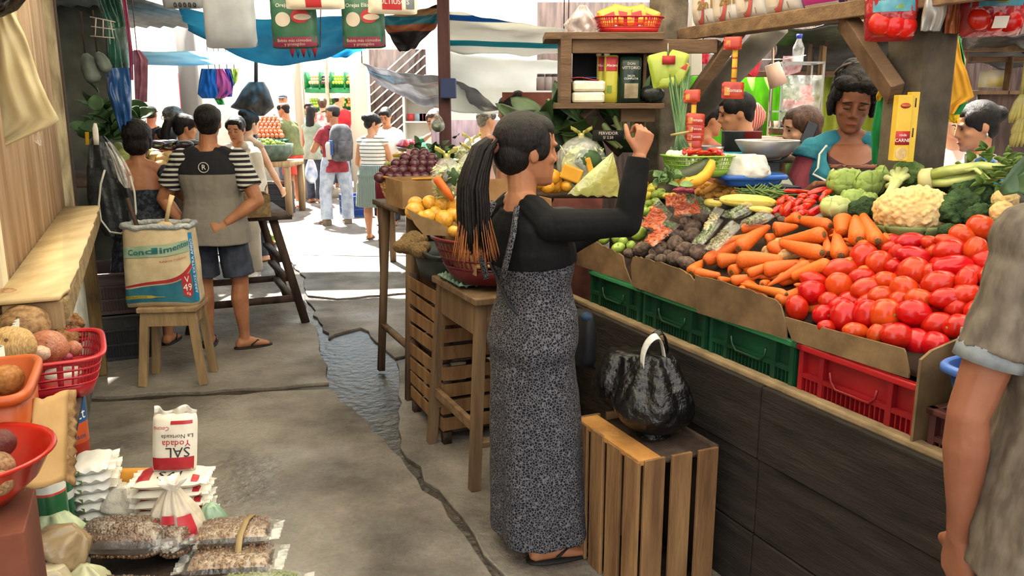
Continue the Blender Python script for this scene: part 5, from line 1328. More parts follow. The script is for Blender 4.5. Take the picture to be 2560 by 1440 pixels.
for a0,z0,z1,w in((-.55,.075,.115,.5),(.75,.065,.12,.6),(.1,.105,.125,.5)):
 MB().sheet(lambda u,v_:V((.086*(1-.3*max(0,v_*(z1-z0)+z0-.08)/.05)*sin(a0+w*(u-.5)),-.0795*(1-.3*max(0,v_*(z1-z0)+z0-.08)/.05)*cos(a0+w*(u-.5)),z0+(z1-z0)*v_)),6,6).build('red_print',SRED,ro)
text('SAL','lettering',ro,KINK,(0,0,0),(1,0,0),(0,1,0),.04,fn=lambda x,y:V((.0885*sin(x/.08+.5),-.0815*cos(x/.08+.5),.05+y)))
MB().loft([[V((r_*(1+.25*sin(5*a))*cos(a),r_*(1+.25*sin(5*a))*sin(a),z))for a in[2*pi*j/30 for j in range(30)]]for z,r_ in((.165,.017),(.178,.013),(.190,.024),(.204,.034))],False).build('tuft',CRW,ro,sol=.001)
# stack of white packets with green panels
GPN=M('green print','6a8a4c','88a468',r=.5,s=8)
for i in range(6):
 p=P(250,1300,2.26);L0=V((p.x+R.uniform(-.005,.005),p.y,.425+.029*i));ro=T('white_packet','white packet with green end print, %s from the bottom of its stack'%ORD[i+1],'packet',L0,0,'white packets stacked by the panel')
 q=Pil((0,0,.015),V((.35,-1,0)),V((1,.35,0)),Z1,.15,.10,.034,20+i);q.shell('packet',M('white packet film','d8d6cc','e8e6de',r=.4,s=6,b=.1,bs=20),ro)
 q2=Pil((0,0,.015),V((1,.35,0)),V((-.35,1,0)),Z1,.10,.15,.034,20+i);q2.fringe('seam',CRW,ro,.02)
 mb=MB();c=V((.045,-.062,.015));mb.sheet(lambda u,v_:V((-.055+.06*u,-.072-.012*u+.004,.008+.014*v_)),3,3);mb.build('green_panel',GPN,ro)
 # bean bags
BEN=M('dry bean','4c3828','7a5e42',r=.35,s=5,rnd=.05,sp=.5);BENL=M('pale bean','644a32','8c6e4c',r=.35,s=5,sp=.5)
def beanbag(c,ex,L_,W_,H_,label,mt=BEN,n=560,sd=0,ez=Z1):
 ex=V(ex).normalized();ez=V(ez);ey=ez.cross(ex).normalized();ez=ex.cross(ey)
 ro=T('bean_bag',label,'bean bag',V((c.x,c.y,c.z)),0);q=Pil((0,0,H_*.46),ex,ey,ez,L_,W_,H_,sd);rr=random.Random(sd)
 mb=MB()
 for sg in(1,-1):mb.sheet(lambda u,v_:q.S(.04+.92*u,.04+.92*v_,sg*.93),14,10)
 for _ in range(n):
  u,v_=rr.uniform(.05,.95),rr.uniform(.05,.95);p=q.S(u,v_,1 if rr.random()<.58 else-1,0)
  mb.ell(p-ez*.002,(.0062,.0045,.004),Euler((rr.uniform(0,3),rr.uniform(0,3),rr.uniform(0,3))).to_matrix(),6,5)
 tag(mb.build('beans',mt,ro),kind='stuff')
 q.H*=1.08;q.L*=1.06;q.W*=1.03;q.shell('film',CLR,ro,26,16);q.fringe('seam',CLEAR,ro,.025)
 return ro,q
def at(px,py,Y,z):p=P(px,py,Y);return V((p.x,p.y,z))
beanbag(at(315,1370,1.98,.462),(1,.02,0),.225,.13,.085,'long clear bag of brown beans lying across in front of the salt',n=760,sd=1)
beanbag(at(458,1375,2.02,.445),(.15,1,-.1),.15,.08,.08,'clear bag of beans seen end on beside the long one',n=440,sd=2)
r1,q1=beanbag(at(590,1385,2.02,.47),(1,.12,0),.19,.12,.05,'upper flat bag of pale beans under the rubber band',BENL,420,3)
r2,q2=beanbag(at(582,1420,1.95,.426),(1,.10,0),.215,.13,.052,'lower flat bag of pale beans under the rubber band',BENL,420,4)
beanbag(at(640,1455,1.80,.43),(1,.1,0),.20,.13,.055,'clear bag of greenish pulses in front of the banded bags',M('green pulse','6c7448','9a9c70',r=.4),360,6)
beanbag(at(300,1435,1.80,.426),(1,-.05,0),.24,.12,.05,'dark clear bag of beans beneath the long bean bag',M('dark bean','4c3a30','705a48',r=.35),420,5)
bd=T('rubber_band','tan elastic strap around two flat bean bags','strap',r1.location.copy())
MB().loft([[V((.035+dx,y,z))for dx in(-.008,.008)]for y,z in((-.10,-.055),(-.085,.0),(-.055,.042),(0,.056),(.05,.045),(.075,.01),(.08,-.05))],False,False).build('band',M('tan strap','7c6440','a08a60',r=.6,s=8),bd,sol=.002)
# other small bags around the beans
def softbag(px,py,Y,z,rx,ry,h,mt,label,nm='plastic_bag',sd=0,neck=.35,rot=0,cat='bag',lobes=6,tilt=None):
 ro=sackbag(nm,label,cat,at(px,py,Y,z),rx,h,mt,neck,sd,(1,ry/rx),lobes=lobes);ro.rotation_euler.z=rot
 if tilt:ro.rotation_euler=tilt
 return ro
softbag(528,1300,2.12,.43,.045,.045,.09,film('green film bag','8fae94',.95,r=.3,s=14,b=.5),'pale green knotted plastic bag beside the salt stack',sd=2)
ro=T('flour_packet','white packet with red stripe lying beside the bean bags','packet',at(535,1335,2.06,.43));q=Pil((0,0,.02),(1,.1,0),(-.1,1,0),Z1,.12,.11,.042,31);q.shell('packet',SALT,ro);q.patch('red_stripe',SRED,ro,.78,.86,.04,.96);q.patch('red_stripe',SRED,ro,.12,.2,.1,.5);
softbag(115,1330,1.86,.50,.075,.06,.10,film('tan film bag','a08a68',.95,r=.3,s=14,b=.5),'tan knotted plastic bag tied at its side, by the carton',sd=4,tilt=(0,rad(50),.4))
softbag(140,1345,2.0,.43,.09,.07,.13,film('green white film','b9c8a0',.9,r=.2,s=12,b=.6),'green and white crinkled food bag behind the tan bag',sd=5)
softbag(320,1290,2.24,.43,.085,.06,.09,film('silver white film','d8d2c4',.9,r=.18,s=20,b=.8),'crinkled white bag with red print between white packets and salt',sd=6)
softbag(110,1440,1.78,.43,.07,.06,.09,film('cream film bag','c0b496',.96,r=.35,s=10),'cream cloth-like bag of flour below the tan bag',sd=7,neck=.6)
softbag(215,1440,1.84,.43,.06,.05,.07,film('pale green sugar','b8b894',.96,r=.35,s=10),'pale pointed bag below the long bean bag',sd=8,neck=.2)
ro=T('snack_packet','shiny red and white packet below the carton','packet',at(0,1440,1.62,.44));q=Pil((0,0,.05),(0.2,.3,1),(1,-.4,0),(-.3,-1,.2),.16,.13,.05,40);q.shell('packet',M('red foil','8c1420','b83844',r=.15,sp=.8,s=6),ro);q.patch('white_panel',M('white foil','d8c8c4',r=.15),ro,.2,.95,.05,.6);q.patch('white_panel',M('white foil'),ro,.2,.95,.05,.6,-1)
ro=T('pasta_packet','orange edged packet behind the crinkled white bag','packet',at(325,1265,2.34,.43));q=Pil((0,0,.05),(1,0,.02),(0,.4,1),(0,-1,.4),.17,.09,.03,41);q.shell('packet',M('orange foil','c8842c','d8a050',r=.25,s=6),ro)
# ---------------------------------------------------------------- people
def leop(N,L,tc,co):
 v=N.new('ShaderNodeTexVoronoi');v.feature='DISTANCE_TO_EDGE';v.inputs['Scale'].default_value=105;v.inputs['Randomness'].default_value=1
 n=N.new('ShaderNodeTexNoise');n.inputs['Scale'].default_value=60
 mx=N.new('ShaderNodeMix');mx.data_type='VECTOR';mx.inputs['Factor'].default_value=.012
 L.new(co,n.inputs['Vector']);L.new(co,mx.inputs['A']);L.new(n.outputs['Color'],mx.inputs['B']);L.new(mx.outputs['Result'],v.inputs['Vector'])
 cr=N.new('ShaderNodeValToRGB');e=cr.color_ramp.elements;e[0].position=.05;e[0].color=lin('68686e');e[1].position=.13;e[1].color=lin('1a1b21')
 L.new(v.outputs['Distance'],cr.inputs['Fac']);return cr.outputs['Color']
LEOP=M('leopard print jersey','333333',pat=leop,r=.8,b=.12,bs=150,sp=.2)
BLK=M('black knit','090a0b','121315',r=.85,s=9,b=.1,bs=200,sp=.2)
COVER=CL
def dresscol(B,mt,hem,w0,d0,w1,d1,name='dress',top=.19,lean=0.,dd=.006,seg=14,folds=.010):
 rs=trings(B,dd,-.012,top,8)[::-1];lo=[]
 wx,dy,yo=interp(PROF[B.sex],-.012)
 for i in range(1,seg+1):
  t=i/seg;z=(B.p0.z-.012*B.H)*(1-t)+hem*t
  c=V((B.p0.x,B.p0.y,z))+B.fw*(yo*(1-t)+lean*t)
  a,b=w0+(w1-w0)*t,d0+(d1-d0)*t
  k=min(1,t*4);a=(wx*B.k+dd)*(1-k)+a*k;b=(dy*B.k+dd)*(1-k)+b*k
  lo.append([c+(q-c)*(1+.05*t*sin(j/32*2*pi*5+1)+.03*t*sin(j/32*2*pi*9))for j,q in enumerate(ring(c,B.ax,B.fw,a,b,32,2.2))])
 r20=[ring(sum(q,V())/len(q),B.ax,B.fw,(max((p-sum(q,V())/len(q)).dot(B.ax)for p in q)),(max((p-sum(q,V())/len(q)).dot(B.fw)for p in q)),32,2.3)for q in rs]
 return MB().loft(r20+lo).build(name,mt,B.root,vox=B.vox*1.2,sm=3,disp=folds,dsc=.09)
 # woman choosing at the stall
YEL=film('yellow green bag film','d6da78',.55,r=.25,s=22,b=.7)
B=person('woman in black top and leopard print dress reaching out at the stall',(.082,2.80,0),-64,vox=.0045,skin=SK_A,sex='f',H=1.585,arm=.94,lean=(.03,-.105,1),tw=6,head=(-8,-2,0),fat=1.08,ra=((.16,1,.0),(-.05,.22,1),(-.02,.3,1),(-1,.1,.2),1.25),la=((-.1,.8,-.55),(.12,1,.42),(.2,1,.2),(.6,0,-1),.9),bare=True,face=0)
dresscol(B,LEOP,.085,.165,.135,.20,.175,lean=.03,top=.235)
c_tee(B,BLK,d=.012,hem=.165,sl=1.97,sd=.010,neck=.285,name='knit_top',fold=.01)
c_flip(B,M('black sandal','141210',r=.6))
mb=MB()
for pts in(((.075,-.052,.30),(.10,-.09,.25),(.085,-.118,.19),(.05,-.125,.14)),((-.075,-.052,.30),(-.10,-.09,.25),(-.085,-.118,.19),(-.05,-.125,.14))):
 q=[B.p0+B.ax*x*B.k+B.fw*(y-.03)*B.k+B.up*z*B.H for x,y,z in pts]
 MB().tube([q[0].lerp(q[1],.0),q[1],q[2],q[3]],[.016,.018,.018,.016],10,.35,B.fw).build('dress_strap',LEOP,B.root)
k=B.hs
hr=MB()
g=lambda c,r_:hr.ell(B.h(*c),tuple(q*k for q in r_),B.hr,22,16)
g((0,-.016,.038),(.088,.106,.092));g((0,-.050,-.010),(.074,.070,.076));g((0,.028,.070),(.070,.062,.050))
for s_ in(1,-1):g((.068*s_,.012,.016),(.016,.040,.048))
hair=hr.build('hair',HAIR,B.root,vox=.004,sm=2,disp=.003,dsc=.015)
MB().tube([B.h(0,-.118,.020),B.h(0,-.138,.012)],[.030*k,.032*k],14).build('hair_tie',M('rose hair tie','7a4a3c',r=.6),hair)
ORT=M('orange hair tip','6a3a1c','a86430',r=.5)
rr=random.Random(3)
def strands(n,z0,z1,mt,nm,r0,spread):
 mb=MB()
 for i in range(n):
  a=rr.uniform(0,2*pi);q=rr.random()**.5;ox,oy=q*cos(a),q*sin(a)
  pts=[]
  for j in range(8):
   t=z0+(z1-z0)*j/7;w=.026+.030*math.sin(min(1,t*1.4)*pi/2)-.014*max(0,t-.6)+spread*max(0,t-.75)
   back=-.125-.075*math.sin(min(1,t*2.2)*pi/2)+.02*t
   zz=.025+.03*math.sin(min(1,t*5)*pi)-.34*t
   pts.append(B.h(ox*w*1.0+.01*t,back+oy*w,zz+.008*sin(i+t*5)-.03*(i%5)/5*t))
  mb.tube(pts,[r0*(1-.6*(j/7)**2)for j in range(8)],5)
 return mb.build(nm,mt,hair)
strands(150,0,.97,HAIR,'ponytail',.007,0);strands(170,.74,1.07,ORT,'hair_tips',.0012,.10)
MB().tube([B.p0+B.ax*x*B.k+B.fw*y*B.k+B.up*z*B.H for x,y,z in((-.16,.0,.20),(-.08,-.115,.165),(.04,-.125,.09),(.14,-.08,.03),(.178,.03,-.03))],.006,6).build('bag_strap',M('dark strap','1c1d22',r=.7),B.root)
hb=T('shoulder_bag','small black shoulder pouch hanging at the hip of the leopard dress','bag',A(2.72,1.53,.62))
MB().loft([ring(V((0,0,z)),AN,AU,a,b,18,2.6)for z,a,b in((0,.03,.055),(.03,.04,.07),(.14,.038,.07),(.20,.03,.06),(.215,.02,.05))]).build('pouch',M('black pouch','101114','1c1e24',r=.6),hb)
MB().ell((.01,-.03,.20),(.026,.03,.018)).build('blue_flap',M('blue cloth','142a44','24466a',r=.8,s=20),hb)
wl=lambda v:Matrix.LocRotScale(B.root.location,B.root.rotation_euler,None)@v
# yellow bag being opened between her hands
rhand=wl(B.arms[0][2]);yb=T('produce_bag','translucent yellow green bag held open in front of the woman','bag',P(1470,492,3.02));L0=yb.location.copy()
tip=P(1532,380,3.02)-L0;bl_,br_=P(1418,486,2.98)-L0,P(1548,492,3.08)-L0
for sg in(-1,1):
 MB().sheet(lambda u,v_:tip.lerp(bl_.lerp(br_,u),v_**.9)+V((.015*(u-.5)*sin(v_*pi),sg*(.004+.035*sin(pi*u)*sin(pi*min(1,v_*.8)))+.006*noise.noise(V((u*9,v_*4,sg))),.004*sin(u*30)*v_)),16,14).build('film',YEL,yb)
 # near man in the taupe T-shirt, seen from behind at the edge
TAU=M('heather taupe jersey','574e44','71675a',r=.9,s=40,b=.08,bs=300,sp=.15,st=(1,1,.4));CUFF=M('grey cuff','666b6e','7c8082',r=.9,s=30)
JEAN=M('dark denim','2a2f3c','3e4656',r=.85,s=12)
B=person('man in heather taupe T-shirt seen from behind, arm hanging by the stall',(1.082,1.36,0),-12,vox=.005,skin=SK_D,sex='m',H=1.76,fat=1.05,armr=.8,hair='short',la=((-.24,-.05,-1),(.10,.16,-1),(.1,.2,-1),(.7,.2,.2),.5),ra=((.15,.05,-1),(.0,.2,-1)),head=(0,0,0))
c_tee(B,TAU,d=.030,flare=.1,hem=-.085,sl=.62,sd=.016,fold=.02,name='t_shirt');c_pants(B,JEAN);c_shoes(B,M('dark shoe','2a2624',r=.6))
for s0,e,w,hd,pn,sg,cu in B.arms:a=s0.lerp(e,.60);b=s0.lerp(e,.69);MB().tube([a,b],[.0585,.0595],24,1).build('cuff',CUFF,B.root)
# vendor
SEL=M('turquoise apron','1d6478','2f8398',r=.8,s=10,b=.1,bs=120);ROSE=M('rose blouse','8c3a44','a8505a',r=.8,s=14);PIPE=M('white piping','d8d8d0',r=.7);MARN=M('dark maroon vest','2c161a','41242a',r=.9,s=30)
B=person('woman vendor in turquoise apron looking down at her hands behind the lettuces',(1.53,3.78,.215),168,vox=.005,skin=SK_D,sex='f',H=1.54,fat=1.12,face=2,head=(-4,-24,-4),hs=1.06,ra=((.30,.15,-1),(-.45,1,.72),(-.8,.6,.05),(.1,.3,-1),.5),la=((-.25,.25,-1),(.55,1,.75),(.9,.5,.05),(0,.3,-1),.6))
c_tee(B,ROSE,d=.010,sl=.75,sd=.022,name='blouse',neck=.27)
def surf(B,q,a,off):
 wx,dy,yo=interp(PROF[B.sex],q);b=1+(B.fat-1)*(1 if q<.2 else .5)
 n=2/2.3;ca,sa=cos(a),sin(a)
 c=B.p0+B.up*q*B.H+B.fw*yo*B.k
 return c+B.ax*((wx*B.k*b+off)*math.copysign(abs(ca)**n,ca))+B.fw*((dy*B.k*b+off)*math.copysign(abs(sa)**n,sa))
ap=c_tee(B,SEL,d=.026,sl=.16,sd=.034,name='apron',neck=.268,hem=-.09)
def vp(u,v_,q0,q1,e,dr=.3):
 q=q0+(q1-q0)*v_-.035*v_*(1-(2*u-1)**2)*(q1<.26);h_=.04+.62*max(0,(q-.11)/.16)
 return surf(B,q,pi/2+(2*u-1)*h_,e-dr*max(0,q-.225))
MB().sheet(lambda u,v_:vp(u,v_,.11,.256,.052),12,12).build('vest',MARN,B.root,sol=.004)
MB().sheet(lambda u,v_:vp(u,v_,.215,.278,.052,.75),12,8).build('neckline',SK_D,B.root,sol=.004)
for s_ in(0,1):
 w_=1 if s_ else-1
 pts=[vp(s_+w_*o_,v_,.11,.275,.066)for o_,v_ in((.05,1),(.12,.85),(.30,.62),(.55,.52),(.25,.40),(.05,.25),(0,.0))]
 MB().tube(pts,.0055,6).build('piping',PIPE,ap)
 MB()._add(pts[:1]+pts[1:5]+[vp(s_,.45,.11,.275,.062),vp(s_,.75,.11,.275,.062)],[(0,1,6),(1,2,5,6),(2,3,4,5)]).build('lapel',SEL,ap,sol=.006)
k=B.hs;hr=MB();g=lambda c,r_:hr.ell(B.h(*c),tuple(q*k for q in r_),B.hr,22,16)
g((0,-.020,.050),(.098,.104,.094));g((0,-.045,-.02),(.092,.078,.085));g((-.045,.052,.088),(.052,.042,.034));g((.045,.05,.092),(.052,.040,.030));g((0,-.055,.118),(.066,.062,.040))
for s_ in(1,-1):g((.084*s_,.006,-.012),(.020,.042,.062));g((.074*s_,.045,.045),(.022,.032,.034))
hair=hr.build('hair',HAIR,B.root,vox=.005,sm=2,disp=.012,dsc=.02)
MB().tube([B.h(.088*cos(a),-.03+.04*sin(a)*0,.095+.055*sin(a))for a in[pi*i/12 for i in range(13)]],.006,6).build('hairband',M('brown hairband','4a3428',r=.4),hair)
# striped T-shirt man and strapless dress woman
STR=M('black and white striped sleeve',pat=bands(2,[(0,'1a1a1e'),(.55,'c8c6c0')],30),r=.9)
def twotone(N,L,tc,co):
 return bands(2,[(0,'77736b'),(.638,'17181c')],1/2.0,0)(N,L,tc,co)
TWO=M('black and grey shirt',pat=bands(2,[(0,'7d786f'),(.594,'191a1f')],1/2.0),r=.9,b=.08,bs=60)
p=G(575,868)
B=person('man in black and grey shirt with striped sleeves, seen from behind',(-1.99,5.46,0),4,vox=.006,skin=SK_A,sex='m',H=1.64,fat=1.1,hair='short',head=(12,6,0),bare=True,ra=((.42,-.18,-.9),(-.72,-.28,-.48),(-.8,-.3,-.3),(-.2,.9,-.3),.6),la=((-.5,.1,-.85),(.55,-.1,-.7),(.5,-.1,-.8)),rl=((.12,.0,-1),(.02,-.05,-1),(.9,.45,0)),ll=((-.05,.1,-1),(0,0,-1)))
c_tee(B,TWO,d=.026,hem=-.075,sl=.66,sd=.020,slm=STR,flare=.12,name='shirt',fold=.016)
c_pants(B,JEAN,l=.44,flare=.018,name='denim_shorts');c_flip(B,M('dark flip flop','1e1c1c',r=.7))
bk=B.p0+B.up*.235*B.H-B.fw*.155
def rcirc():return[bk+B.ax*(.032*cos(a))+B.up*(.032*sin(a))for a in[2*pi*i/24 for i in range(25)]]
MB().tube(rcirc(),.0022,5).build('logo_ring',WINK,B.root)
text('R','logo_letter',B.root,WINK,bk,B.ax,B.up,.045,bold=.0)
DRK=M('dark patterned dress','15181f','39414c',r=.85,s=40,lo=.45,hi=.6)
B=person('woman in strapless dark dress with short black hair, seen from behind',(-2.50,5.55,0),8,vox=.007,skin=SK_A,sex='f',H=1.52,fat=1.2,hair='full',la=((-.3,.4,-1),(.2,1,-.1)),ra=((.45,.5,-.8),(-.2,1,-.1)),bare=True)
c_tee(B,DRK,d=.012,hem=-.03,neck=.19,sl=0,name='dress_top');c_skirt(B,DRK,hem=.2,top=.05,flare=.05,name='dress_skirt',d=.018);c_flip(B,M('dark flip flop'))
# middle distance
def who(label,px,py_foot,H,yaw,Y=None,z=0,**k):
 if Y is None:q=G(px,py_foot);x,y=q.x,q.y
 else:q=P(px,600,Y);x,y=q.x,q.y
 return person(label,(x,y,z),yaw,H=H,**k)
WST=M('white striped tank',pat=bands(2,[(0,'cfcac0'),(.80,'2a2a2e')],22),r=.9);GSK=M('grey green pinstripe',pat=bands(0,[(0,'8f9a90'),(.5,'3c4844')],55),r=.9)
B=who('woman in striped sleeveless top and pinstripe skirt, seen from behind',940,598,1.56,-14,vox=.008,sex='f',fat=1.12,hair='bun',head=(-45,-18,0),bare=True,skin=SK_B,ra=((.2,.35,-1),(-.2,1,-.5)),la=((-.3,.2,-1),(.1,1,-.5)))
c_tee(B,WST,sl=0,hem=-.02,neck=.285,name='tank_top',d=.014);c_skirt(B,GSK,hem=.27,flare=.03,d=.02);c_flip(B,M('brown sandal','4a382c',r=.7))
RDS=M('dark red shirt','7c2430','9c3c46',r=.9,s=8);LJ=M('light jeans','8c98ac','b2bccb',r=.9,s=10,b=.1);BOOT=M('tan boot','5c5044','80705c',r=.8,s=12);GRYB=M('grey backpack','3c3e44','5c5e64',r=.8,s=10);BLU=M('blue strap','2a4a86',r=.7)
B=who('man with grey backpack, red shirt and pale jeans, cap on head',845,560,1.68,35,vox=.008,sex='m',hair='cap',hairm=M('dark grey cap','2c2c30','46464a',r=.9),head=(42,-4,0),skin=SK_A,la=((-.3,.5,-.9),(.4,1,.15)),ra=((.3,.3,-1),(-.3,1,.1)),rl=((.12,-.1,-1),(.05,.1,-1)),ll=((-.14,.1,-1),(-.02,-.1,-1)))
c_tee(B,RDS,sl=.5,hem=-.075,d=.02);c_pants(B,LJ,d=.026,flare=.01);c_shoes(B,BOOT)
bp=T('backpack','grey backpack with blue strap and hanging bottle, worn by the capped man','backpack',B.root.location,B.root.rotation_euler.z)
c=B.p0+B.up*.17*B.H-B.fw*.235
MB().loft([ring(c+B.up*z,B.ax,B.fw,a,b,20,2.8)for z,a,b in((-.25,.10,.06),(-.22,.15,.10),(0,.165,.125),(.16,.15,.10),(.24,.11,.06),(.26,.06,.03))]).build('pack',GRYB,bp)
MB().loft([ring(c+B.up*z-B.fw*.125,B.ax,B.fw,a,b,16,2.8)for z,a,b in((-.18,.08,.02),(-.15,.11,.035),(0,.11,.035),(.03,.09,.02))]).build('front_pocket',GRYB,bp)
for s_ in(1,-1):MB().tube([c+B.up*.2+B.ax*s_*.09+B.fw*.05,B.p0+B.up*.285*B.H+B.ax*s_*.10,B.p0+B.up*.25*B.H+B.ax*s_*.115+B.fw*.13,B.p0+B.up*.15*B.H+B.ax*s_*.15+B.fw*.10,c-B.up*.16+B.ax*s_*.13+B.fw*.08],.022,8,.3).build('strap',GRYB,bp)
MB().tube([c+B.ax*-.185-B.up*.22,c+B.ax*-.19-B.up*.02,c+B.ax*-.19+B.up*.02],[.04,.042,.02],12).build('bottle',M('pale bottle','b8b8b4',r=.3),bp)
MB().box(c+B.ax*-.165-B.up*.06-B.fw*.03,(.02,.12,.2)).build('side_strap',BLU,bp,bev=.006)
pb_=sackbag('shopping_bag','white and blue printed carrier bag held by the backpack man','bag',wl(V((0,0,0))),.13,.34,film('printed white bag','d2d6da',.92,r=.3,s=8,c2='5c84ac',b=.5),.35,3,(1,.7));q=G(805,548);pb_.location=V((q.x-.1,q.y-.1,.55))
OLV=M('olive shirt','59603c','70784e',r=.9,s=8);RSH=M('red shorts','b03028','cc4a3c',r=.85,s=6);NAV=M('navy belt','2c3450',r=.8);WSH=M('white shoe','d0ccc8',r=.6)
B=who('man in olive T-shirt and red shorts leaning over the lime tray',738,518,1.74,72,vox=.009,sex='m',fat=1.12,hair='buzz',lean=(0,.16,1),head=(5,-8,0),skin=SK_A,ra=((.15,.55,-.9),(-.1,1,-.42)),la=((-.15,.6,-.85),(.1,1,-.45)),face=1)
c_pants(B,RSH,l=.42,d=.03,flare=.02,name='shorts');c_tee(B,OLV,sl=.5,hem=-.035,d=.024);c_shoes(B,WSH,sole=RSH)
TEAL=M('teal polo cloth','4e9a9c','72b8b8',r=.9,s=8);BEI=M('beige trousers','a09a8c','bcb6a8',r=.9,s=8)
B=who('man in pale teal polo shirt and beige trousers facing the aisle',785,492,1.76,165,vox=.010,sex='m',fat=1.22,hair='short',face=1,head=(20,-4,0),skin=SK_A,rl=((.1,.12,-1),(.05,-.1,-1)),ll=((-.12,-.15,-1),(0,-.3,-1)),la=((-.25,.1,-1),(.05,.5,-.8)))
c_pants(B,BEI,d=.028,flare=.02);c_tee(B,TEAL,sl=.62,hem=-.07,d=.028,name='polo_shirt');c_shoes(B,M('grey trainer','4a4a44','6c6c62',r=.8,s=20))
q=B.p0+B.up*.215*B.H+B.fw*.16-B.ax*.09;MB().box(q,(.07,.004,.03)).build('chest_badge',M('dark badge','1c2a30',r=.6),B.root)
HOO=M('cream hoodie','c8c2b6','dcd8ce',r=.95,s=7)
B=who('woman in cream hoodie looking down, facing the aisle',612,0,1.54,172,Y=7.9,vox=.009,sex='f',hair='tied',face=2,head=(5,-16,0),skin=SK_B,fat=1.1,ra=((.2,.1,-1),(-.1,.7,-.8)),la=((-.2,.1,-1),(.1,.7,-.8)))
c_pants(B,M('pale trousers','b0a89c','c4bcb0',r=.9));c_tee(B,HOO,sl=1.9,sd=.024,d=.03,hem=-.07,name='hoodie',fold=.02);MB().tube([B.nb+B.ax*.09+B.fw*.08,B.nb+B.ax*.07-B.fw*.07,B.nb-B.ax*.07-B.fw*.07,B.nb-B.ax*.09+B.fw*.08],[.03,.045,.045,.03],10).build('hood',HOO,B.root);c_shoes(B,WSH)
B=who('woman with high bun and tan top partly behind the cream hoodie',640,0,1.58,-30,Y=8.8,vox=.010,sex='f',hair='top',skin=SK_C,ra=((.3,.3,-1),(-.1,.6,-.8)));c_tee(B,M('tan top','b49478','c8aa90',r=.9),sl=0,neck=.25,name='top');c_pants(B,JEAN)
B=who('woman with ponytail and bare shoulders beyond the striped sleeves',482,0,1.56,-28,Y=7.6,vox=.009,sex='f',hair='pony',head=(-25,-10,0),skin=SK_B,ra=((.2,.5,-1),(-.2,1,0)),la=((-.2,.5,-1),(.2,1,0)))
c_tee(B,M('pale green top','8ab0a0','a8c8b8',r=.9),sl=0,neck=.20,name='top');c_pants(B,JEAN)
B=who('grey haired man with glasses in profile at the vegetable table',462,0,1.64,70,Y=8.8,vox=.010,sex='m',hair='short',hairm=HAIRG,face=1,skin=SK_B,fat=1.1)
c_tee(B,M('pale grey shirt','a8aca8','c0c4c0',r=.9));c_pants(B,JEAN)
for s_ in(1,-1):MB().tube([B.h(.033*s_+.022*cos(a),.104,.004+.017*sin(a))for a in[2*pi*i/14 for i in range(15)]],.0025,5).build('glasses_rim',M('dark frame','18181a',r=.3),B.root)
B=who('boy in pale shirt half hidden at the vegetable table',438,0,1.42,120,Y=8.3,vox=.010,sex='m',hair='short',face=1,skin=SK_A,hs=.98);c_tee(B,M('pale shirt','b8b8a8',r=.9));c_pants(B,JEAN)
B=who('person in black clothes and dark hat with back to the aisle',405,0,1.66,10,Y=11.6,vox=.012,sex='m',hair='cap',hairm=BLK,skin=SK_A,ra=((.3,.5,-1),(0,1,0)));c_tee(B,BLK,sl=.6);c_pants(B,BLK)
B=who('person in pink shirt bending over the food counter far down the stalls',352,0,1.58,150,Y=11.0,vox=.012,sex='f',lean=(0,.35,1),hair='tied',hairm=HAIRB,skin=SK_B,ra=((.2,.7,-.8),(-.1,1,-.3)),la=((-.2,.7,-.8),(.1,1,-.3)));c_tee(B,M('pink shirt','b05a6c','c87888',r=.9));c_pants(B,JEAN)
stp=T('shop_step','low concrete step in front of the far fruit shop','step',(-4.1,16.2,0));MB().box((0,0,.09),(4.2,1.6,.18)).build('step',M('pale concrete','a8a090','bcb4a4',r=.9,s=5),stp)
B=who('man in red shirt and white cap at the fruit shop',862,0,1.74,5,Y=15.7,z=.18,vox=.013,sex='m',fat=1.15,hair='cap',hairm=M('white cap','d4d0c8',r=.9),head=(-60,0,0),skin=SK_B,ra=((.3,.5,-.8),(-.2,1,.1)));c_tee(B,M('bright red shirt','a8202c','bc3a42',r=.9));c_pants(B,JEAN)
B=who('man in grey cap and white shirt with dark shoulder strap',728,0,1.74,175,Y=16.4,z=.18,vox=.013,sex='m',hair='cap',hairm=M('grey cap','4c5460',r=.9),face=1,skin=SK_A);c_tee(B,M('white shirt','c8c8c4','dadad6',r=.9));c_pants(B,JEAN);MB().tube([surf(B,.25,pi/2-.9,.035),surf(B,.16,pi/2,.04),surf(B,.04,pi/2+.9,.035)],.03,8,.2).build('shoulder_strap',BLK,B.root)
B=who('woman with long black hair in grey sleeveless top, seen from behind',795,0,1.68,-20,Y=14.6,vox=.012,sex='f',hair='long',skin=SK_A);c_tee(B,M('grey green top','7c8878','98a494',r=.9),sl=0,name='top');c_pants(B,JEAN)
B=who('woman in white and red behind the long haired one',822,0,1.66,10,Y=15.3,z=.18,vox=.013,sex='f',hair='bun',hairm=HAIRB,skin=SK_C);c_tee(B,M('white red blouse','d0c8c4','b86060',r=.9,s=14));c_pants(B,JEAN)
B=who('person in white T-shirt bending behind the striped top woman',975,0,1.64,168,Y=11.7,vox=.010,sex='m',hair='short',head=(0,-28,0),face=2,skin=SK_A,ra=((.4,.3,-.9),(-.3,1,-.2)),la=((-.3,.4,-.9),(.3,1,-.2)));c_tee(B,M('white tee','c8c6c2','dcdad6',r=.9),d=.022);c_pants(B,JEAN)
B=who('woman in dark green tank top beside the thin post',1092,0,1.6,160,Y=9.6,vox=.010,sex='f',fat=1.15,hair='tied',hairm=HAIRB,face=2,head=(10,-20,0),skin=SK_B,ra=((.25,.2,-1),(-.5,1,.1)),la=((-.25,.2,-1),(.5,1,.1)));c_tee(B,M('dark green top','1e5a40','34745a',r=.9),sl=0,neck=.25,name='tank_top');c_pants(B,JEAN)
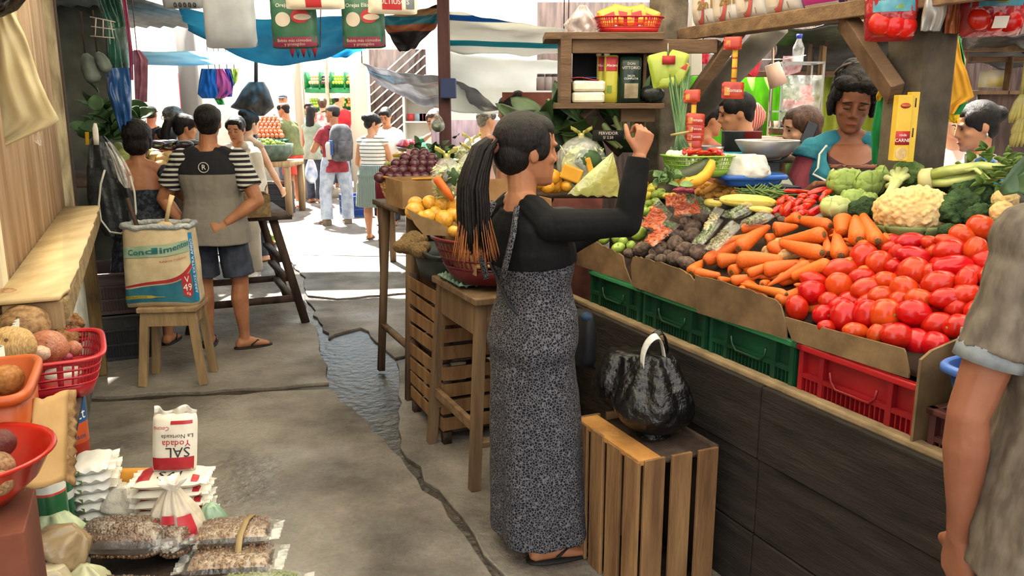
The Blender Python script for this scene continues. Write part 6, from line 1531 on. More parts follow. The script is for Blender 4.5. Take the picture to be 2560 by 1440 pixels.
B=who('white haired man in pale pink shirt beyond the bagged vegetables',1215,0,1.62,-35,Y=8.4,vox=.010,sex='m',fat=1.15,hair='buzz',hairm=HAIRG,skin=SK_C,head=(-20,0,0));c_tee(B,M('pale pink shirt','d4a8a0','e2c0b8',r=.9),sl=.5);c_pants(B,JEAN)
B=who("dark haired woman in tan collar beyond the ponytail woman's head",1282,0,1.72,60,Y=6.6,vox=.009,sex='f',hair='top',skin=SK_B,head=(10,-8,0));c_tee(B,M('tan shirt','9a8478','b09a8c',r=.9));c_pants(B,JEAN)
# eaters behind the stall
dp=T('dining_platform','raised plank floor under the diners behind the stall','platform',(2.2,5.75,0));MB().box((0,0,.11),(2.6,2.2,.22)).build('deck',WDD,dp)
sit=dict(rl=((.08,1,-.05),(0,.05,-1)),ll=((-.08,1,-.05),(0,.05,-1)))
def stoolat(x,y,h,label,z=0):
 ro=T('wooden_stool',label,'stool',(x,y,z));MB().box((0,0,h-.015),(.3,.3,.03)).build('seat',WDD,ro,bev=.004)
 for a in(-1,1):
  for b in(-1,1):MB().beam((a*.11,b*.11,h-.03),(a*.14,b*.14,0),.035,.035,V((0,1,0))).build('leg',WDD,ro)
q=P(1925,300,4.9);stoolat(q.x,q.y,.66,'wooden stool under the man eating',.22)
B=person('curly haired man bending to eat, in profile behind the scale',(q.x,q.y,.22),78,H=1.68,vox=.008,sex='m',hair='short',lean=(0,.30,1),head=(8,-12,0),face=1,skin=SK_B,ra=((.2,.5,-.9),(-.3,1,.5)),la=((-.2,.5,-.9),(.3,1,.5)),z=.22,**sit);c_tee(B,M('pale worn shirt','b09c90','c8b4a8',r=.9));c_pants(B,JEAN)
q=P(2010,330,4.5)
B=person('woman with brown hair talking on a dark phone',(q.x,q.y,.22),92,H=1.38,vox=.008,sex='f',hair='tied',hairm=HAIRB,head=(4,-8,0),face=1,skin=SK_C,la=((-.35,.6,-.75),(.28,.15,1),(.3,-.1,1),(1,-.1,0),.7),ra=((.2,.4,-1),(-.2,1,0)));c_tee(B,M('lime green top','6c9a34','88b44c',r=.9),sl=.2);c_pants(B,JEAN)
ph=T('phone',"dark mobile phone held to the brown haired woman's ear",'phone',(0,0,0));ml=Matrix.LocRotScale(B.root.location,B.root.rotation_euler,None)
c=ml@B.h(-.092,.005,-.02);ph.location=c;ph.rotation_euler=B.root.rotation_euler;MB().box((0,0,.0),(.010,.06,.12),Euler((rad(20),0,0)).to_matrix()).build('body',M('black phone','101216',r=.2),ph,bev=.004)
q=P(1768,300,6.0)
B=person('dark haired man in orange shirt eating, profile towards the scale',(q.x,q.y,.22),-75,H=1.42,vox=.009,sex='m',hair='short',face=1,skin=SK_B,head=(0,-6,0),ra=((.2,.6,-.8),(-.2,.8,.6)),la=((-.2,.5,-.9),(.2,1,0)));c_tee(B,M('orange shirt','b8684c','d08a6c',r=.9),sl=.6);c_pants(B,JEAN)
BLV=M('blue flannel vest','1c4a8c','3a6cac',r=.95,s=14);TST=M('teal striped sleeve',pat=bands(2,[(0,'187c70'),(.7,'0e4a48')],60),r=.9)
q=P(2450,320,4.25)
B=person('woman in blue vest with teal striped sleeves, profile near the yellow cloth',(q.x,q.y,0),80,H=1.64,vox=.007,sex='f',fat=1.1,hair='bun',face=1,head=(6,-14,0),skin=SK_B,la=((-.25,.3,-1),(.3,1,.1),(.2,1,.3),(.5,0,-1),.8),ra=((.25,.3,-1),(-.3,1,.1)))
c_tee(B,M('teal jersey','187c70'),d=.012,sl=.8,slm=TST);c_tee(B,BLV,d=.026,sl=.12,name='vest',neck=.285);c_pants(B,JEAN)
MB().ell(B.h(-.080,-.008,-.05),(.006,.006,.012)).build('earring',M('silver','b0b0ac',r=.3,met=.8),B.root)
MB().loft([ring(B.nb+B.up*z,B.ax,B.fw,a,b,16)for z,a,b in((-.03,.10,.085),(0,.085,.075),(.03,.072,.068))],False).build('collar',M('grey collar','8c8478','aaa296',r=.9,s=30),B.root,sol=.006)
q=P(2378,380,5.2)
B=person('person in pale pink shirt standing behind the yellow cloth',(q.x,q.y,0),175,H=1.66,vox=.010,sex='f',skin=SK_C,hair='tied');c_tee(B,M('pale rose cloth','b49088','c8a89e',r=.9),sl=.6,d=.03);c_skirt(B,M('pale rose cloth'),hem=.3)
# green curtain people end
# ---------------------------------------------------------------- stool, sack and the stalls along the corrugated wall
so=T('wooden_stool','worn pale wooden stool under the printed condiment sack','stool',(-2.03,4.78,0),rad(6))
MB().box((0,0,.462),(.34,.28,.03)).build('seat',WDL,so,bev=.006)
for y in(-1,1):MB().box((0,y*.115,.405),(.27,.02,.085)).build('apron',WDL,so,bev=.003)
for x in(-1,1):MB().box((x*.135,0,.405),(.02,.21,.085)).build('apron',WDL,so,bev=.003)
for x in(-1,1):
 for y in(-1,1):MB().beam((x*.13,y*.105,.45),(x*.175,y*.125,0),.048,.04,V((0,1,0))).build('leg',WDL,so,bev=.004)
SAC=M('woven sack cream','b9a684','d0bf9c',r=.6,s=12,b=.1,bs=120);SB=M('sack teal','1c5a72','2f7488',r=.55,s=10);SBB=M('sack bright blue','1a7ab0',r=.5);SR=M('sack red','9c2228','b03436',r=.55,s=9);SY=M('sack yellow','b0a03c',r=.6);SGY=M('sack rolled film','8c9498','b6bcbc',r=.3,s=16,b=.6);TEALI=M('teal print','1e5a5c','2c7474',r=.6,s=12)
cs=T('condiment_sack','large printed woven sack of condiments standing open on the stool','sack',(-2.07,4.78,.478),rad(6))
def SS(u,v_,a=None):
 w=.205+.012*(1-v_)-.010*v_;d=.115+.03*sin(pi*v_)*.6
 a=(-pi/2-(0.5-u)*2.6)if a is None else a
 n=2/3.2;ca,sa=cos(a),sin(a)
 return V((w*math.copysign(abs(ca)**n,ca),d*math.copysign(abs(sa)**n,sa),.47*v_+.008*sin(a*3+v_*4)*(1-v_)))*(1+.015*noise.noise(V((ca*2,sa*2,v_*5))))
MB().loft([[SS(0,v_,2*pi*k/48)*(1 if v_>0 else .97)for k in range(48)]for v_ in[i/16 for i in range(17)]]+[[SS(0,1,2*pi*k/48)*V((1,1,1)).x-V((0,0,.03))for k in range(48)]],True).build('sack',SAC,cs)
def SP(x,y,e=.0022):
 p=SS(x,y);q=SS(x,y);n=V((p.x*.45,p.y*2.2,0)).normalized();return p+n*e
def sheetp(nm,mt,f,n=20,m=8):return MB().sheet(lambda u,v_:SP(*f(u,v_)),n,m).build(nm,mt,cs)
wv=lambda x:.26+.30*x**1.6-.06*sin(x*3.1)
sheetp('blue_print',SB,lambda u,v_:(.02+.95*u,.05+v_*(wv(.02+.95*u)-.075)))
sheetp('red_wave',SR,lambda u,v_:(.02+.95*u,wv(.02+.95*u)+(.015+.05*u)*(v_-.2)))
MB().sheet(lambda u,v_:SP(.90+.10*u,.06+.86*v_,.0035),6,20).build('blue_edge',SBB,cs)
MB().sheet(lambda u,v_:SP(.70+.16*u,.12+.04*abs(u-.5)*2*(1-v_)+.30*v_,.005),10,10).build('red_tag',SR,cs)
MB().sheet(lambda u,v_:SP(.06+.46*u,.12+(.04 if u<.95 else .02)*(v_-.5)*(1 if u<.93 else .4),.0045),20,3).build('yellow_banner',SY,cs)
tx=lambda s_,x0,y0,sz,mt,ar=0.,e=.006,sl=0.,**k:text(s_,'lettering',cs,mt,(0,0,0),(1,0,0),(0,1,0),sz,fn=lambda x,y:SP(x0+x/.40,y0+(y+sl*x+ar*x*x)/.47,e),**k)
MB().sheet(lambda u,v_:SP(.10+.78*u,.60+.14*v_+.09*u,.004),20,6).build('green_band',M('faded green band','7f9a80','a0b098',r=.6,s=10),cs)
tx('Condimentos',.57,.73,.046,TEALI,.3,.008,.22,bold=.001);tx('SABOR Y CALIDAD',.66,.60,.014,SR,0,.006,.18);tx('49',.78,.25,.058,WINK);tx('Kg',.78,.175,.024,WINK);tx('V',.78,.35,.05,WINK);tx('GRANOS SELECTOS',.27,.12,.016,KINK,0,.008)
text('ARROZ EXTRA AÑEJO','lettering',cs,WINK,(0,0,0),(1,0,0),(0,1,0),.032,fn=lambda x,y:SP(.95-y/.40,.50+x/.47,.007))
rg_=[SS(0,1,2*pi*k/40)for k in range(41)]
MB().tube([q*1.0+V((0,0,.004*sin(i*1.3)))for i,q in enumerate(rg_)],[.016+.003*sin(i*2.1)for i in range(41)],8).build('rolled_rim',SGY,cs)
sp_=T('wooden_ladle','pale wooden ladle standing in the condiment sack','ladle',(-2.03,4.76,.93),rad(6))
MB().ell((0,0,.0),(.055,.02,.04)).build('bowl',PLY,sp_);MB().tube([(0.01,0,.03),(.035,0,.13),(.055,.01,.19)],[.011,.013,.016],8,.6).build('handle',PLY,sp_)
MB().beam((-.17,.04,-.02),(-.22,.05,.17),.03,.012).build('paddle',WDD,T('wooden_paddle','dark flat wooden paddle standing at the sack edge','paddle',(-2.03,4.78,.93),rad(6)))
# A-frame table behind the striped man, basin of vegetables on the ground
at_=T('trestle_table','dark A-frame trestle table behind the man in striped sleeves','table',(-2.15,6.35,0),AISLE)
MB().box((0,0,.83),(.7,1.0,.03)).build('table_top',WDD,at_)
for y in(-.42,.42):
 MB().beam((.22,y,.82),(.42,y,0),.06,.04,V((0,1,0))).build('leg',WDD,at_);MB().beam((-.22,y,.82),(-.42,y,0),.06,.04,V((0,1,0))).build('leg',WDD,at_);MB().beam((.38,y,.2),(-.38,y,.2),.03,.05).build('stretcher',WDD,at_)
for z in(.15,.3,.45):MB().beam((.36-z*.2,-.42,z+.05),(.36-z*.2,.42,z+.05),.05,.03).build('rung',WDD,at_)
o=T('basket_crate','brown woven crate of green fruit on the trestle table edge','crate',(-1.98,6.0,.845),AISLE);mb=MB()
for c,d in(((0,-.14,.08),(.36,.01,.16)),((0,.14,.08),(.36,.01,.16)),((-.18,0,.08),(.01,.28,.16)),((.18,0,.08),(.01,.28,.16)),((0,0,.005),(.36,.28,.01))):mb.box(c,d)
mb.build('walls',M('straw weave','7c6444','a38a60',r=.9,s=30,b=.6),o,smooth=False)
bs=T('vegetable_basin','dark basin of lettuce and tomatoes standing on the bright floor','basin',G(665,642));L0=bs.location.copy()
MB().rev([(0,0),(.10,0),(.13,.12),(.145,.15),(.15,.15),(.135,.13),(.10,.01),(0,.01)],28).build('basin',M('navy basin','1c222e','2c3444',r=.4),bs)
LTL=M('bright lettuce leaf','6a9034','a4c064',r=.55,s=10);rr=random.Random(5)
def leafy(nm,label,c,r_,n,mt,sz,cat='lettuce',flat=.6,group=None):
 mb=MB();rr=random.Random(label)
 for _ in range(n):
  q=V((rr.gauss(0,.5),rr.gauss(0,.5),abs(rr.gauss(0,.5))*flat))*r_;d=V((rr.uniform(-1,1),rr.uniform(-1,1),rr.uniform(.1,1))).normalized();leaf(mb,q,d,V((rr.uniform(-1,1),rr.uniform(-1,1),.6)).normalized(),sz*rr.uniform(.7,1.3),sz*.35,.3,.3)
 o=mb.build(nm,mt,sol=.0015);o.location=c;return tag(o,label,cat,group)
leafy('lettuce','leafy green lettuce filling the floor basin',L0+V((-.02,0,.13)),.12,46,LTL,.10)
for i,(x,y,z)in enumerate(((.03,-.05,.22),(-.02,-.03,.24),(.07,-.02,.19),(.09,-.06,.17),(.0,-.08,.18))):
 o=tomato(i)if i<1 else copy_tree(o);o.location=L0+V((x,y,z));o.scale=(.034,.03,.03);tag(o,'small red tomato on the lettuce in the floor basin, %s one'%ORD[i+1],'tomato','tomatoes in the floor basin')
ZUC=M('pale zucchini','8aa46a','b4c898',r=.4,s=3,st=(1,8,8))
for i,(x,y,z)in enumerate(((.03,.08,.22),(-.05,.10,.27),(.08,.12,.20))):
 o=MB().ell((0,0,0),(.10,.042,.042)).build('zucchini',ZUC);MB().tube([(-.1,0,0),(-.115,0,.005)],[.014,.010],8).build('stem',CTOP,o);o.location=L0+V((x,y,z));o.rotation_euler=(0,.1,.3*i);tag(o,'pale green zucchini behind the basin lettuce, %s one'%ORD[i+1],'zucchini','zucchini in the floor basin')
 # vegetable table of the left-hand stall
vt=T('vegetable_table','long stall table heaped with vegetables before the woman in the strapless dress','table',(-3.25,6.75,0),AISLE)
MB().box((0,0,1.08),(1.0,1.7,.04)).build('table_top',WDD,vt)
for x in(-.44,.44):
 for y in(-.75,.75):MB().box((x,y,.53),(.06,.06,1.06)).build('leg',WDD,vt)
AUB=M('aubergine skin','17141c','2c2634',r=.2,sp=.6);TAN=M('tan tuber far','a08050','c8a870',r=.7,s=6,rnd=.1);GSQ=M('pale green squash','9aa45c','c4c884',r=.45,s=5,rnd=.1)
ab=T('red_basin','red basin of dark aubergines on the stall table','basin',P(425,372,6.9));MB().rev([(0,-.10),(.18,-.10),(.25,.0),(.26,.0),(.19,-.11),(0,-.11)],28).build('basin',M('dull red plastic','7c3a2c','9a4c3a',r=.5),ab)
pr=None
for i in range(12):
 if pr is None:o=pr=MB().ell((0,0,0),(.085,.036,.036),None,14,10).build('aubergine',AUB);MB().tube([(-.08,0,0),(-.105,0,.004)],[.02,.01],8).build('stem',PST,o)
 else:o=copy_tree(pr)
 o.location=ab.location+V((-.17+.11*(i%4)+.03*(i//4),-.12+.09*(i//4),.02+.02*(i%2)));o.rotation_euler=(0,0,R.uniform(-.6,.6));tag(o,'glossy dark aubergine in the red basin, %s from the aisle end of row %s'%(ORD[i%4+1],('one','two','three')[i//4]),'aubergine','aubergines in the red basin')
pr={};lab={0:('tuber',TAN,'tan round tuber heaped on the stall table'),1:('squash',GSQ,'pale green squash heaped on the stall table')}
for i,(px,py,k)in enumerate(((395,395,0),(412,402,0),(425,395,0),(408,418,0),(432,412,0),(445,400,0),(420,430,0),(395,425,0),(384,385,1),(300,372,1),(288,385,1),(310,392,1),(325,385,1),(296,402,1),(318,410,1),(340,400,1))):
 nm,mt,lb=lab[k]
 if k not in pr:o=pr[k]=MB().ell((0,0,0),(.075,.055,.055)if k==0 else(.11,.045,.045),None,14,10,lump(.1,2,k)).build(nm,mt)
 else:o=copy_tree(pr[k])
 o.location=P(px,py,6.5+.004*(430-py));o.rotation_euler=(0,.3,R.uniform(-1,1));tag(o,lb,nm,lb)
for i,(px,py,Y)in enumerate(((275,330,6.4),(300,325,6.6),(285,300,6.5))):leafy('greens','dark leafy greens hung behind the stall table, %s bunch'%ORD[i+1],P(px,py+20,Y),.16,40,HERB,.16,'greens',1.2,'leafy greens at the back of the stall')
o=crate('stacked_crate','1a1c1e','2a2c2e',5.75,6.3,-.42,-.02,0,.30,'dark plastic crate on the floor behind the strapless dress',False)
o=crate('stacked_crate','2a1c1c','3a2a2a',5.75,6.3,-.42,-.02,.31,.58,'dark brownish plastic crate stacked on the floor crate',False)
# things hanging by the posts
CBAG=M('cream carrier bag','b5a67c','d6caa4',r=.45,s=3,b=.35,bs=9,sp=.4)
def trace(nm,label,cat,pts,place,mat,th=.02,wave=.012,seed=0,part='body',group=None,root=None,n=26,cord=0):
 ro=root or T(nm,label,cat,(0,0,0),0,group)
 ys=[p[0]for p in pts]
 def row(v_):
  y=ys[0]+(ys[-1]-ys[0])*v_
  for a,b in zip(pts,pts[1:]):
   if y<=b[0]+1e-6:
    t=(y-a[0])/max(1e-6,b[0]-a[0]);return y,a[1]+(b[1]-a[1])*t,a[2]+(b[2]-a[2])*t
  return pts[-1]
 mb=MB()
 for sg in(1,-1):
  def f(u,v_):
   y,xa,xb=row(v_);p=place(xa+(xb-xa)*u,y);d=(V((0,0,CAMH))-p).normalized();d.z*=.2
   return p+d*(sg*th*(max(0,1-(2*u-1)**4)**.5)*(.25+.75*sin(pi*min(1,.12+v_*.8)))+wave*noise.noise(V((u*5+seed,v_*3,seed)))+wave*.25*sin(u*11+seed+3*v_))
  mb.sheet(f,n,20)
 mb.build(part,mat,ro)
 if cord:p=place((pts[0][1]+pts[0][2])/2,ys[0]+2);MB().tube([p,p+V((0,0,.6))],.004,5).build('cord',WDD,ro)
 return ro
wpl=lambda w:(lambda x,y:Wp(x,y,w))
ypl=lambda Y:(lambda x,y:P(x,y,Y))
trace('hanging_bag','cream plastic carrier bag hanging limp on the corrugated wall','bag',[(20,-60,30),(95,-60,66),(200,-60,100),(250,-60,122),(305,-60,152),(345,-60,62),(368,-60,6)],ypl(3.0),CBAG,.03,.03,1)
trace('hanging_bag','black plastic bag hung above the cream carrier bag','bag',[(-40,-60,80),(0,-60,66),(25,-60,45),(42,-60,8)],ypl(2.9),BLACKB,.03,.02,2)
trace('clear_bag','scrap of clear film dangling below the cream carrier bag','bag',[(330,80,108),(350,82,104),(364,98,106)],ypl(3.05),CLEAR,.008,.006,3)
NETG=film('dark green sheeting','12463c',.96,r=.25,s=10,c2='1d6a58',b=.9);BLUS=film('blue sheeting','2c5c9c',.95,r=.3,s=10,b=.8);PNK=film('pink sheeting','9c2c5c',.95,r=.4,s=12)
trace('hanging_sheeting','dark green plastic sheeting bundle hung inside the first stall','plastic sheet',[(-30,240,300),(0,240,306),(60,262,318),(150,268,326),(250,288,330),(320,300,328)],ypl(5.6),NETG,.05,.05,4)
trace('hanging_sheeting','blue plastic bundle below the green sheeting','plastic sheet',[(170,262,325),(230,268,328),(330,300,330)],ypl(5.5),BLUS,.04,.04,5)
trace('hanging_sheeting','narrow pink plastic edge beside the green sheeting','plastic sheet',[(-30,300,312),(60,314,324),(130,322,332),(200,326,334)],ypl(5.5),PNK,.01,.01,6)
trace('hanging_cloth','faded pink cloth hung beyond the green sheeting','cloth',[(125,334,350),(150,334,370),(255,338,368)],ypl(7.4),M('faded pink cloth','8a5668','a87080',r=.9,s=12),.01,.03,7,cord=1)
JAR=M('dusty grey jar','4c5450','74807a',r=.5,s=6,b=.2)
for i,(a,b,r_)in enumerate((((215,140),(235,200),19),((245,135),(268,175),15))):
 p,q=P(*a,5.3),P(*b,5.3);k=5.4/FPX;ro=T('hanging_gourd',('dusty grey rounded bag hung by the mouldy plaster, larger of two','dusty grey rounded bag hung by the plaster, smaller of two')[i],'bag',q)
 d=(p-q);MB().tube([-d*.1,d*.1,d*.5,d*.9,d*1.1],[r_*.6*k,r_*k,r_*1.05*k,r_*.8*k,r_*.3*k],14).build('body',JAR,ro);MB().tube([d*1.1,d*1.1+V((0,0,.25))],.006,6).build('cord',WDD,ro)
ro=T('hanging_wire_rack','thin white wire rack hung in front of the green sheeting','rack',(0,0,0));mb=MB()
for a,b in(((225,42),(288,55)),((226,90),(286,95)),((240,45),(238,92)),((258,48),(258,93)),((276,52),(284,95)),((228,66),(286,74))):mb.tube([P(*a,5.2),P(*b,5.2)],.004,6)
mb.build('wire',M('white wire','b0b0a8',r=.5),ro)
trace('hanging_bag','big dark grey plastic bag with a cord loop beside the wall end','bag',[(340,236,262),(365,222,285),(430,216,312),(500,218,335),(560,240,338),(590,262,320)],ypl(5.05),M('dark grey bag film','23272a','3a3f42',r=.4,s=7,b=.5),.06,.04,8)
trace('clear_bag','crumpled clear film stuck along the dark grey bag','bag',[(355,262,278),(400,282,312),(450,296,336),(470,312,326)],ypl(4.9),CLEAR,.02,.02,9)
ro=T('hanging_loop','thin white cord loop hanging in front of the dark grey bag','cord',(0,0,0));MB().tube([P(x,y,4.86)for x,y in((262,425),(252,460),(247,510),(252,550),(275,580),(303,584),(328,566),(340,530),(336,480),(325,440))],.006,6).build('cord',M('white cord','b8b8b0',r=.7),ro)
ro=T('hanging_paddle','white plastic paddle hung above the dark grey bag','paddle',(0,0,0));MB().tube([P(241,362,5.0),P(240,345,5.0),P(238,322,5.0),P(238,308,5.0)],[.016,.018,.018,.008],12,.4).build('paddle',WHITEP,ro)
trace('hanging_card','small yellow card beside the white paddle','card',[(330,212,222),(362,214,223)],ypl(5.3),M('yellow card','c89a20',r=.6),.004,0,1)
# packs hung under the roof over the aisle
DGR=M('green diaper pack','2c5a44','3e6e56',r=.35,s=5,b=.1,bs=20);DMA=M('maroon band','7c2c48','943c58',r=.4,s=8);GWP=M('grey white pack','8a929c','a6adb6',r=.4,s=4,b=.15,bs=12);PRE=M('pack red','b03038',r=.4);PNKC=M('pale print','c8bcae',r=.5)
def hpack(nm,label,x0,x1,y0,y1,Y,mt,tilt=0,D=.06):
 a,b=P(x0,y1,Y),P(x1,y0,Y);w,h=b.x-a.x,b.z-a.z;ro=T(nm,label,'pack',V(((a.x+b.x)/2,Y,a.z)))
 q=Pil((0,0,h/2),(1,0,tilt),(-tilt,0,1),(0,-1,0),w,h,D,x0);q.shell('pack',mt,ro)
 MB().tube([(-w*.3,0,h*.96),(0,0,h+.12),(0,0,h+.6)],.004,5).build('cord',WDD,ro);return ro,q
for i,(x0,x1)in enumerate(((682,790),(858,960))):
 ro,q=hpack('hanging_diaper_pack',('green and maroon diaper pack hung over the aisle beside the pale grey pack','green and maroon diaper pack hung over the aisle beside the multipurpose pack')[i],x0,x1,-8,122,4.6,DGR,.02)
 q.patch('maroon_band',DMA,ro,.02,.98,.03,.22);q.txt('Orejas Elásticas',ro,WINK,.5,.83,.028);q.txt('Bebés más cómodos',ro,PNKC,.5,.155,.022);q.txt('y protegidos',ro,PNKC,.5,.085,.022)
 for u0,u1,v0,v1,mt in((.12,.45,.42,.70,PNKC),(.46,.86,.48,.76,PRE),(.52,.9,.54,.66,PNKC)):
  MB().sheet(lambda u,v_:q.S((u0+u1)/2+(u1-u0)/2*v_*cos(u*2*pi),(v0+v1)/2+(v1-v0)/2*v_*sin(u*2*pi),1,.003 if mt is not PNKC or u0<.3 else .005),20,4).build('print',mt,ro)
hpack('hanging_pack','plain grey white pack hung over the aisle in front of the blue tarp',515,632,-60,121,4.4,GWP,.02)
ro,q=hpack('hanging_pack','white pack with swirls at the top edge above the tin roof',408,502,-50,22,5.2,GWP)
for i in range(5):MB().tube([q.S(.35+.12*i+.03*cos(a),.12+.07*sin(a),1,.004)for a in[2*pi*k/10 for k in range(11)]],.003,5).build('swirl',KINK,ro)
ro,q=hpack('hanging_pack','white pack with red print between the two diaper packs',716,858,-70,24,4.5,SALT);q.patch('red_print',PRE,ro,.35,.62,.05,.3)
ro,q=hpack('hanging_pack','white and red multipurpose pack hung above the diaper pack',922,1042,-70,36,4.45,SALT,-.03);q.patch('red_print',PRE,ro,.30,.70,.10,.6);q.txt('MULTIUSOS',ro,WINK,.5,.28,.034,e=.005);q.patch('grey_print',M('grey print','6c747c',r=.5),ro,.78,.95,.12,.36)
# tarps
def tarp(nm,label,c4,mat,sag=.2,wave=.06,seed=0,n=22,cat='tarp',fold=6):
 c4=[P(*c)for c in c4]
 def f(u,v_):
  p=c4[0].lerp(c4[1],u).lerp(c4[3].lerp(c4[2],u),v_);e=sin(pi*u)
  return p-V((0,0,sag*e*(.35+.65*v_)))+V((0,wave*noise.noise(V((u*3+seed,v_*3,0)))*2,wave*.5*noise.noise(V((u*fold*.6+seed,v_*fold,3)))+wave*.10*sin(u*fold*4+v_*9+seed)))
 ro=T(nm,label,cat);MB().sheet(f,n,n).build('sheet',mat,ro,sol=.004)
 for q in c4[:2]:MB().tube([q,q+V((0,0,1.2))],.005,5).build('rope',WDD,ro)
 return ro
BTP=trans('blue tarp','3c86a8','62aac6',.8,r=.4,s=2);LBT=trans('light blue tarp','8cc4e0','bce0f0',.8,r=.4,s=2);WTP=trans('white tarp','e4e8e8','f0f2f2',.85,r=.35,s=3);GTP=trans('grey plastic sheet','80828a','a8aab0',.5,r=.25,s=4,b=.5,bs=5,sp=.6);DTP=trans('dark tarp','2c2c34','48444c',.2,r=.5,s=3)
STP=trans('striped tarp','dddddd',tl=.85,pat=bands(2,[(0,'d8d8d4'),(.16,'3a6c9c'),(.26,'d8d8d4'),(.42,'b84a60'),(.52,'d8d8d4'),(.70,'3c8c98'),(.80,'d8d8d4')],2.2),r=.4)
ST2=trans('dark striped tarp','333333',tl=.3,pat=bands(2,[(0,'2c2830'),(.5,'9c5c40'),(.58,'2c7c94'),(.68,'b89a7c'),(.76,'2c2830')],1.6),r=.5)
tarp('hanging_blue_tarp','big teal blue tarp sagging to a point over the aisle',[(448,18,7.0),(905,30,7.4),(880,118,7.8),(470,75,7.2)],BTP,.22,.05,1)
tarp('hanging_blue_tarp','pale blue tarp strip stretched under the big teal tarp',[(325,128,8.2),(915,120,8.6),(905,138,9.4),(325,160,9.2)],LBT,.05,.04,2)
tarp('hanging_blue_tarp','deep blue tarp fold glimpsed between the diaper packs',[(760,62,8.0),(905,60,8.0),(905,130,8.2),(770,130,8.2)],BTP,.05,.05,3)
tarp('hanging_striped_tarp','dark tarp with faded stripes hung from the thin post',[(940,40,6.6),(1096,12,6.4),(1092,60,6.4),(1000,130,6.6)],ST2,.05,.05,4)
tarp('hanging_striped_tarp','white tarp with blue and red stripes against the bright sky',[(1120,28,7.2),(1410,72,7.6),(1410,130,7.6),(1118,128,7.2)],STP,.03,.05,5)
tarp('hanging_plastic_sheet','crumpled grey plastic sheet slung beside the thin post',[(905,158,8.6),(1120,190,7.2),(1270,275,6.9),(950,215,8.8)],GTP,.10,.08,6)
tarp('hanging_plastic_sheet','white translucent sheet slung beyond the thin post',[(1120,130,7.4),(1420,150,7.8),(1420,245,7.8),(1120,275,7.0)],WTP,.08,.04,7)
bp_=T('hanging_bunting','small red and blue bunting below the diaper pack','bunting',(0,0,0))
for i in range(5):MB().poly([P(722+14*i,118,6.0),P(738+14*i,120,6.0),P(732+14*i,146,6.02)]).build('pennant',M(('red pennant','blue pennant')[i%2],('a83040','2c7898')[i%2],r=.8),bp_,sol=.003)
MB().tube([P(715,-40,6.0),P(718,118,6.0),P(760,120,6.0),P(800,118,6.0),P(803,-40,6.0)],.004,5).build('string',WDD,bp_)
# thin post with its box
q=P(1118,600,6.2);tp_=T('roof_post','thin brown post carrying a blue box in the middle of the market','post',(q.x,q.y,0))
MB().box((0,0,1.4),(.085,.085,2.8)).build('post',wood('mauve post','4a3034','6a4a48',st=(5,5,.8)),tp_,bev=.006)
p=P(1121,221,6.1);MB().box(p-tp_.location,(.11,.10,.14)).build('blue_box',M('dark blue box','2c3c6c',r=.5),tp_,bev=.006)
sackbag('hanging_bag','clear bag of greens hanging on the thin post','bag',P(1094,332,6.0),.055,.13,CLEAR,.2,3)
MB().ell((0,0,0),.045,None,12,8,lump(.2,3)).build('greens',HERB,bpy.data.objects['hanging_bag.003']if 'hanging_bag.003' in bpy.data.objects else None,loc=(0,0,.05))
# far fruit shop with tiers of green bins
FY=18.2
fs=T('fruit_shelving','tiered green shelving of the far fruit shop','shelf',P(850,300,FY));L0=fs.location.copy();GBN=M('green bin','1c6a3c','2c8a54',r=.4)
fbins=[(775,803,188,214),(805,829,188,214),(833,865,188,214),(868,896,188,214),(775,803,250,272),(806,832,250,272),(836,866,246,270),(868,898,246,270)]
FRU=[('onion','c8a880','tan onion in the far green bin, upper tier'),('plum','5c4048','dark plum in the far green bin, upper tier'),('lime','9cb83c','lime in the far green bin, upper tier'),('orange','d8963c','orange in the far green bin, upper tier'),('lime','9cb83c','lime at the shop post, lower tier'),('melon','8aa04c','small melon in the far green bin, lower tier'),('lime','a4b83c','lime in the far green bin, lower tier'),('orange','d0883c','orange in the far green bin, lower tier')]
for y0,y1 in((186,226),(246,282)):
 a,b=P(768,y1,FY)-L0,P(900,y0,FY)-L0
 MB().box(((a.x+b.x)/2,.30,(a.z+b.z)/2),(b.x-a.x,.04,b.z-a.z)).build('back_board',GBN,fs)
 MB().box(((a.x+b.x)/2,.05,a.z),(b.x-a.x,.5,.10)).build('tray',GBN,fs,bev=.01)
for x in(768,804,831,866,899):a=P(x,214,FY)-L0;MB().box((a.x,0,a.z+.1),(.03,.4,.36)).build('divider',GBN,fs)
for x in(766,828,900):a=P(x,300,FY)-L0;MB().box((a.x,-.25,(3.1-L0.z)/2-L0.z/2),(.07,.07,3.1)).build('upright',M('pale upright','9c8c78','b8a890',r=.8),fs)
for i,(x0,x1,y0,y1)in enumerate(fbins):
 nm,col,lb=FRU[i];m_=M('far '+lb,col,r=.5,rnd=.12);pr=None
 a,b=P(x0,y1,FY-.1),P(x1,y0,FY-.1)
 for r_ in range(3):
  for c_ in range(4):
   if pr is None:o=pr=MB().ell((0,0,0),1,None,9,6).build(nm,m_)
   else:o=pr.copy();COL.objects.link(o)
   o.scale=(.036,)*3;o.location=V((a.x+.03+(b.x-a.x-.04)*(c_+.5*(r_%2))/4,FY-.20+.07*r_,a.z+.06+.062*r_));tag(o,lb,nm,lb)
tag(MB().box((-5.6,19.2,1.7),(9.5,.1,3.4)).build('wall_shop',M('whitewashed wall','c8c2b4','d8d4c8',r=.9,s=3)),kind='structure')
for i,(px,w,Y,c)in enumerate(((902,.30,15.5,'d0c4b0'),(750,.12,15.2,'b0a490'),(485,.22,11.0,'84807c'))):
 q=P(px,300,Y);tag(MB().box((q.x,q.y,1.5),(w,w,3.0)).build('column_%d'%(i+3),M('post %d'%i,c,r=.9)),kind='structure')
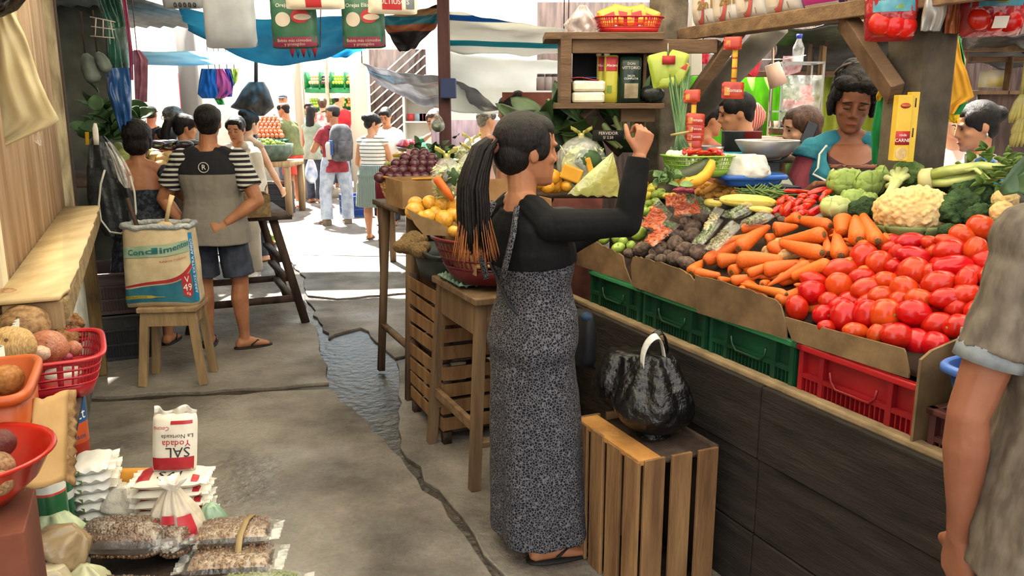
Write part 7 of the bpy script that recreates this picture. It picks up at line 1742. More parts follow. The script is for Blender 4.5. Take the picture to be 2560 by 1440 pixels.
rp=P(467,260,11.6);o=T('narrow_banner','narrow red banner board beside the grey post down the stalls','panel',(rp.x,rp.y,0));MB().box((0,0,1.05),(.16,.05,2.1)).build('panel',M('red panel','b02838',r=.6),o)
# clothes and black netting hung by the far stall
for i,(pts,c,lb)in enumerate((([(172,503,540),(200,498,540),(235,494,545),(246,505,540)],'1c5c9c','blue garment hung at the far stall'),([(172,540,558),(205,540,578),(232,532,580),(246,528,560)],'b84a7c','pink garment hung beside the blue one'),([(172,560,575),(210,570,584),(242,556,580)],'2c3c8c','dark blue garment hung behind the pink one'),([(172,575,596),(200,578,594),(215,580,585)],'a4b44c','lime cloth hung beside the garments'),([(238,530,555),(262,545,562)],'3c9c54','green cloth hanging below the pink garment'))):
 trace('hanging_garment',lb,'garment',pts,ypl(9.4+.03*i),M('cloth '+c,c,r=.9),.03,.04,i,cord=1)
ro=trace('hanging_net_bag','huge black netting bundle hung on a pole above the cream hoodie','net',[(205,622,660),(225,605,672),(255,588,682),(268,574,686),(290,640,660)],ypl(9.0),film('black netting','11131a',.97,r=.6,s=14),.12,.05,12)
MB().tube([P(640,215,9.0),P(640,150,9.0),P(642,100,9.0)],.02,6).build('cord',WDD,ro)
MB().tube([P(634,288,9.0),V((P(634,288,9.0).x,9.0,0))],.025,8).build('pole',DKP,ro)
# egg trays, lime tray and its table
tb=T('egg_table','wooden table with dark crates under the lime tray and egg trays','table',(P(678,480,13.0).x,13.0,0));MB().box((0,0,.80),(.85,.9,.08)).build('table_top',WDL,tb)
for x in(-.38,.38):
 for y in(-.4,.4):MB().box((x,y,.38),(.09,.09,.76)).build('leg',WDL,tb)
for i,dx in enumerate((-.17,.17)):
 o=T('black_crate','black plastic crate under the egg table, %s'%('one beside the wall stall','one beside the olive shirt man')[i],'crate',tb.location+V((dx,-.1,0)));mb=MB();mb.box((0,0,.25),(.31,.5,.5))
 for k in range(5):mb.box((0,-.255,.06+.1*k),(.30,.02,.03))
 mb.build('body',M('black plastic','14181e','20262e',r=.5),o,bev=.005)
o=T('foam_tray','white foam tray leaning on the black crates','tray',tb.location+V((.05,-.42,0)));MB().box((0,0,.11),(.26,.03,.13)).build('tray',WHITEP,o,bev=.012);MB().box((0,-.01,.05),(.2,.02,.1)).build('foot',WHITEP,o)
lt=T('lime_basin','large mottled dark green basin heaped with limes','basin',tb.location+V((0,-.15,.84)));MB().rev([(0,0),(.30,0),(.40,.12),(.42,.26),(.40,.26),(.36,.12),(0,.03)],28).build('basin',M('mottled green','2c3c30','4c5c4c',r=.6,s=10),lt)
pr=None
for i in range(26):
 o=MB().ell((0,0,0),1,None,10,7).build('lime',LIM[0])if pr is None else pr.copy()
 if pr is None:pr=o
 else:COL.objects.link(o)
 a=i*2.4;r_=.30*math.sqrt((i+.5)/26);o.location=lt.location+V((r_*cos(a),r_*sin(a),.25+.08*(1-r_/.3)));o.scale=(.035,)*3;tag(o,'lime heaped in the mottled green basin','lime','limes in the green basin')
EGG=M('brown egg','a85c3c','c47a54',r=.5,rnd=.1);TRG=M('green egg tray','2c6c5c','4c8c78',r=.9);EC=V((P(672,340,13.6).x,13.6,.84))
for i in range(6):
 o=T('egg_tray','green egg tray, %s from the bottom of the egg stack'%ORD[i+1],'tray',EC+V((0,0,.055*i)),0,'egg trays stacked');eggsheet(.6,.42,.075,.02).build('moulded_pulp',TRG,o,sol=.004)
pr=None
for k,(n,zz,yy)in enumerate(((8,.36,-.16),(8,.36,-.08),(7,.42,-.10),(7,.42,-.03),(6,.47,-.04),(6,.52,.02),(5,.56,.04),(5,.60,.08),(4,.64,.1))):
 for j in range(n):
  o=MB().ell((0,0,0),(1,1,1.25),None,10,7).build('egg',EGG)if pr is None else pr.copy()
  if pr is None:pr=o
  else:COL.objects.link(o)
  o.scale=(.033,)*3;o.location=EC+V(((j-(n-1)/2)*.07,yy,zz));tag(o,'brown egg heaped above the green trays, tier %s'%('one one two two three four five six seven'.split()[k]),'egg','eggs on the green trays')
  # centre back: lattice, white cabinet, boards, scale table
o=T('lattice_panel','dark board panel with slanting white slats at the back','panel',(P(998,300,12.8).x,12.8,0));MB().box((0,0,1.25),(.85,.04,2.5)).build('board',DARKW,o)
for i in range(9):a=V((-.42,-.03,.85+.14*i));MB().beam(a,a+V((.42,0,.36))if i<9 else a,.02,.025,V((0,1,0))).build('slat',WHITEP,o);MB().beam(a+V((.42,0,.36)),a+V((.84,0,.72)),.02,.025,V((0,1,0))).build('slat',WHITEP,o)
o=T('white_cabinet','white open cabinet with small goods at the back','cabinet',(P(1050,300,11.6).x,11.6,0));mb=MB()
for c,d in(((-.2,0,.9),(.03,.35,1.8)),((.22,0,.9),(.03,.35,1.8)),((0,0,1.8),(.45,.35,.03)),((0,0,1.45),(.42,.33,.02)),((0,.16,.9),(.42,.02,1.8)),((0,0,.8),(.42,.33,.02))):mb.box(c,d)
mb.build('body',WHITEP,o,smooth=False)
for i,(x,c)in enumerate(((-.12,'b03838'),(0,'8ca0b0'),(.1,'c8a040'),(.05,'983040'))):g_=T('goods_box','small %s box in the white cabinet'%('red','grey','yellow','dark red')[i],'box',o.location+V((x,-.05,1.46)));MB().box((0,0,.05),(.09,.08,.1)).build('carton',M('goods '+c,c,r=.5),g_)
tag(MB().box((P(1225,330,9.3).x,9.3,.75),(1.3,.05,1.5)).build('wall_boards',M('mauve boards','4a3a40','645058',r=.9,s=4,st=(6,6,.8))),kind='structure')
ch=T('wooden_chair','wooden chair frame beside the thin post','chair',(P(1152,350,8.6).x,8.6,0))
for x in(-.16,.16):MB().box((x,0,.62),(.045,.045,1.24)).build('post',WD,ch);MB().box((x,-.36,.24),(.045,.045,.48)).build('leg',WD,ch)
for z in(1.2,.8):MB().box((0,0,z),(.34,.03,.07)).build('rail',WD,ch)
MB().box((0,-.18,.49),(.38,.40,.03)).build('seat',WD,ch)
kt=T('produce_table','table with scale, jar and leaves beyond the yellow basket','table',(P(1086,400,8.4).x,8.4,0));MB().box((0,0,.98),(1.08,.8,.05)).build('table_top',WD,kt);MB().box((0,-.39,.82),(1.08,.03,.28)).build('red_skirt',M('red cloth skirt','7c1c2c',r=.8),kt)
for x in(-.5,.5):
 for y in(-.35,.35):MB().box((x,y,.48),(.06,.06,.96)).build('leg',WD,kt)
def onkt(px,Y=8.3):return V((P(px,400,Y).x,Y,1.006))
s2=T('kitchen_scale','small teal scale with a red bag on its pan','scale',onkt(1022));MB().box((0,0,.09),(.14,.12,.18)).build('body',M('teal enamel','3c7c74',r=.4),s2,bev=.02);MB().rev([(0,.20),(.10,.20),(.13,.235),(.0,.21)],20).build('pan',M('steel pan','a0a0a0',r=.3,met=.8),s2)
sackbag('red_bag','red plastic bag lying on the small teal scale','bag',s2.location+V((0,0,.225)),.12,.09,film('red bag film','c02c44',.96,r=.3),.5,2)
o=T('plastic_jar','pale yellow lidded jar beside the teal scale','jar',onkt(994));MB().rev([(0,0),(.05,0),(.052,.14),(.045,.15),(0,.15)],18).build('jar',M('pale yellow plastic','c8c090',r=.4),o);MB().rev([(0,.15),(.054,.15),(.054,.175),(0,.175)],18).build('lid',M('yellow lid','d0b040',r=.4),o)
o=T('fruit_tray','orange tray of small green fruits in front of the jar','tray',onkt(1006,8.12));MB().box((0,0,.03),(.38,.26,.06)).build('tray',ORP,o,bev=.01)
pr=None
for i in range(14):
 b=MB().ell((0,0,0),1,None,10,7).build('guava',M('guava skin','a0a858',r=.5,rnd=.1))if pr is None else pr.copy()
 if pr is None:pr=b
 else:COL.objects.link(b)
 b.location=o.location+V((-.15+.05*(i%7),-.05+.08*(i//7),.08));b.scale=(.027,)*3;tag(b,'small green guava in the orange tray','fruit','guavas in the orange tray')
BAN=M('broad pale leaf','7c9a5c','a8bc80',r=.5,s=4)
for i in range(3):
 mb=MB();leaf(mb,V((0,0,0)),V((1,-.3*i,.25-.1*i)),V((0,-.4,1)),.5,.13,.1,.4);o=mb.build('banana_leaf',BAN,sol=.002);o.location=onkt(1046+4*i,8.15)+V((0,0,.10-.04*i));tag(o,'broad pale leaf spread on the produce table, %s of three'%('topmost','middle','lowest')[i],'leaf','leaves on the produce table')
leafy('herb_bunch','dark heap of herb leaves beside the purple fruits',P(1100,425,5.3),.17,110,HERB,.07,'herbs',.8)
hs_=T('herb_stand','upturned crate carrying the dark herbs','crate',(P(1100,440,5.3).x,5.3,0));MB().box((0,0,.56),(.4,.35,1.12)).build('body',WDD,hs_)
o=crate('blue_crate','1c3c7c','2c54a4',8.6,9.1,1.6,2.0,0,.32,'blue plastic crate on the floor beyond the pinstripe skirt',False);o.location=(-2.44,12.8,0)
# ---------------------------------------------------------------- shelves, goods and hangings of the big stall
BRW=WDM
def pbox(root,nm,mat,x0,x1,y0,y1,Y,D,dz=0,bev=.003):
 a,b=P(x0,y1,Y),P(x1,y0,Y);c=(a+b)/2+V((0,D/2,0))-root.location
 return MB().box(c,(b.x-a.x,D,b.z-a.z)).build(nm,mat,root,bev=bev)
SY_=3.95
sh=T('wall_shelf','open wooden shelf box fixed to the plaster pillar above the limes','shelf',P(1530,272,SY_))
pbox(sh,'bottom_board',BRW,1388,1662,258,272,SY_,.28);pbox(sh,'side_board',BRW,1400,1430,88,260,SY_,.26);pbox(sh,'top_board',BRW,1362,1662,80,98,SY_,.28);pbox(sh,'top_rail',BRW,1430,1795,98,133,SY_+.02,.03)
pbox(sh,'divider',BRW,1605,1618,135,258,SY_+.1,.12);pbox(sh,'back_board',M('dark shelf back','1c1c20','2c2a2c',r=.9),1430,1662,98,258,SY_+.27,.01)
a,b=P(1470,278,SY_)-sh.location,P(1575,385,SY_)-sh.location;MB().beam(a+V((0,.05,0)),b+V((0,.35,0)),.07,.04,V((0,1,0))).build('brace',WDD,sh,bev=.003)
pbox(sh,'bracket',BRW,1552,1638,272,305,SY_+.05,.2);pbox(sh,'bracket_post',BRW,1585,1612,305,440,SY_+.1,.06)
zs=P(1500,258,SY_).z
# goods in the shelf box
YEP=M('yellow sauce pouch','a8a430','c8c04c',r=.3,s=5);DGP=M('dark green pouch','14261e','22382c',r=.3,s=5);CHE=M('white cheese block','c8bc98','d8cead',r=.35,s=6,sp=.5)
def pouch(x0,x1,y0,y1,Y,mt,label,cap=None,prints=(),D=.05,nm='sauce_pouch'):
 a,b=P(x0,y1,Y),P(x1,y0,Y);w,h=b.x-a.x,b.z-a.z;ro=T(nm,label,'pouch',V(((a.x+b.x)/2,Y,zs+.002)))
 q=Pil((0,0,h/2),(1,0,0),(0,0,1),(0,-1,0),w,h,D,x0);q.shell('pouch',mt,ro)
 if cap:MB().tube([(-w*.3,0,h*.98),(-w*.38,0,h+.03)],.014,10).build('cap',WHITEP,ro)
 for pm,u0,u1,v0,v1 in prints:q.patch('print',pm,ro,u0,u1,v0,v1)
 return ro,q
for i,(x0,x1)in enumerate(((1490,1520),(1508,1546))):
 ro,q=pouch(x0,x1,136,256,SY_+.12-.05*i,YEP,('yellow sauce pouch with white cap, rear of two','yellow sauce pouch with white cap, front of two')[i],True,[(SR,.12,.98,.66,.96),(LIM[0],.2,.55,.2,.36)]);q.txt('Alacena',ro,WINK,.55,.78,.017)
ro,q=pouch(1548,1604,142,258,SY_+.06,DGP,'dark green sauce pouch beside the yellow ones',None,[(M('pouch food print','8a7c64','b0a890',r=.5,s=20),.2,.85,.10,.42)]);q.txt('DON',ro,PNKC,.5,.84,.016);q.txt('VITTORIO',ro,PNKC,.5,.75,.019);q.txt('SALSA',ro,WINK,.5,.58,.013);q.txt('COMPLETA',ro,WINK,.5,.52,.013)
for i in range(2):
 ro=T('cheese_block',('wrapped white cheese block, lower of two on the shelf','wrapped white cheese block, upper of two on the shelf')[i],'cheese',V((P(1472,250,SY_).x,SY_+.08,zs+.001+.052*i)),rad(4*i));MB().box((0,0,.026),(.155,.11,.05)).build('block',CHE,ro,bev=.012);MB().box((0,0,.026),(.160,.115,.054)).build('film',CLEAR,ro,bev=.014)
ro=T('cheese_wrapper','red and blue wrapper lying on the cheese blocks','wrapper',V((P(1462,200,SY_).x,SY_+.08,zs+.107)));MB().sheet(lambda u,v_:V((-.07+.14*u,-.05+.1*v_,.006+.006*sin(u*5))),8,4).build('wrapper',PRE,ro,sol=.003);MB().box((.03,0,.012),(.06,.06,.004)).build('blue_label',BINK,ro)
ro=T('avocado','glossy dark avocado on the shelf beyond the pouch','avocado',V((P(1640,240,SY_).x,SY_+.08,zs+.001)));MB().ell((0,0,.042),(.062,.042,.042),None,20,14,lambda q:q*(1-.12*q.x)).build('fruit',M('avocado skin','141a16','26302a',r=.25,s=12,b=.2,bs=60),ro);MB().tube([(-.06,0,.045),(-.075,0,.05)],[.006,.005],6).build('stem',CTOP,ro)
zt=P(1500,80,SY_).z
ro=rib_basket('snack_basket','bright red openwork basket of snack bags on top of the shelf','basket',V((P(1572,78,SY_+.1).x,SY_+.14,zt+.002)),0,.155,.10,.075,M('bright red plastic','b41c20','d03030',r=.3),.86,3,56,4);SNK=M('orange snack bag','c88c20','e0ac3c',r=.25,s=6,sp=.6)
for i,(dx,dz,a)in enumerate(((-.09,.08,20),(-.03,.09,-10),(.04,.09,12),(.10,.08,-20),(0,.07,40))):
 s2=T('snack_bag','orange snack bag in the red basket, %s along from the clear bag'%ORD[i+1],'snack bag',ro.location+V((dx,.01*i,dz-.02)),0,'snack bags in the red basket');q=Pil((0,0,.02),(cos(rad(a)),0,sin(rad(a))),(-sin(rad(a)),.2,cos(rad(a))),(0,-1,.2),.10,.09,.035,i);q.shell('bag',SNK,s2);q.patch('red_print',PRE,s2,.25,.75,.3,.62)
trace('clear_bag','clear bag with red contents beside the snack basket','bag',[(14,1448,1466),(40,1428,1484),(62,1408,1494),(80,1420,1490)],ypl(SY_+.05),film('clear red bag','b89898',.6,r=.15,s=16,c2='d8d4d0'),.06,.03,4)
# sachet strips
SAR=M('red sachet','a02c28','c04c34',r=.3,s=14);SAG=M('lime sachet','8ca034','b0bc50',r=.3,s=8);YST=M('yellow tape',pat=bands(2,[(0,'d0a430'),(.82,'b03c2c')],24),r=.5)
def strip(label,x,y0,y1,Y,cards,mt=SAR,group=None):
 ro=T('hanging_sachet_strip',label,'sachets',P(x,y1,Y));L0=ro.location.copy()
 a,b=P(x,y0,Y)-L0,P(x,y1,Y)-L0;MB().box((a+b)/2,(.022,.003,a.z-b.z)).build('tape',YST,ro)
 for cx,cy,w,h in cards:
  p=P(cx,cy,Y-.01)-L0;k=Y/FPX;q=Pil(p,(1,0,R.uniform(-.06,.06)),(0,0,1),(0,-1,0),w*k,h*k,.014,cx+cy);q.shell('sachet',mt,ro,10,8);q.patch('print',M('sachet print','c8a040','b83c30',r=.4,s=30),ro,.1,.35,.2,.7)
  if w>45:q.txt('Tomate',ro,WINK,.55,.5,h*k*.3)
 return ro
strip('strip of red spice sachets hanging in front of the green curtain',1836,95,245,3.55,[(1832,108,44,30),(1832,226,54,40)])
strip('strip of red spice sachets hanging against the grey tube',1733,225,380,3.62,[(1730,240,40,30),(1738,300,46,32),(1738,322,46,26),(1736,342,46,26),(1734,362,40,26),(1736,380,38,24)])
ro=T('hanging_sachet_strip','lime green sachets hanging from a hook above the spring onions','sachets',P(1672,215,3.66));L0=ro.location.copy()
for cx,cy,w,h,a in((1650,175,50,80,14),(1690,165,48,70,-14),(1668,205,50,30,0),(1700,185,30,60,-20)):
 p=P(cx,cy,3.66)-L0;k=3.66/FPX;q=Pil(p,(cos(rad(a)),0,sin(rad(a))),(-sin(rad(a)),0,cos(rad(a))),(0,-1,0),w*k,h*k,.03,cx);q.shell('sachet',SAG,ro,10,8)
q.patch('red_print',SR,ro,.2,.8,.7,.95);MB().tube([P(1670,108,3.68)-L0,P(1670,140,3.66)-L0],.003,6).build('hook',M('steel wire','909090',r=.3,met=.8),ro)
p=P(1672,150,3.64)-L0;MB().box(p,(.055,.006,.035)).build('label_card',SR,ro)
# spring onions
SPG=M('spring onion green','2c4a28','55754a',r=.45,s=3,st=(6,6,.6));SPW=M('spring onion white','c8cca8','e0e0cc',r=.35)
ro=T('spring_onions','long bunch of spring onions standing against the plaster pillar','spring onions',P(1712,415,3.55));L0=ro.location.copy();rr=random.Random(2)
for i in range(30):
 t=i/29;xb=1680+62*t;xt=1668+60*rr.random();yb=392+20*rr.random();Yb=3.52+rr.uniform(-.03,.03)
 b_,m_,t_=P(xb,yb,Yb)-L0,P(1700+16*(t-.5),345,3.58)-L0,P(xt,190+rr.uniform(-25,30),3.66)-L0
 MB().tube([b_.lerp(m_,.25),m_,m_.lerp(t_,.5)+V((rr.uniform(-.01,.01),0,0)),t_],[.006,.0065,.0055,.003],6).build('leaf',SPG,ro)
 if i%3==0:o=MB().ell(b_,(.014,.014,.016),None,10,8);o.tube([b_,b_.lerp(m_,.3)],[.010,.006],8);o.build('bulb',SPW,ro)
MB().tube([P(1678,338,3.52)-L0,P(1700,334,3.49)-L0,P(1722,330,3.52)-L0],.006,6).build('tie',M('straw tie','a09060',r=.8),ro)
# green basket of chillies with pumpkin and scale
zk=P(1740,440,3.45).z
GBK=M('lime plastic','6f9c2c','94bc48',r=.35,s=3)
rb_=rib_basket('chilli_basket','lime green openwork basket of chillies behind the cut pumpkin','basket',V((P(1742,430,3.5).x,3.5,zk)),rad(12),.135,.10,.085,GBK,.82,3,52,4)
for i in range(14):
 o=pepper(i)if i==0 else copy_tree(o);o.location=rb_.location+V((-.02+R.uniform(-.06,.11),R.uniform(-.05,.05),.085+R.uniform(0,.02)));o.rotation_euler=(R.uniform(0,6),R.uniform(-.3,.3),R.uniform(0,6));o.scale=(.028,.013,.013);tag(o,'small dark red chilli in the lime green basket','chilli','chillies in the lime basket');o.name='chilli'
for i,(dx,c)in enumerate(((-.10,SPW),(-.07,SPW),(-.115,SPW),(-.045,ONR))):
 o=MB().ell((0,0,0),(.022,.020,.022),None,12,9).build('small_onion',c);MB().tube([(0,0,.018),(0,0,.034)],[.006,.003],6).build('top',SPG,o);o.location=rb_.location+V((dx,-.05+.02*i,.085));tag(o,'small onion at the end of the lime basket, %s from the pillar'%ORD[i+1],'onion','small onions in the lime basket')
PUM=M('pumpkin flesh','cc8c18','e0a834',r=.5,s=5);PSK=M('pumpkin skin','26301c','444c2c',r=.5,s=5)
pk=T('pumpkin_slice','curved cut pumpkin slice with orange flesh and dark rind','pumpkin',P(1740,472,3.32));L0=pk.location.copy();pts=[(1684,447),(1700,454),(1722,456),(1745,450),(1764,436),(1776,418),(1782,400)]
c=[P(x,y,3.30+.012*i)-L0 for i,(x,y)in enumerate(pts)]
def pr_(k,off,wd):
 o=[]
 for i,p in enumerate(c):
  d=(c[min(i+1,6)]-c[max(i-1,0)]).normalized();n=d.cross(V((0,1,0))).normalized()
  s_=math.sin(pi*(i+.6)/7.2)**.6;o.append(ring(p+n*off*s_,n,V((0,1,0)),(.025 if k==1 else .040)*s_,wd*s_,16,2.2))
 return o
MB().loft(pr_(1,0,.045)).build('flesh',PUM,pk);MB().loft([[q+V((0,.045,0))for q in r_]for r_ in pr_(1.25,.022,.06)]).build('rind',PSK,pk)
leafy('herb_bunch','green leaves lying between limes and the cut pumpkin',P(1680,462,3.35),.09,60,M('green leaf heap','3c5a2c','6a8850',r=.5,s=6),.05,'herbs',.5)
tray=tubx('plastic_tray','blue plastic tray holding a knotted white bag','tray',V((P(1876,440,3.5).x,3.52,P(1880,464,3.5).z)),rad(6),.27,.18,.045,M('bright blue plastic','2450a0','3a6cc0',r=.35,s=3),.86)
sackbag('white_bag','crumpled white plastic bag lying in the blue tray','bag',tray.location+V((-.03,0,.01)),.105,.12,film('white bag film 2','dcdad4',.97,r=.35,s=10,b=.5),.62,4,(1.25,.8))
o=T('black_crate','black crate propping the blue tray','crate',V((P(1915,470,3.5).x,3.53,tray.location.z-.10)),rad(6));mb=MB();mb.box((0,0,.05),(.26,.16,.095));[mb.box((-.12+.02*k,-.083,.05),(.008,.006,.08))for k in range(13)];mb.build('body',M('black plastic'),o,smooth=False)
STL=M('brushed steel','a8a8a8','c8c8c8',r=.3,met=.45,s=4);GRS=M('dark grey scale','2c3438','424c50',r=.4,s=4)
sc=T('market_scale','dial scale with wide steel pan in front of the diners','scale',V((P(1930,460,3.75).x,3.75,1.23)));L0=sc.location.copy();k=3.75/FPX
rim=P(1918,352,3.75)-L0
MB().rev([(0,rim.z-.075),(.05,rim.z-.072),(.10,rim.z-.05),(.135,rim.z),(.14,rim.z+.004),(.143,rim.z),(.105,rim.z-.056),(.05,rim.z-.08),(0,rim.z-.083)],40,(rim.x,0,0)).build('pan',STL,sc)
for s_ in(-1,1):MB().tube([(rim.x+s_*.10,0,rim.z-.055),(rim.x+s_*.07,0,rim.z-.09),(rim.x,0,rim.z-.10)],.008,8).build('arm',GRS,sc)
MB().box((rim.x+.01,0,rim.z-.12),(.09,.07,.05)).build('neck',GRS,sc,bev=.008)
dz=rim.z-.235;MB().loft([ring(V((rim.x+.025,y,dz)),V((1,0,0)),V((0,0,1)),a,a,32)for y,a in((.05,.09),(.04,.105),(-.05,.105),(-.055,.098))]).build('dial_case',GRS,sc)
MB().loft([ring(V((rim.x+.025,y,dz)),V((1,0,0)),V((0,0,1)),.094,.094,32)for y in(-.052,-.060)]).build('dial_face',M('dial white','c8c8c0',r=.4),sc);MB().beam((rim.x+.025,-.063,dz),(rim.x-.01,-.063,dz+.075),.005,.002).build('needle',PRE,sc)
rs_=T('scale_stand','dark box stand under the dial scale','stand',V((P(1930,460,3.75).x,3.80,0)));MB().box((0,.02,.46),(.3,.16,.92)).build('body',WDD,rs_)
pan2=T('steel_bowl','shallow steel bowl with white food beyond the spring onions','bowl',P(1782,365,4.4));MB().rev([(0,-.05),(.06,-.045),(.085,0),(.088,0),(.062,-.05),(0,-.055)],30).build('bowl',STL,pan2);MB().ell((0,0,-.02),(.06,.06,.015)).build('food',M('white food','c8c4b4',r=.8,s=30),pan2)
o=tubx('plastic_tray','turquoise plastic tray beyond the chilli basket','tray',V((P(1825,395,3.8).x,3.85,P(1825,402,3.8).z)),0,.2,.14,.03,M('turquoise plastic','1c8ca4',r=.35),.9)
# long upper shelf with packs
us=T('wall_shelf','long wooden shelf of toilet roll packs under the stall roof','shelf',A(2.9,2.44,1.93))
a,b=P(1700,82,4.25),P(2215,36,3.05);b.z=a.z;us.location=(a+b)/2;L0=us.location.copy();ud=(b-a).normalized();un=V((-ud.y,ud.x,0))
MB().beam(a-L0+un*.12,b-L0+un*.12+ud*.6,.26,.035).build('board',WD,us,bev=.004);MB().beam(a-L0-V((0,0,.01)),b-L0+ud*.6-V((0,0,.01)),.03,.06).build('front_batten',WDH,us,bev=.004)
def pack(t,w,h,label,mt,nm,cat,D=.11):
 c=a.lerp(b,t)+un*.085+V((0,0,.02));ro=T(nm,label,cat,c,math.atan2(ud.y,ud.x));q=Pil((0,0,h/2),(1,0,0),(0,0,1),(0,-1,0),w,h,D,t*9);q.shell('pack',mt,ro);return ro,q
WPK=M('white roll pack','b8b4b4','d0ccca',r=.3,s=5,sp=.5);SAL=M('salmon print','b85c58',r=.4);NAVP=M('navy print','2c3c50','3c5068',r=.4,s=5);VIO=M('violet pack','3c1c5c','54307c',r=.3,s=4,sp=.5);MAG=M('magenta print','b02c80',r=.35);BRN=M('brown print','8a6a34',r=.5)
for i,t in enumerate((.09,.22,.36,.52)):
 ro,q=pack(t,.20+.01*i,.23,'white and salmon toilet roll pack on the upper shelf, %s from the grey pillar'%ORD[i+1],WPK,'toilet_roll_pack','toilet paper')
 q.patch('navy_print',NAVP,ro,.05,.95,.74,.97);q.txt('2en1',ro,BRN,.70,.42,.055,e=.004,bold=.002);q.txt('1',ro,BRN,.74,.14,.04,e=.004)
 MB().sheet(lambda u,v_:q.S(.36+(.22+.10*v_)*cos(-1.6+u*3.4),.38+(.26+.10*v_)*sin(-1.6+u*3.4),1,.003),14,3).build('salmon_arc',SAL,ro);q.patch('roll_print',PNKC,ro,.18,.46,.15,.60)
for i,t in enumerate((.70,.88)):
 ro,q=pack(t,.25,.19,'violet roll pack on the upper shelf, %s from the white packs'%ORD[i+1],VIO,'toilet_roll_pack','toilet paper');q.txt('NOBLE',ro,WINK,.42,.58,.058,e=.004,bold=.002);q.patch('magenta_band',MAG,ro,.02,.98,.10,.22);q.patch('white_band',WPK,ro,.02,.98,.03,.10)
 # braces and posts of the stall frame
fr=T('stall_frame','rough timber frame and braces around the vendor','frame',A(2.9,2.55,0));L0=fr.location.copy()
def brace(p0,p1,w,h,mt,nm='brace'):p0,p1=P(*p0)-L0,P(*p1)-L0;return MB().beam(p0,p1,w,h,V((0,1,0))).build(nm,mt,fr,bev=.004)
brace((1860,60,3.9),(1700,285,4.2),.05,.11,WDM);brace((2112,45,3.3),(2240,235,3.0),.05,.09,WDM);brace((1560,118,4.3),(1800,112,4.1),.04,.075,WDM,'beam')
p0,p1=P(1945,60,4.1)-L0,P(1722,300,4.5)-L0;MB().tube([p0,p1],.062,20).build('grey_tube',M('grey pipe','6c665c','8c867a',r=.6,s=6),fr)
for x,Y,w in((1700,4.9,.05),(1625,4.62,.16)):
 p=P(x,60,Y);
brace((1740,-20,4.6),(1738,190,4.6),.06,.06,WHITEP,'pale_post')
# tomato paste and other bags hanging at the top
POM=film('red pouch film','8c1820',.97,r=.15,s=14,c2='b02c30',b=.5);CYA=M('cyan print','3c7c90','5c9cac',r=.25,s=14)
def tbag(x0,x1,y0,y1,Y,label,grp):
 a_,b_=P(x0,y1,Y),P(x1,y0,Y);w,h=b_.x-a_.x,b_.z-a_.z;ro=T('hanging_sauce_bag',label,'bag',V(((a_.x+b_.x)/2,Y,a_.z)),0,grp)
 q=Pil((0,0,h/2),(1,0,.03),(-.03,0,1),(0,-1,0),w,h,.11,x0);q.shell('bag',POM,ro,26,18);q.patch('cyan_band',CYA,ro,.05,.95,.40,.56);q.txt('Pomarola',ro,WINK,.52,.66,.05,e=.006,sh=.2)
 for u,v_ in((.22,.25),(.48,.22),(.72,.2)):
  MB().ell(q.S(u,v_,1,-.012),(.042,.022,.040),None,14,10).build('tomato_print',TOM[0],ro)
 q.patch('green_label',GPN,ro,.42,.62,.44,.50);MB().tube([(0,0,h*.98),(0,0,h+.3)],.004,5).build('cord',WDD,ro);return ro,q
tbag(2158,2298,-75,104,2.95,'red tomato sauce bag hanging before the dark pillar',None);ro,q=tbag(2395,2572,-90,92,2.95,'red tomato sauce bag with white sticker hanging beyond the pillar',None);q.patch('white_sticker',WINK,ro,.36,.60,.10,.26,1,.02)
trace('hanging_bag','grey foil bag hanging between the two red sauce bags','bag',[(-40,2320,2380),(0,2312,2372),(40,2304,2364),(78,2300,2350)],ypl(2.9),film('grey foil','a0a09c',.96,r=.2,s=10,c2='c8c8c4',b=.6),.05,.03,5)
trace('hanging_bag','dull orange pack hanging beside the grey foil bag','bag',[(-40,2366,2410),(40,2362,2404),(84,2360,2400)],ypl(2.98),M('dull orange pack','8a4424','a05c34',r=.35,s=8),.03,.02,6)
# seasoning box on the pillar
YBX=M('yellow carton','c8a42c','d8b844',r=.45,s=6)
sb=T('seasoning_box','tall yellow seasoning carton leaning on the dark pillar','box',P(2252,405,2.86));k=2.86/FPX
MB().box((-.012,0,.115),(.05,.04,.22)).build('carton',YBX,sb,bev=.002);MB().box((.026,.01,.118),(.026,.04,.235)).build('side_carton',YBX,sb,bev=.002);MB().box((-.012,-.0205,.082),(.048,.002,.046)).build('red_label',SR,sb)
text('rinde','lettering',sb,WINK,(-.012,-.0225,.092),(1,0,0),(0,0,1),.012);text('CARNE','lettering',sb,WINK,(-.012,-.0225,.074),(1,0,0),(0,0,1),.016)
MB().loft([ring(V((-.012,y,.19)),V((1,0,0)),V((0,0,1)),.017,.009,20)for y in(-.0195,-.022)]).build('red_badge',SR,sb);text('MAGGI','lettering',sb,YBX,(-.012,-.0235,.19),(1,0,0),(0,0,1),.009)
MB().ell((-.012,-.02,.03),(.02,.003,.022)).build('food_print',M('bread print','b89a64','d8c49a',r=.6,s=30),sb)
for z in(.2,.1):MB().box((.026,-.0105,z),(.004,.002,.03)).build('slot',KINK,sb)
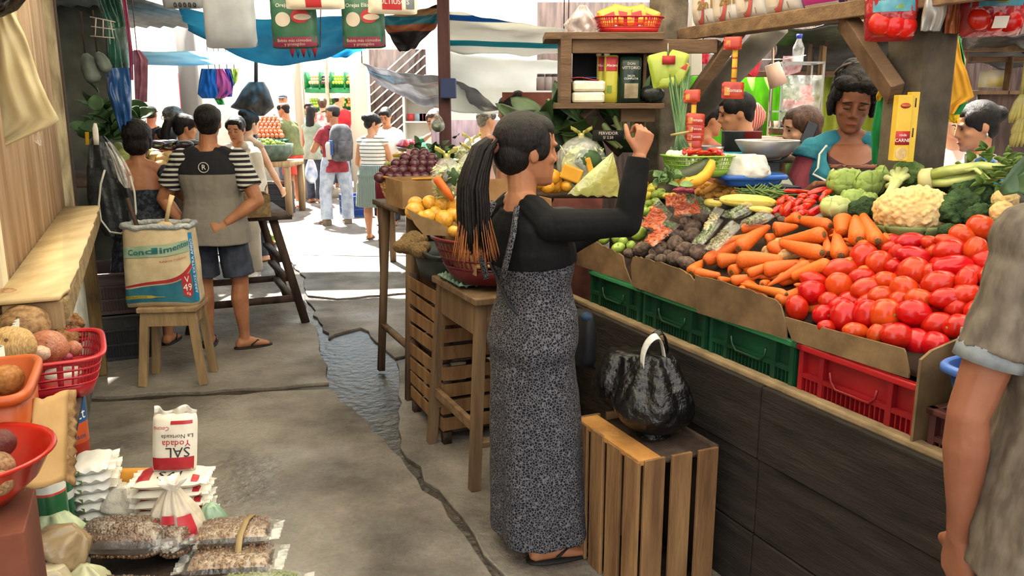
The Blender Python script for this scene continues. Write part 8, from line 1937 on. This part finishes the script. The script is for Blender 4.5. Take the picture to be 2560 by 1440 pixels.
# cloths by the pillar
YCL=M('yellow ochre cloth','b8801c','d09a2c',r=.9,s=5);GCL=M('green cloth','127a3c','1c9450',r=.9,s=5)
trace('hanging_cloth','ochre yellow cloth hanging behind the dark pillar','cloth',[(70,2350,2392),(150,2350,2405),(180,2350,2418),(245,2350,2436),(262,2350,2400),(285,2350,2385)],ypl(3.5),YCL,.015,.02,1)
trace('hanging_cloth','green cloth showing under the ochre one','cloth',[(70,2385,2396),(150,2395,2412),(255,2380,2420),(286,2350,2400)],ypl(3.55),GCL,.01,.015,2)
trace('hanging_cloth','yellow cloth tail lowest behind the pillar','cloth',[(270,2345,2402),(300,2360,2398),(308,2385,2394)],ypl(3.6),M('bright yellow cloth','d8b01c',r=.9),.01,.02,3)
trace('hanging_cloth','deep green cloth hanging beside the vendor at the pillar','cloth',[(225,2200,2222),(260,2190,2224),(330,2178,2226),(410,2180,2226)],ypl(3.35),GCL,.02,.02,4)
trace('hanging_cloth','small yellow cloth corner above the deep green cloth','cloth',[(222,2198,2210),(240,2190,2206),(252,2192,2200)],ypl(3.3),M('bright yellow cloth'),.01,.01,5)
# dining area behind the stall
def curtain(nm,label,x0,x1,y0,y1,Y,mt,n=9,amp=.03):
 a_,b_=P(x0,y0,Y),P(x1,y0,Y);zb=P(x0,y1,Y).z
 mb=MB().sheet(lambda u,v_:V((a_.x+(b_.x-a_.x)*u,Y+amp*sin(u*n*2*pi)+amp*.5*sin(u*n*5.3),a_.z+(zb-a_.z)*v_)),90,4);ro=T(nm,label,'curtain');mb.build('cloth',mt,ro,sol=.003)
 for q in(a_,b_):MB().tube([q,q+V((0,0,1.2))],.005,5).build('cord',WDD,ro)
 return ro
GCU=trans('bright green curtain','5c9c24','84c040',.45,r=.8,s=3);LCU=trans('lime yellow curtain','9cac34','c0cc5c',.45,r=.8,s=3)
curtain('green_curtain','bright green curtain along the back of the dining area',1640,2030,190,420,7.3,GCU);curtain('lime_curtain','lime yellow curtain beside the bright green one',2030,2240,192,420,7.25,LCU,6)
trace('hanging_cloth','red cloth hung on the line over the green curtain','cloth',[(128,1738,1775),(160,1738,1770)],ypl(6.9),M('red woven cloth','b82c3c','cc4450',r=.9,s=10),.01,.02,6,cord=1)
trace('hanging_cloth','red towel hung lower on the dining line','cloth',[(142,1886,1906),(165,1866,1900),(182,1850,1896),(192,1880,1890)],ypl(6.6),M('red woven cloth'),.01,.02,7)
trace('hanging_cloth','pale pink fringed towel on the dining line','cloth',[(140,1958,2006),(165,1955,2006),(180,1952,2000),(190,1954,1966)],ypl(6.5),M('pink woven towel','a88488','c4a4a4',r=.95,s=30),.008,.02,8)
o=T('clothes_line','thin line strung over the dining area','line',(0,0,0));MB().tube([P(1730,128,6.7),P(1880,150,6.6),P(1960,148,6.5),P(2015,138,6.4)],.004,5).build('hanging_line',WHITEP,o)
o=T('hanging_jug','pale pink plastic jug hanging upside down on the line','jug',P(1945,218,5.0));L0=o.location.copy();a_,b_=P(1930,160,5.0)-L0,P(1947,214,5.0)-L0;MB().tube([a_,a_.lerp(b_,.5),b_],[.042,.05,.055],18).build('jug',M('pale pink plastic','c8a898',r=.4),o);MB().tube([a_,a_+V((-.01,0,.2))],.003,5).build('cord',WDD,o)
BTA=M('black tarp roof','1c1e1e','34383a',r=.35,s=4,b=.8,bs=6)
tarp('hanging_black_tarp','black plastic tarp roof sagging over the dining area',[(1930,60,6.4),(2320,60,6.4),(2330,178,8.2),(1930,178,8.2)],BTA,.06,.10,11)
tarp('hanging_black_tarp','dark tarp over the far end beyond the ochre cloth',[(2400,92,5.6),(2680,70,5.6),(2680,160,7.0),(2400,150,7.0)],BTA,.04,.08,12)
df=T('dining_shelter','raw timber posts and beams of the dining shelter','frame',(P(2030,300,6.9).x,6.9,0));L0=df.location.copy()
for x0,x1,y0,y1,c in((2016,2034,60,315,WD),(2052,2072,62,190,WDL),(1925,1940,80,340,WD)):pbox(df,'post',c,x0,x1,y0,y1,6.9,.08)
pbox(df,'beam',WDM,1860,2240,178,192,7.0,.08);pbox(df,'beam',WD,1990,2250,52,62,6.8,.08)
gc=T('glass_case','small glass display case with red goods behind the diners','case',P(1998,320,6.2));L0=gc.location.copy();w_,h_=.30,.27
mb=MB()
for x in(-w_/2,w_/2):
 for y in(0,.25):mb.box((x,y,h_/2+.1),(.012,.012,h_+.2))
for z in(.0,.12,h_+.2):
 for y in(0,.25):mb.box((0,y,z),(w_,.012,.012))
[mb.box((x,.125,z),(.012,.25,.012))for x in(-w_/2,w_/2)for z in(0,.12,h_+.2)]
mb.build('frame',M('aluminium','8c8c88',r=.4,met=.6),gc,smooth=False);MB().box((0,.125,.0),(w_,.25,.1)).build('base',WDM,gc);MB().box((0,0,.2),(w_,.004,.36)).build('glass',CLEAR,gc)
for i,(x,z,c)in enumerate(((.02,.17,'b82c2c'),(.08,.20,'d04c3c'),(.06,.28,'c83c34'),(-.06,.18,'7c2c24'))):o=T('goods_box','red packet in the glass case, %s one'%ORD[i+1],'packet',gc.location+V((x,.1,z-.05)));MB().box((0,0,.04),(.07,.06,.08)).build('carton',M('case goods '+c,c,r=.5),o)
o=T('water_bottle','clear bottle with blue cap on the glass case','bottle',gc.location+V((-.02,.08,h_+.21)));MB().rev([(0,0),(.04,0),(.042,.10),(.02,.15),(.018,.17),(0,.17)],16).build('bottle',CLEAR,o);MB().rev([(0,.165),(.022,.165),(.022,.195),(0,.195)],14).build('cap',M('blue cap','2c3c9c',r=.4),o)
cs_=T('case_stand','wooden counter under the glass case','counter',(gc.location.x,gc.location.y+.13,.0));MB().box((0,0,gc.location.z/2-.03),(.7,.3,gc.location.z-.07)).build('body',WDM,cs_)
o=T('checked_cloth','red checked cloth on a chair back beside the curly haired man','cloth',P(1868,330,5.6));MB().ell((0,0,.1),(.12,.07,.10),None,20,12,lump(.1,2)).build('cloth',M('red checks',pat=bands(0,[(0,'b03c34'),(.5,'c8a090')],60),r=.9),o);MB().box((0,.05,-.6),(.22,.03,1.42)).build('chair_back',WDD,o)
dt=T('dining_table','dark table in front of the diners','table',(P(1900,400,4.6).x-.05,4.35,.0));MB().box((0,0,1.355),(1.0,.3,.03)).build('table_top',WDD,dt)
for x in(-.45,.45):MB().box((x,0,.67),(.05,.25,1.34)).build('leg',WDD,dt)
for i,(px,c)in enumerate(((1835,'3c4444'),(1872,'8c2c2c'))):o=T('cooking_pot',('dark pot on the dining table beside the steel bowl','red pot on the dining table near the curly haired man')[i],'pot',V((P(px,350,4.35).x,4.35,1.371)));MB().rev([(0,0),(.06,0),(.065,.12),(.068,.125),(.06,.12),(0,.03)],20).build('pot',M('pot '+c,c,r=.4),o)
# far right shelter and bananas
rf=T('far_shelter','timber shelter with openings beyond the woman in blue','shelter',(P(2480,250,6.2).x,6.2,0));pbox(rf,'boards',DARKW,2430,2700,232,420,6.2,.05);pbox(rf,'sill',WD,2420,2700,226,236,6.15,.1);pbox(rf,'beam',WD,2405,2700,112,128,6.1,.08);pbox(rf,'post',WD,2410,2426,60,240,6.15,.08);pbox(rf,'post',WDM,2520,2536,140,236,6.15,.08);pbox(rf,'beam',WDM,2430,2700,142,154,6.2,.08)
BNN=M('yellow banana','6c6430','8c8444',r=.5,s=5);
for i,(px,py)in enumerate(((2550,262),(2556,300),(2552,322))):
 p=P(px,py,5.7);ro=T('hanging_bananas','bunch of bananas hung beyond the woman in blue, %s from the top'%ORD[i+1],'bananas',p-V((0,0,.05)),0,'banana bunches at the far shelter')
 for j in range(7):a_=-1.2+.4*j;MB().tube([(0,0,.12),(.05*sin(a_),-.03,.06),(.08*sin(a_),-.04,-.02),(.08*sin(a_),-.03,-.07)],[.008,.017,.018,.006],8).build('banana',BNN,ro)
 MB().tube([(0,0,.1),(0,0,.4)],.012,6).build('stalk',BNN,ro)
o=T('white_crate','white and yellow box on the far sill','box',V((P(2478,225,6.3).x,6.3,P(2478,227,6.15).z+.03)));MB().box((0,0,.06),(.14,.12,.12)).build('box',M('white yellow box','c8c4b4','d8c460',r=.5,s=8),o)
# dark leaves, leeks and sign beyond the woman's head
ro=T('leaf_bunch',"big bunch of dark broad leaves beyond the woman's head",'leaves',P(1390,420,4.35));L0=ro.location.copy();rr=random.Random(9);mb=MB()
for i in range(34):
 a_=P(1395+rr.uniform(-40,60),330+rr.uniform(-30,60),4.3+rr.uniform(-.1,.15))-L0;x_=rr.uniform(-1,.5);leaf(mb,a_,V((x_,rr.uniform(-.6,.3),rr.uniform(-.7,.75))),V((rr.uniform(-.5,.5),-1,rr.uniform(-.2,.6))).normalized(),rr.uniform(.2,.36),rr.uniform(.04,.07),.2,.3)
mb.build('blades',LEAF,ro,sol=.0015)
mb=MB()
for i in range(8):a_=P(1400+12*i,440,4.4)-L0;mb.tube([a_,a_+V((rr.uniform(-.05,.05),0,.2)),a_+V((rr.uniform(-.1,.1),0,.4))],[.012,.011,.008],7)
mb.build('stems',STK,ro)
lk=T('leek_pot','dark green pot of leeks under the shelf box','pot',V((P(1570,372,4.15).x,4.15,P(1570,380,4.15).z)));L0=lk.location.copy();MB().rev([(0,0),(.055,0),(.10,.06),(.105,.065),(.10,.068),(.06,.01),(0,.01)],24).build('pot',M('dark green pot','1c3020',r=.4),lk)
for i,(x,y,w)in enumerate(((1478,318,.020),(1498,300,.024),(1540,300,.022),(1560,305,.018),(1585,300,.018))):
 b_=P(1545+10*i,368,4.1)-L0;t_=P(x,y,4.1)-L0;tt=t_+(t_-b_)*.9+V((0,.05,0));MB().tube([b_,t_,tt],[w*.8,w,w*.9],10,.7).build('leek_stem',M('leek stem','8ca05c','c0cc94',r=.4,s=4),lk);mb=MB()
 for k in(-1,0,1):leaf(mb,t_,V(((t_-b_).x+k*.05,-.1,abs((t_-b_).z)+.04)),V((0,-1,.3)),.22,.02,.1,.3)
 mb.build('leek_leaf',SPG,lk,sol=.0015)
sg=T('price_sign','black price sign with pale lettering leaning under the shelf','sign',P(1520,352,3.98));MB().box((0,0,.025),(.15,.008,.05)).build('board',M('black board','141416',r=.7),sg);text('FERVIDOR','lettering',sg,PNKC,(0,-.006,.035),(1,0,0),(0,0,1),.02);text('S/ 2.50','lettering',sg,PNKC,(0,-.006,.015),(1,0,0),(0,0,1),.018)
st3=T('back_table','dark table carrying leaves and leeks under the shelf box','table',(P(1480,440,4.4).x,4.42,0));MB().box((.05,0,1.18),(.75,.5,.03)).build('table_top',WDD,st3)
for x in(-.25,.35):MB().box((x,0,.58),(.05,.4,1.16)).build('leg',WDD,st3)
# white goods on the ledge of the bright opening
for i,(px,c)in enumerate(((1352,'b0a4a8'),(1372,'c4bcc0'),(1388,'a89ca0'))):o=T('storage_jar','pale lidded jar on the far brick ledge, %s from the bright opening'%ORD[i+1],'jar',V((P(px,225,6.6).x,6.6,P(px,226,6.6).z)));MB().rev([(0,0),(.035,0),(.036,.09),(.028,.105),(0,.105)],14).build('jar',M('jar '+c,c,r=.4),o);MB().rev([(0,.104),(.03,.104),(.03,.125),(0,.125)],14).build('lid',M('grey lid','5c5458',r=.5),o)
o=T('brick_ledge','red brown ledge below the pale jars','ledge',(P(1350,250,6.7).x,6.7,0));MB().box((.1,0,P(1350,232,6.6).z/2),(.8,.3,P(1350,230,6.6).z)).build('ledge',M('red brown ledge','6c3c34','8a5448',r=.9,s=6),o)
# ---------------------------------------------------------------- finish: lettering to meshes, origins to bases
def finish():
 if _tq:
  dg=bpy.context.evaluated_depsgraph_get();dg.update()
  for o,mt,fn in _tq:
   me=bpy.data.meshes.new_from_object(o.evaluated_get(dg))
   for q in me.vertices:q.co=fn(q.co.x,q.co.y)
   me.materials.clear();me.materials.append(mt)
   n=bpy.data.objects.new(o.name,me);COL.objects.link(n);n.parent=o.parent
   nm=o.name;bpy.data.objects.remove(o);n.name=nm
 for o in list(SC.objects):
  if o.parent or tuple(o.location)!=(0,0,0)or tuple(o.rotation_euler)!=(0,0,0):continue
  if o.type=='MESH':
   if o.data.users>1 or o.children:continue
   ms=[(o,None)]
  elif o.type=='EMPTY':
   ms=[(c,o)for c in o.children]
  else:continue
  pts=[c.location+Euler(c.rotation_euler).to_matrix()@q.co for c,_ in ms if c.type=='MESH' for q in c.data.vertices]
  if not pts:continue
  xs,ys,zs=zip(*pts)
  b=V(((min(xs)+max(xs))/2,(min(ys)+max(ys))/2,min(zs)))
  if o.type=='MESH':
   o.data.transform(Matrix.Translation(-b));o.location=b
  else:
   o.location=b
   for c,_ in ms:c.location=c.location-b
finish()
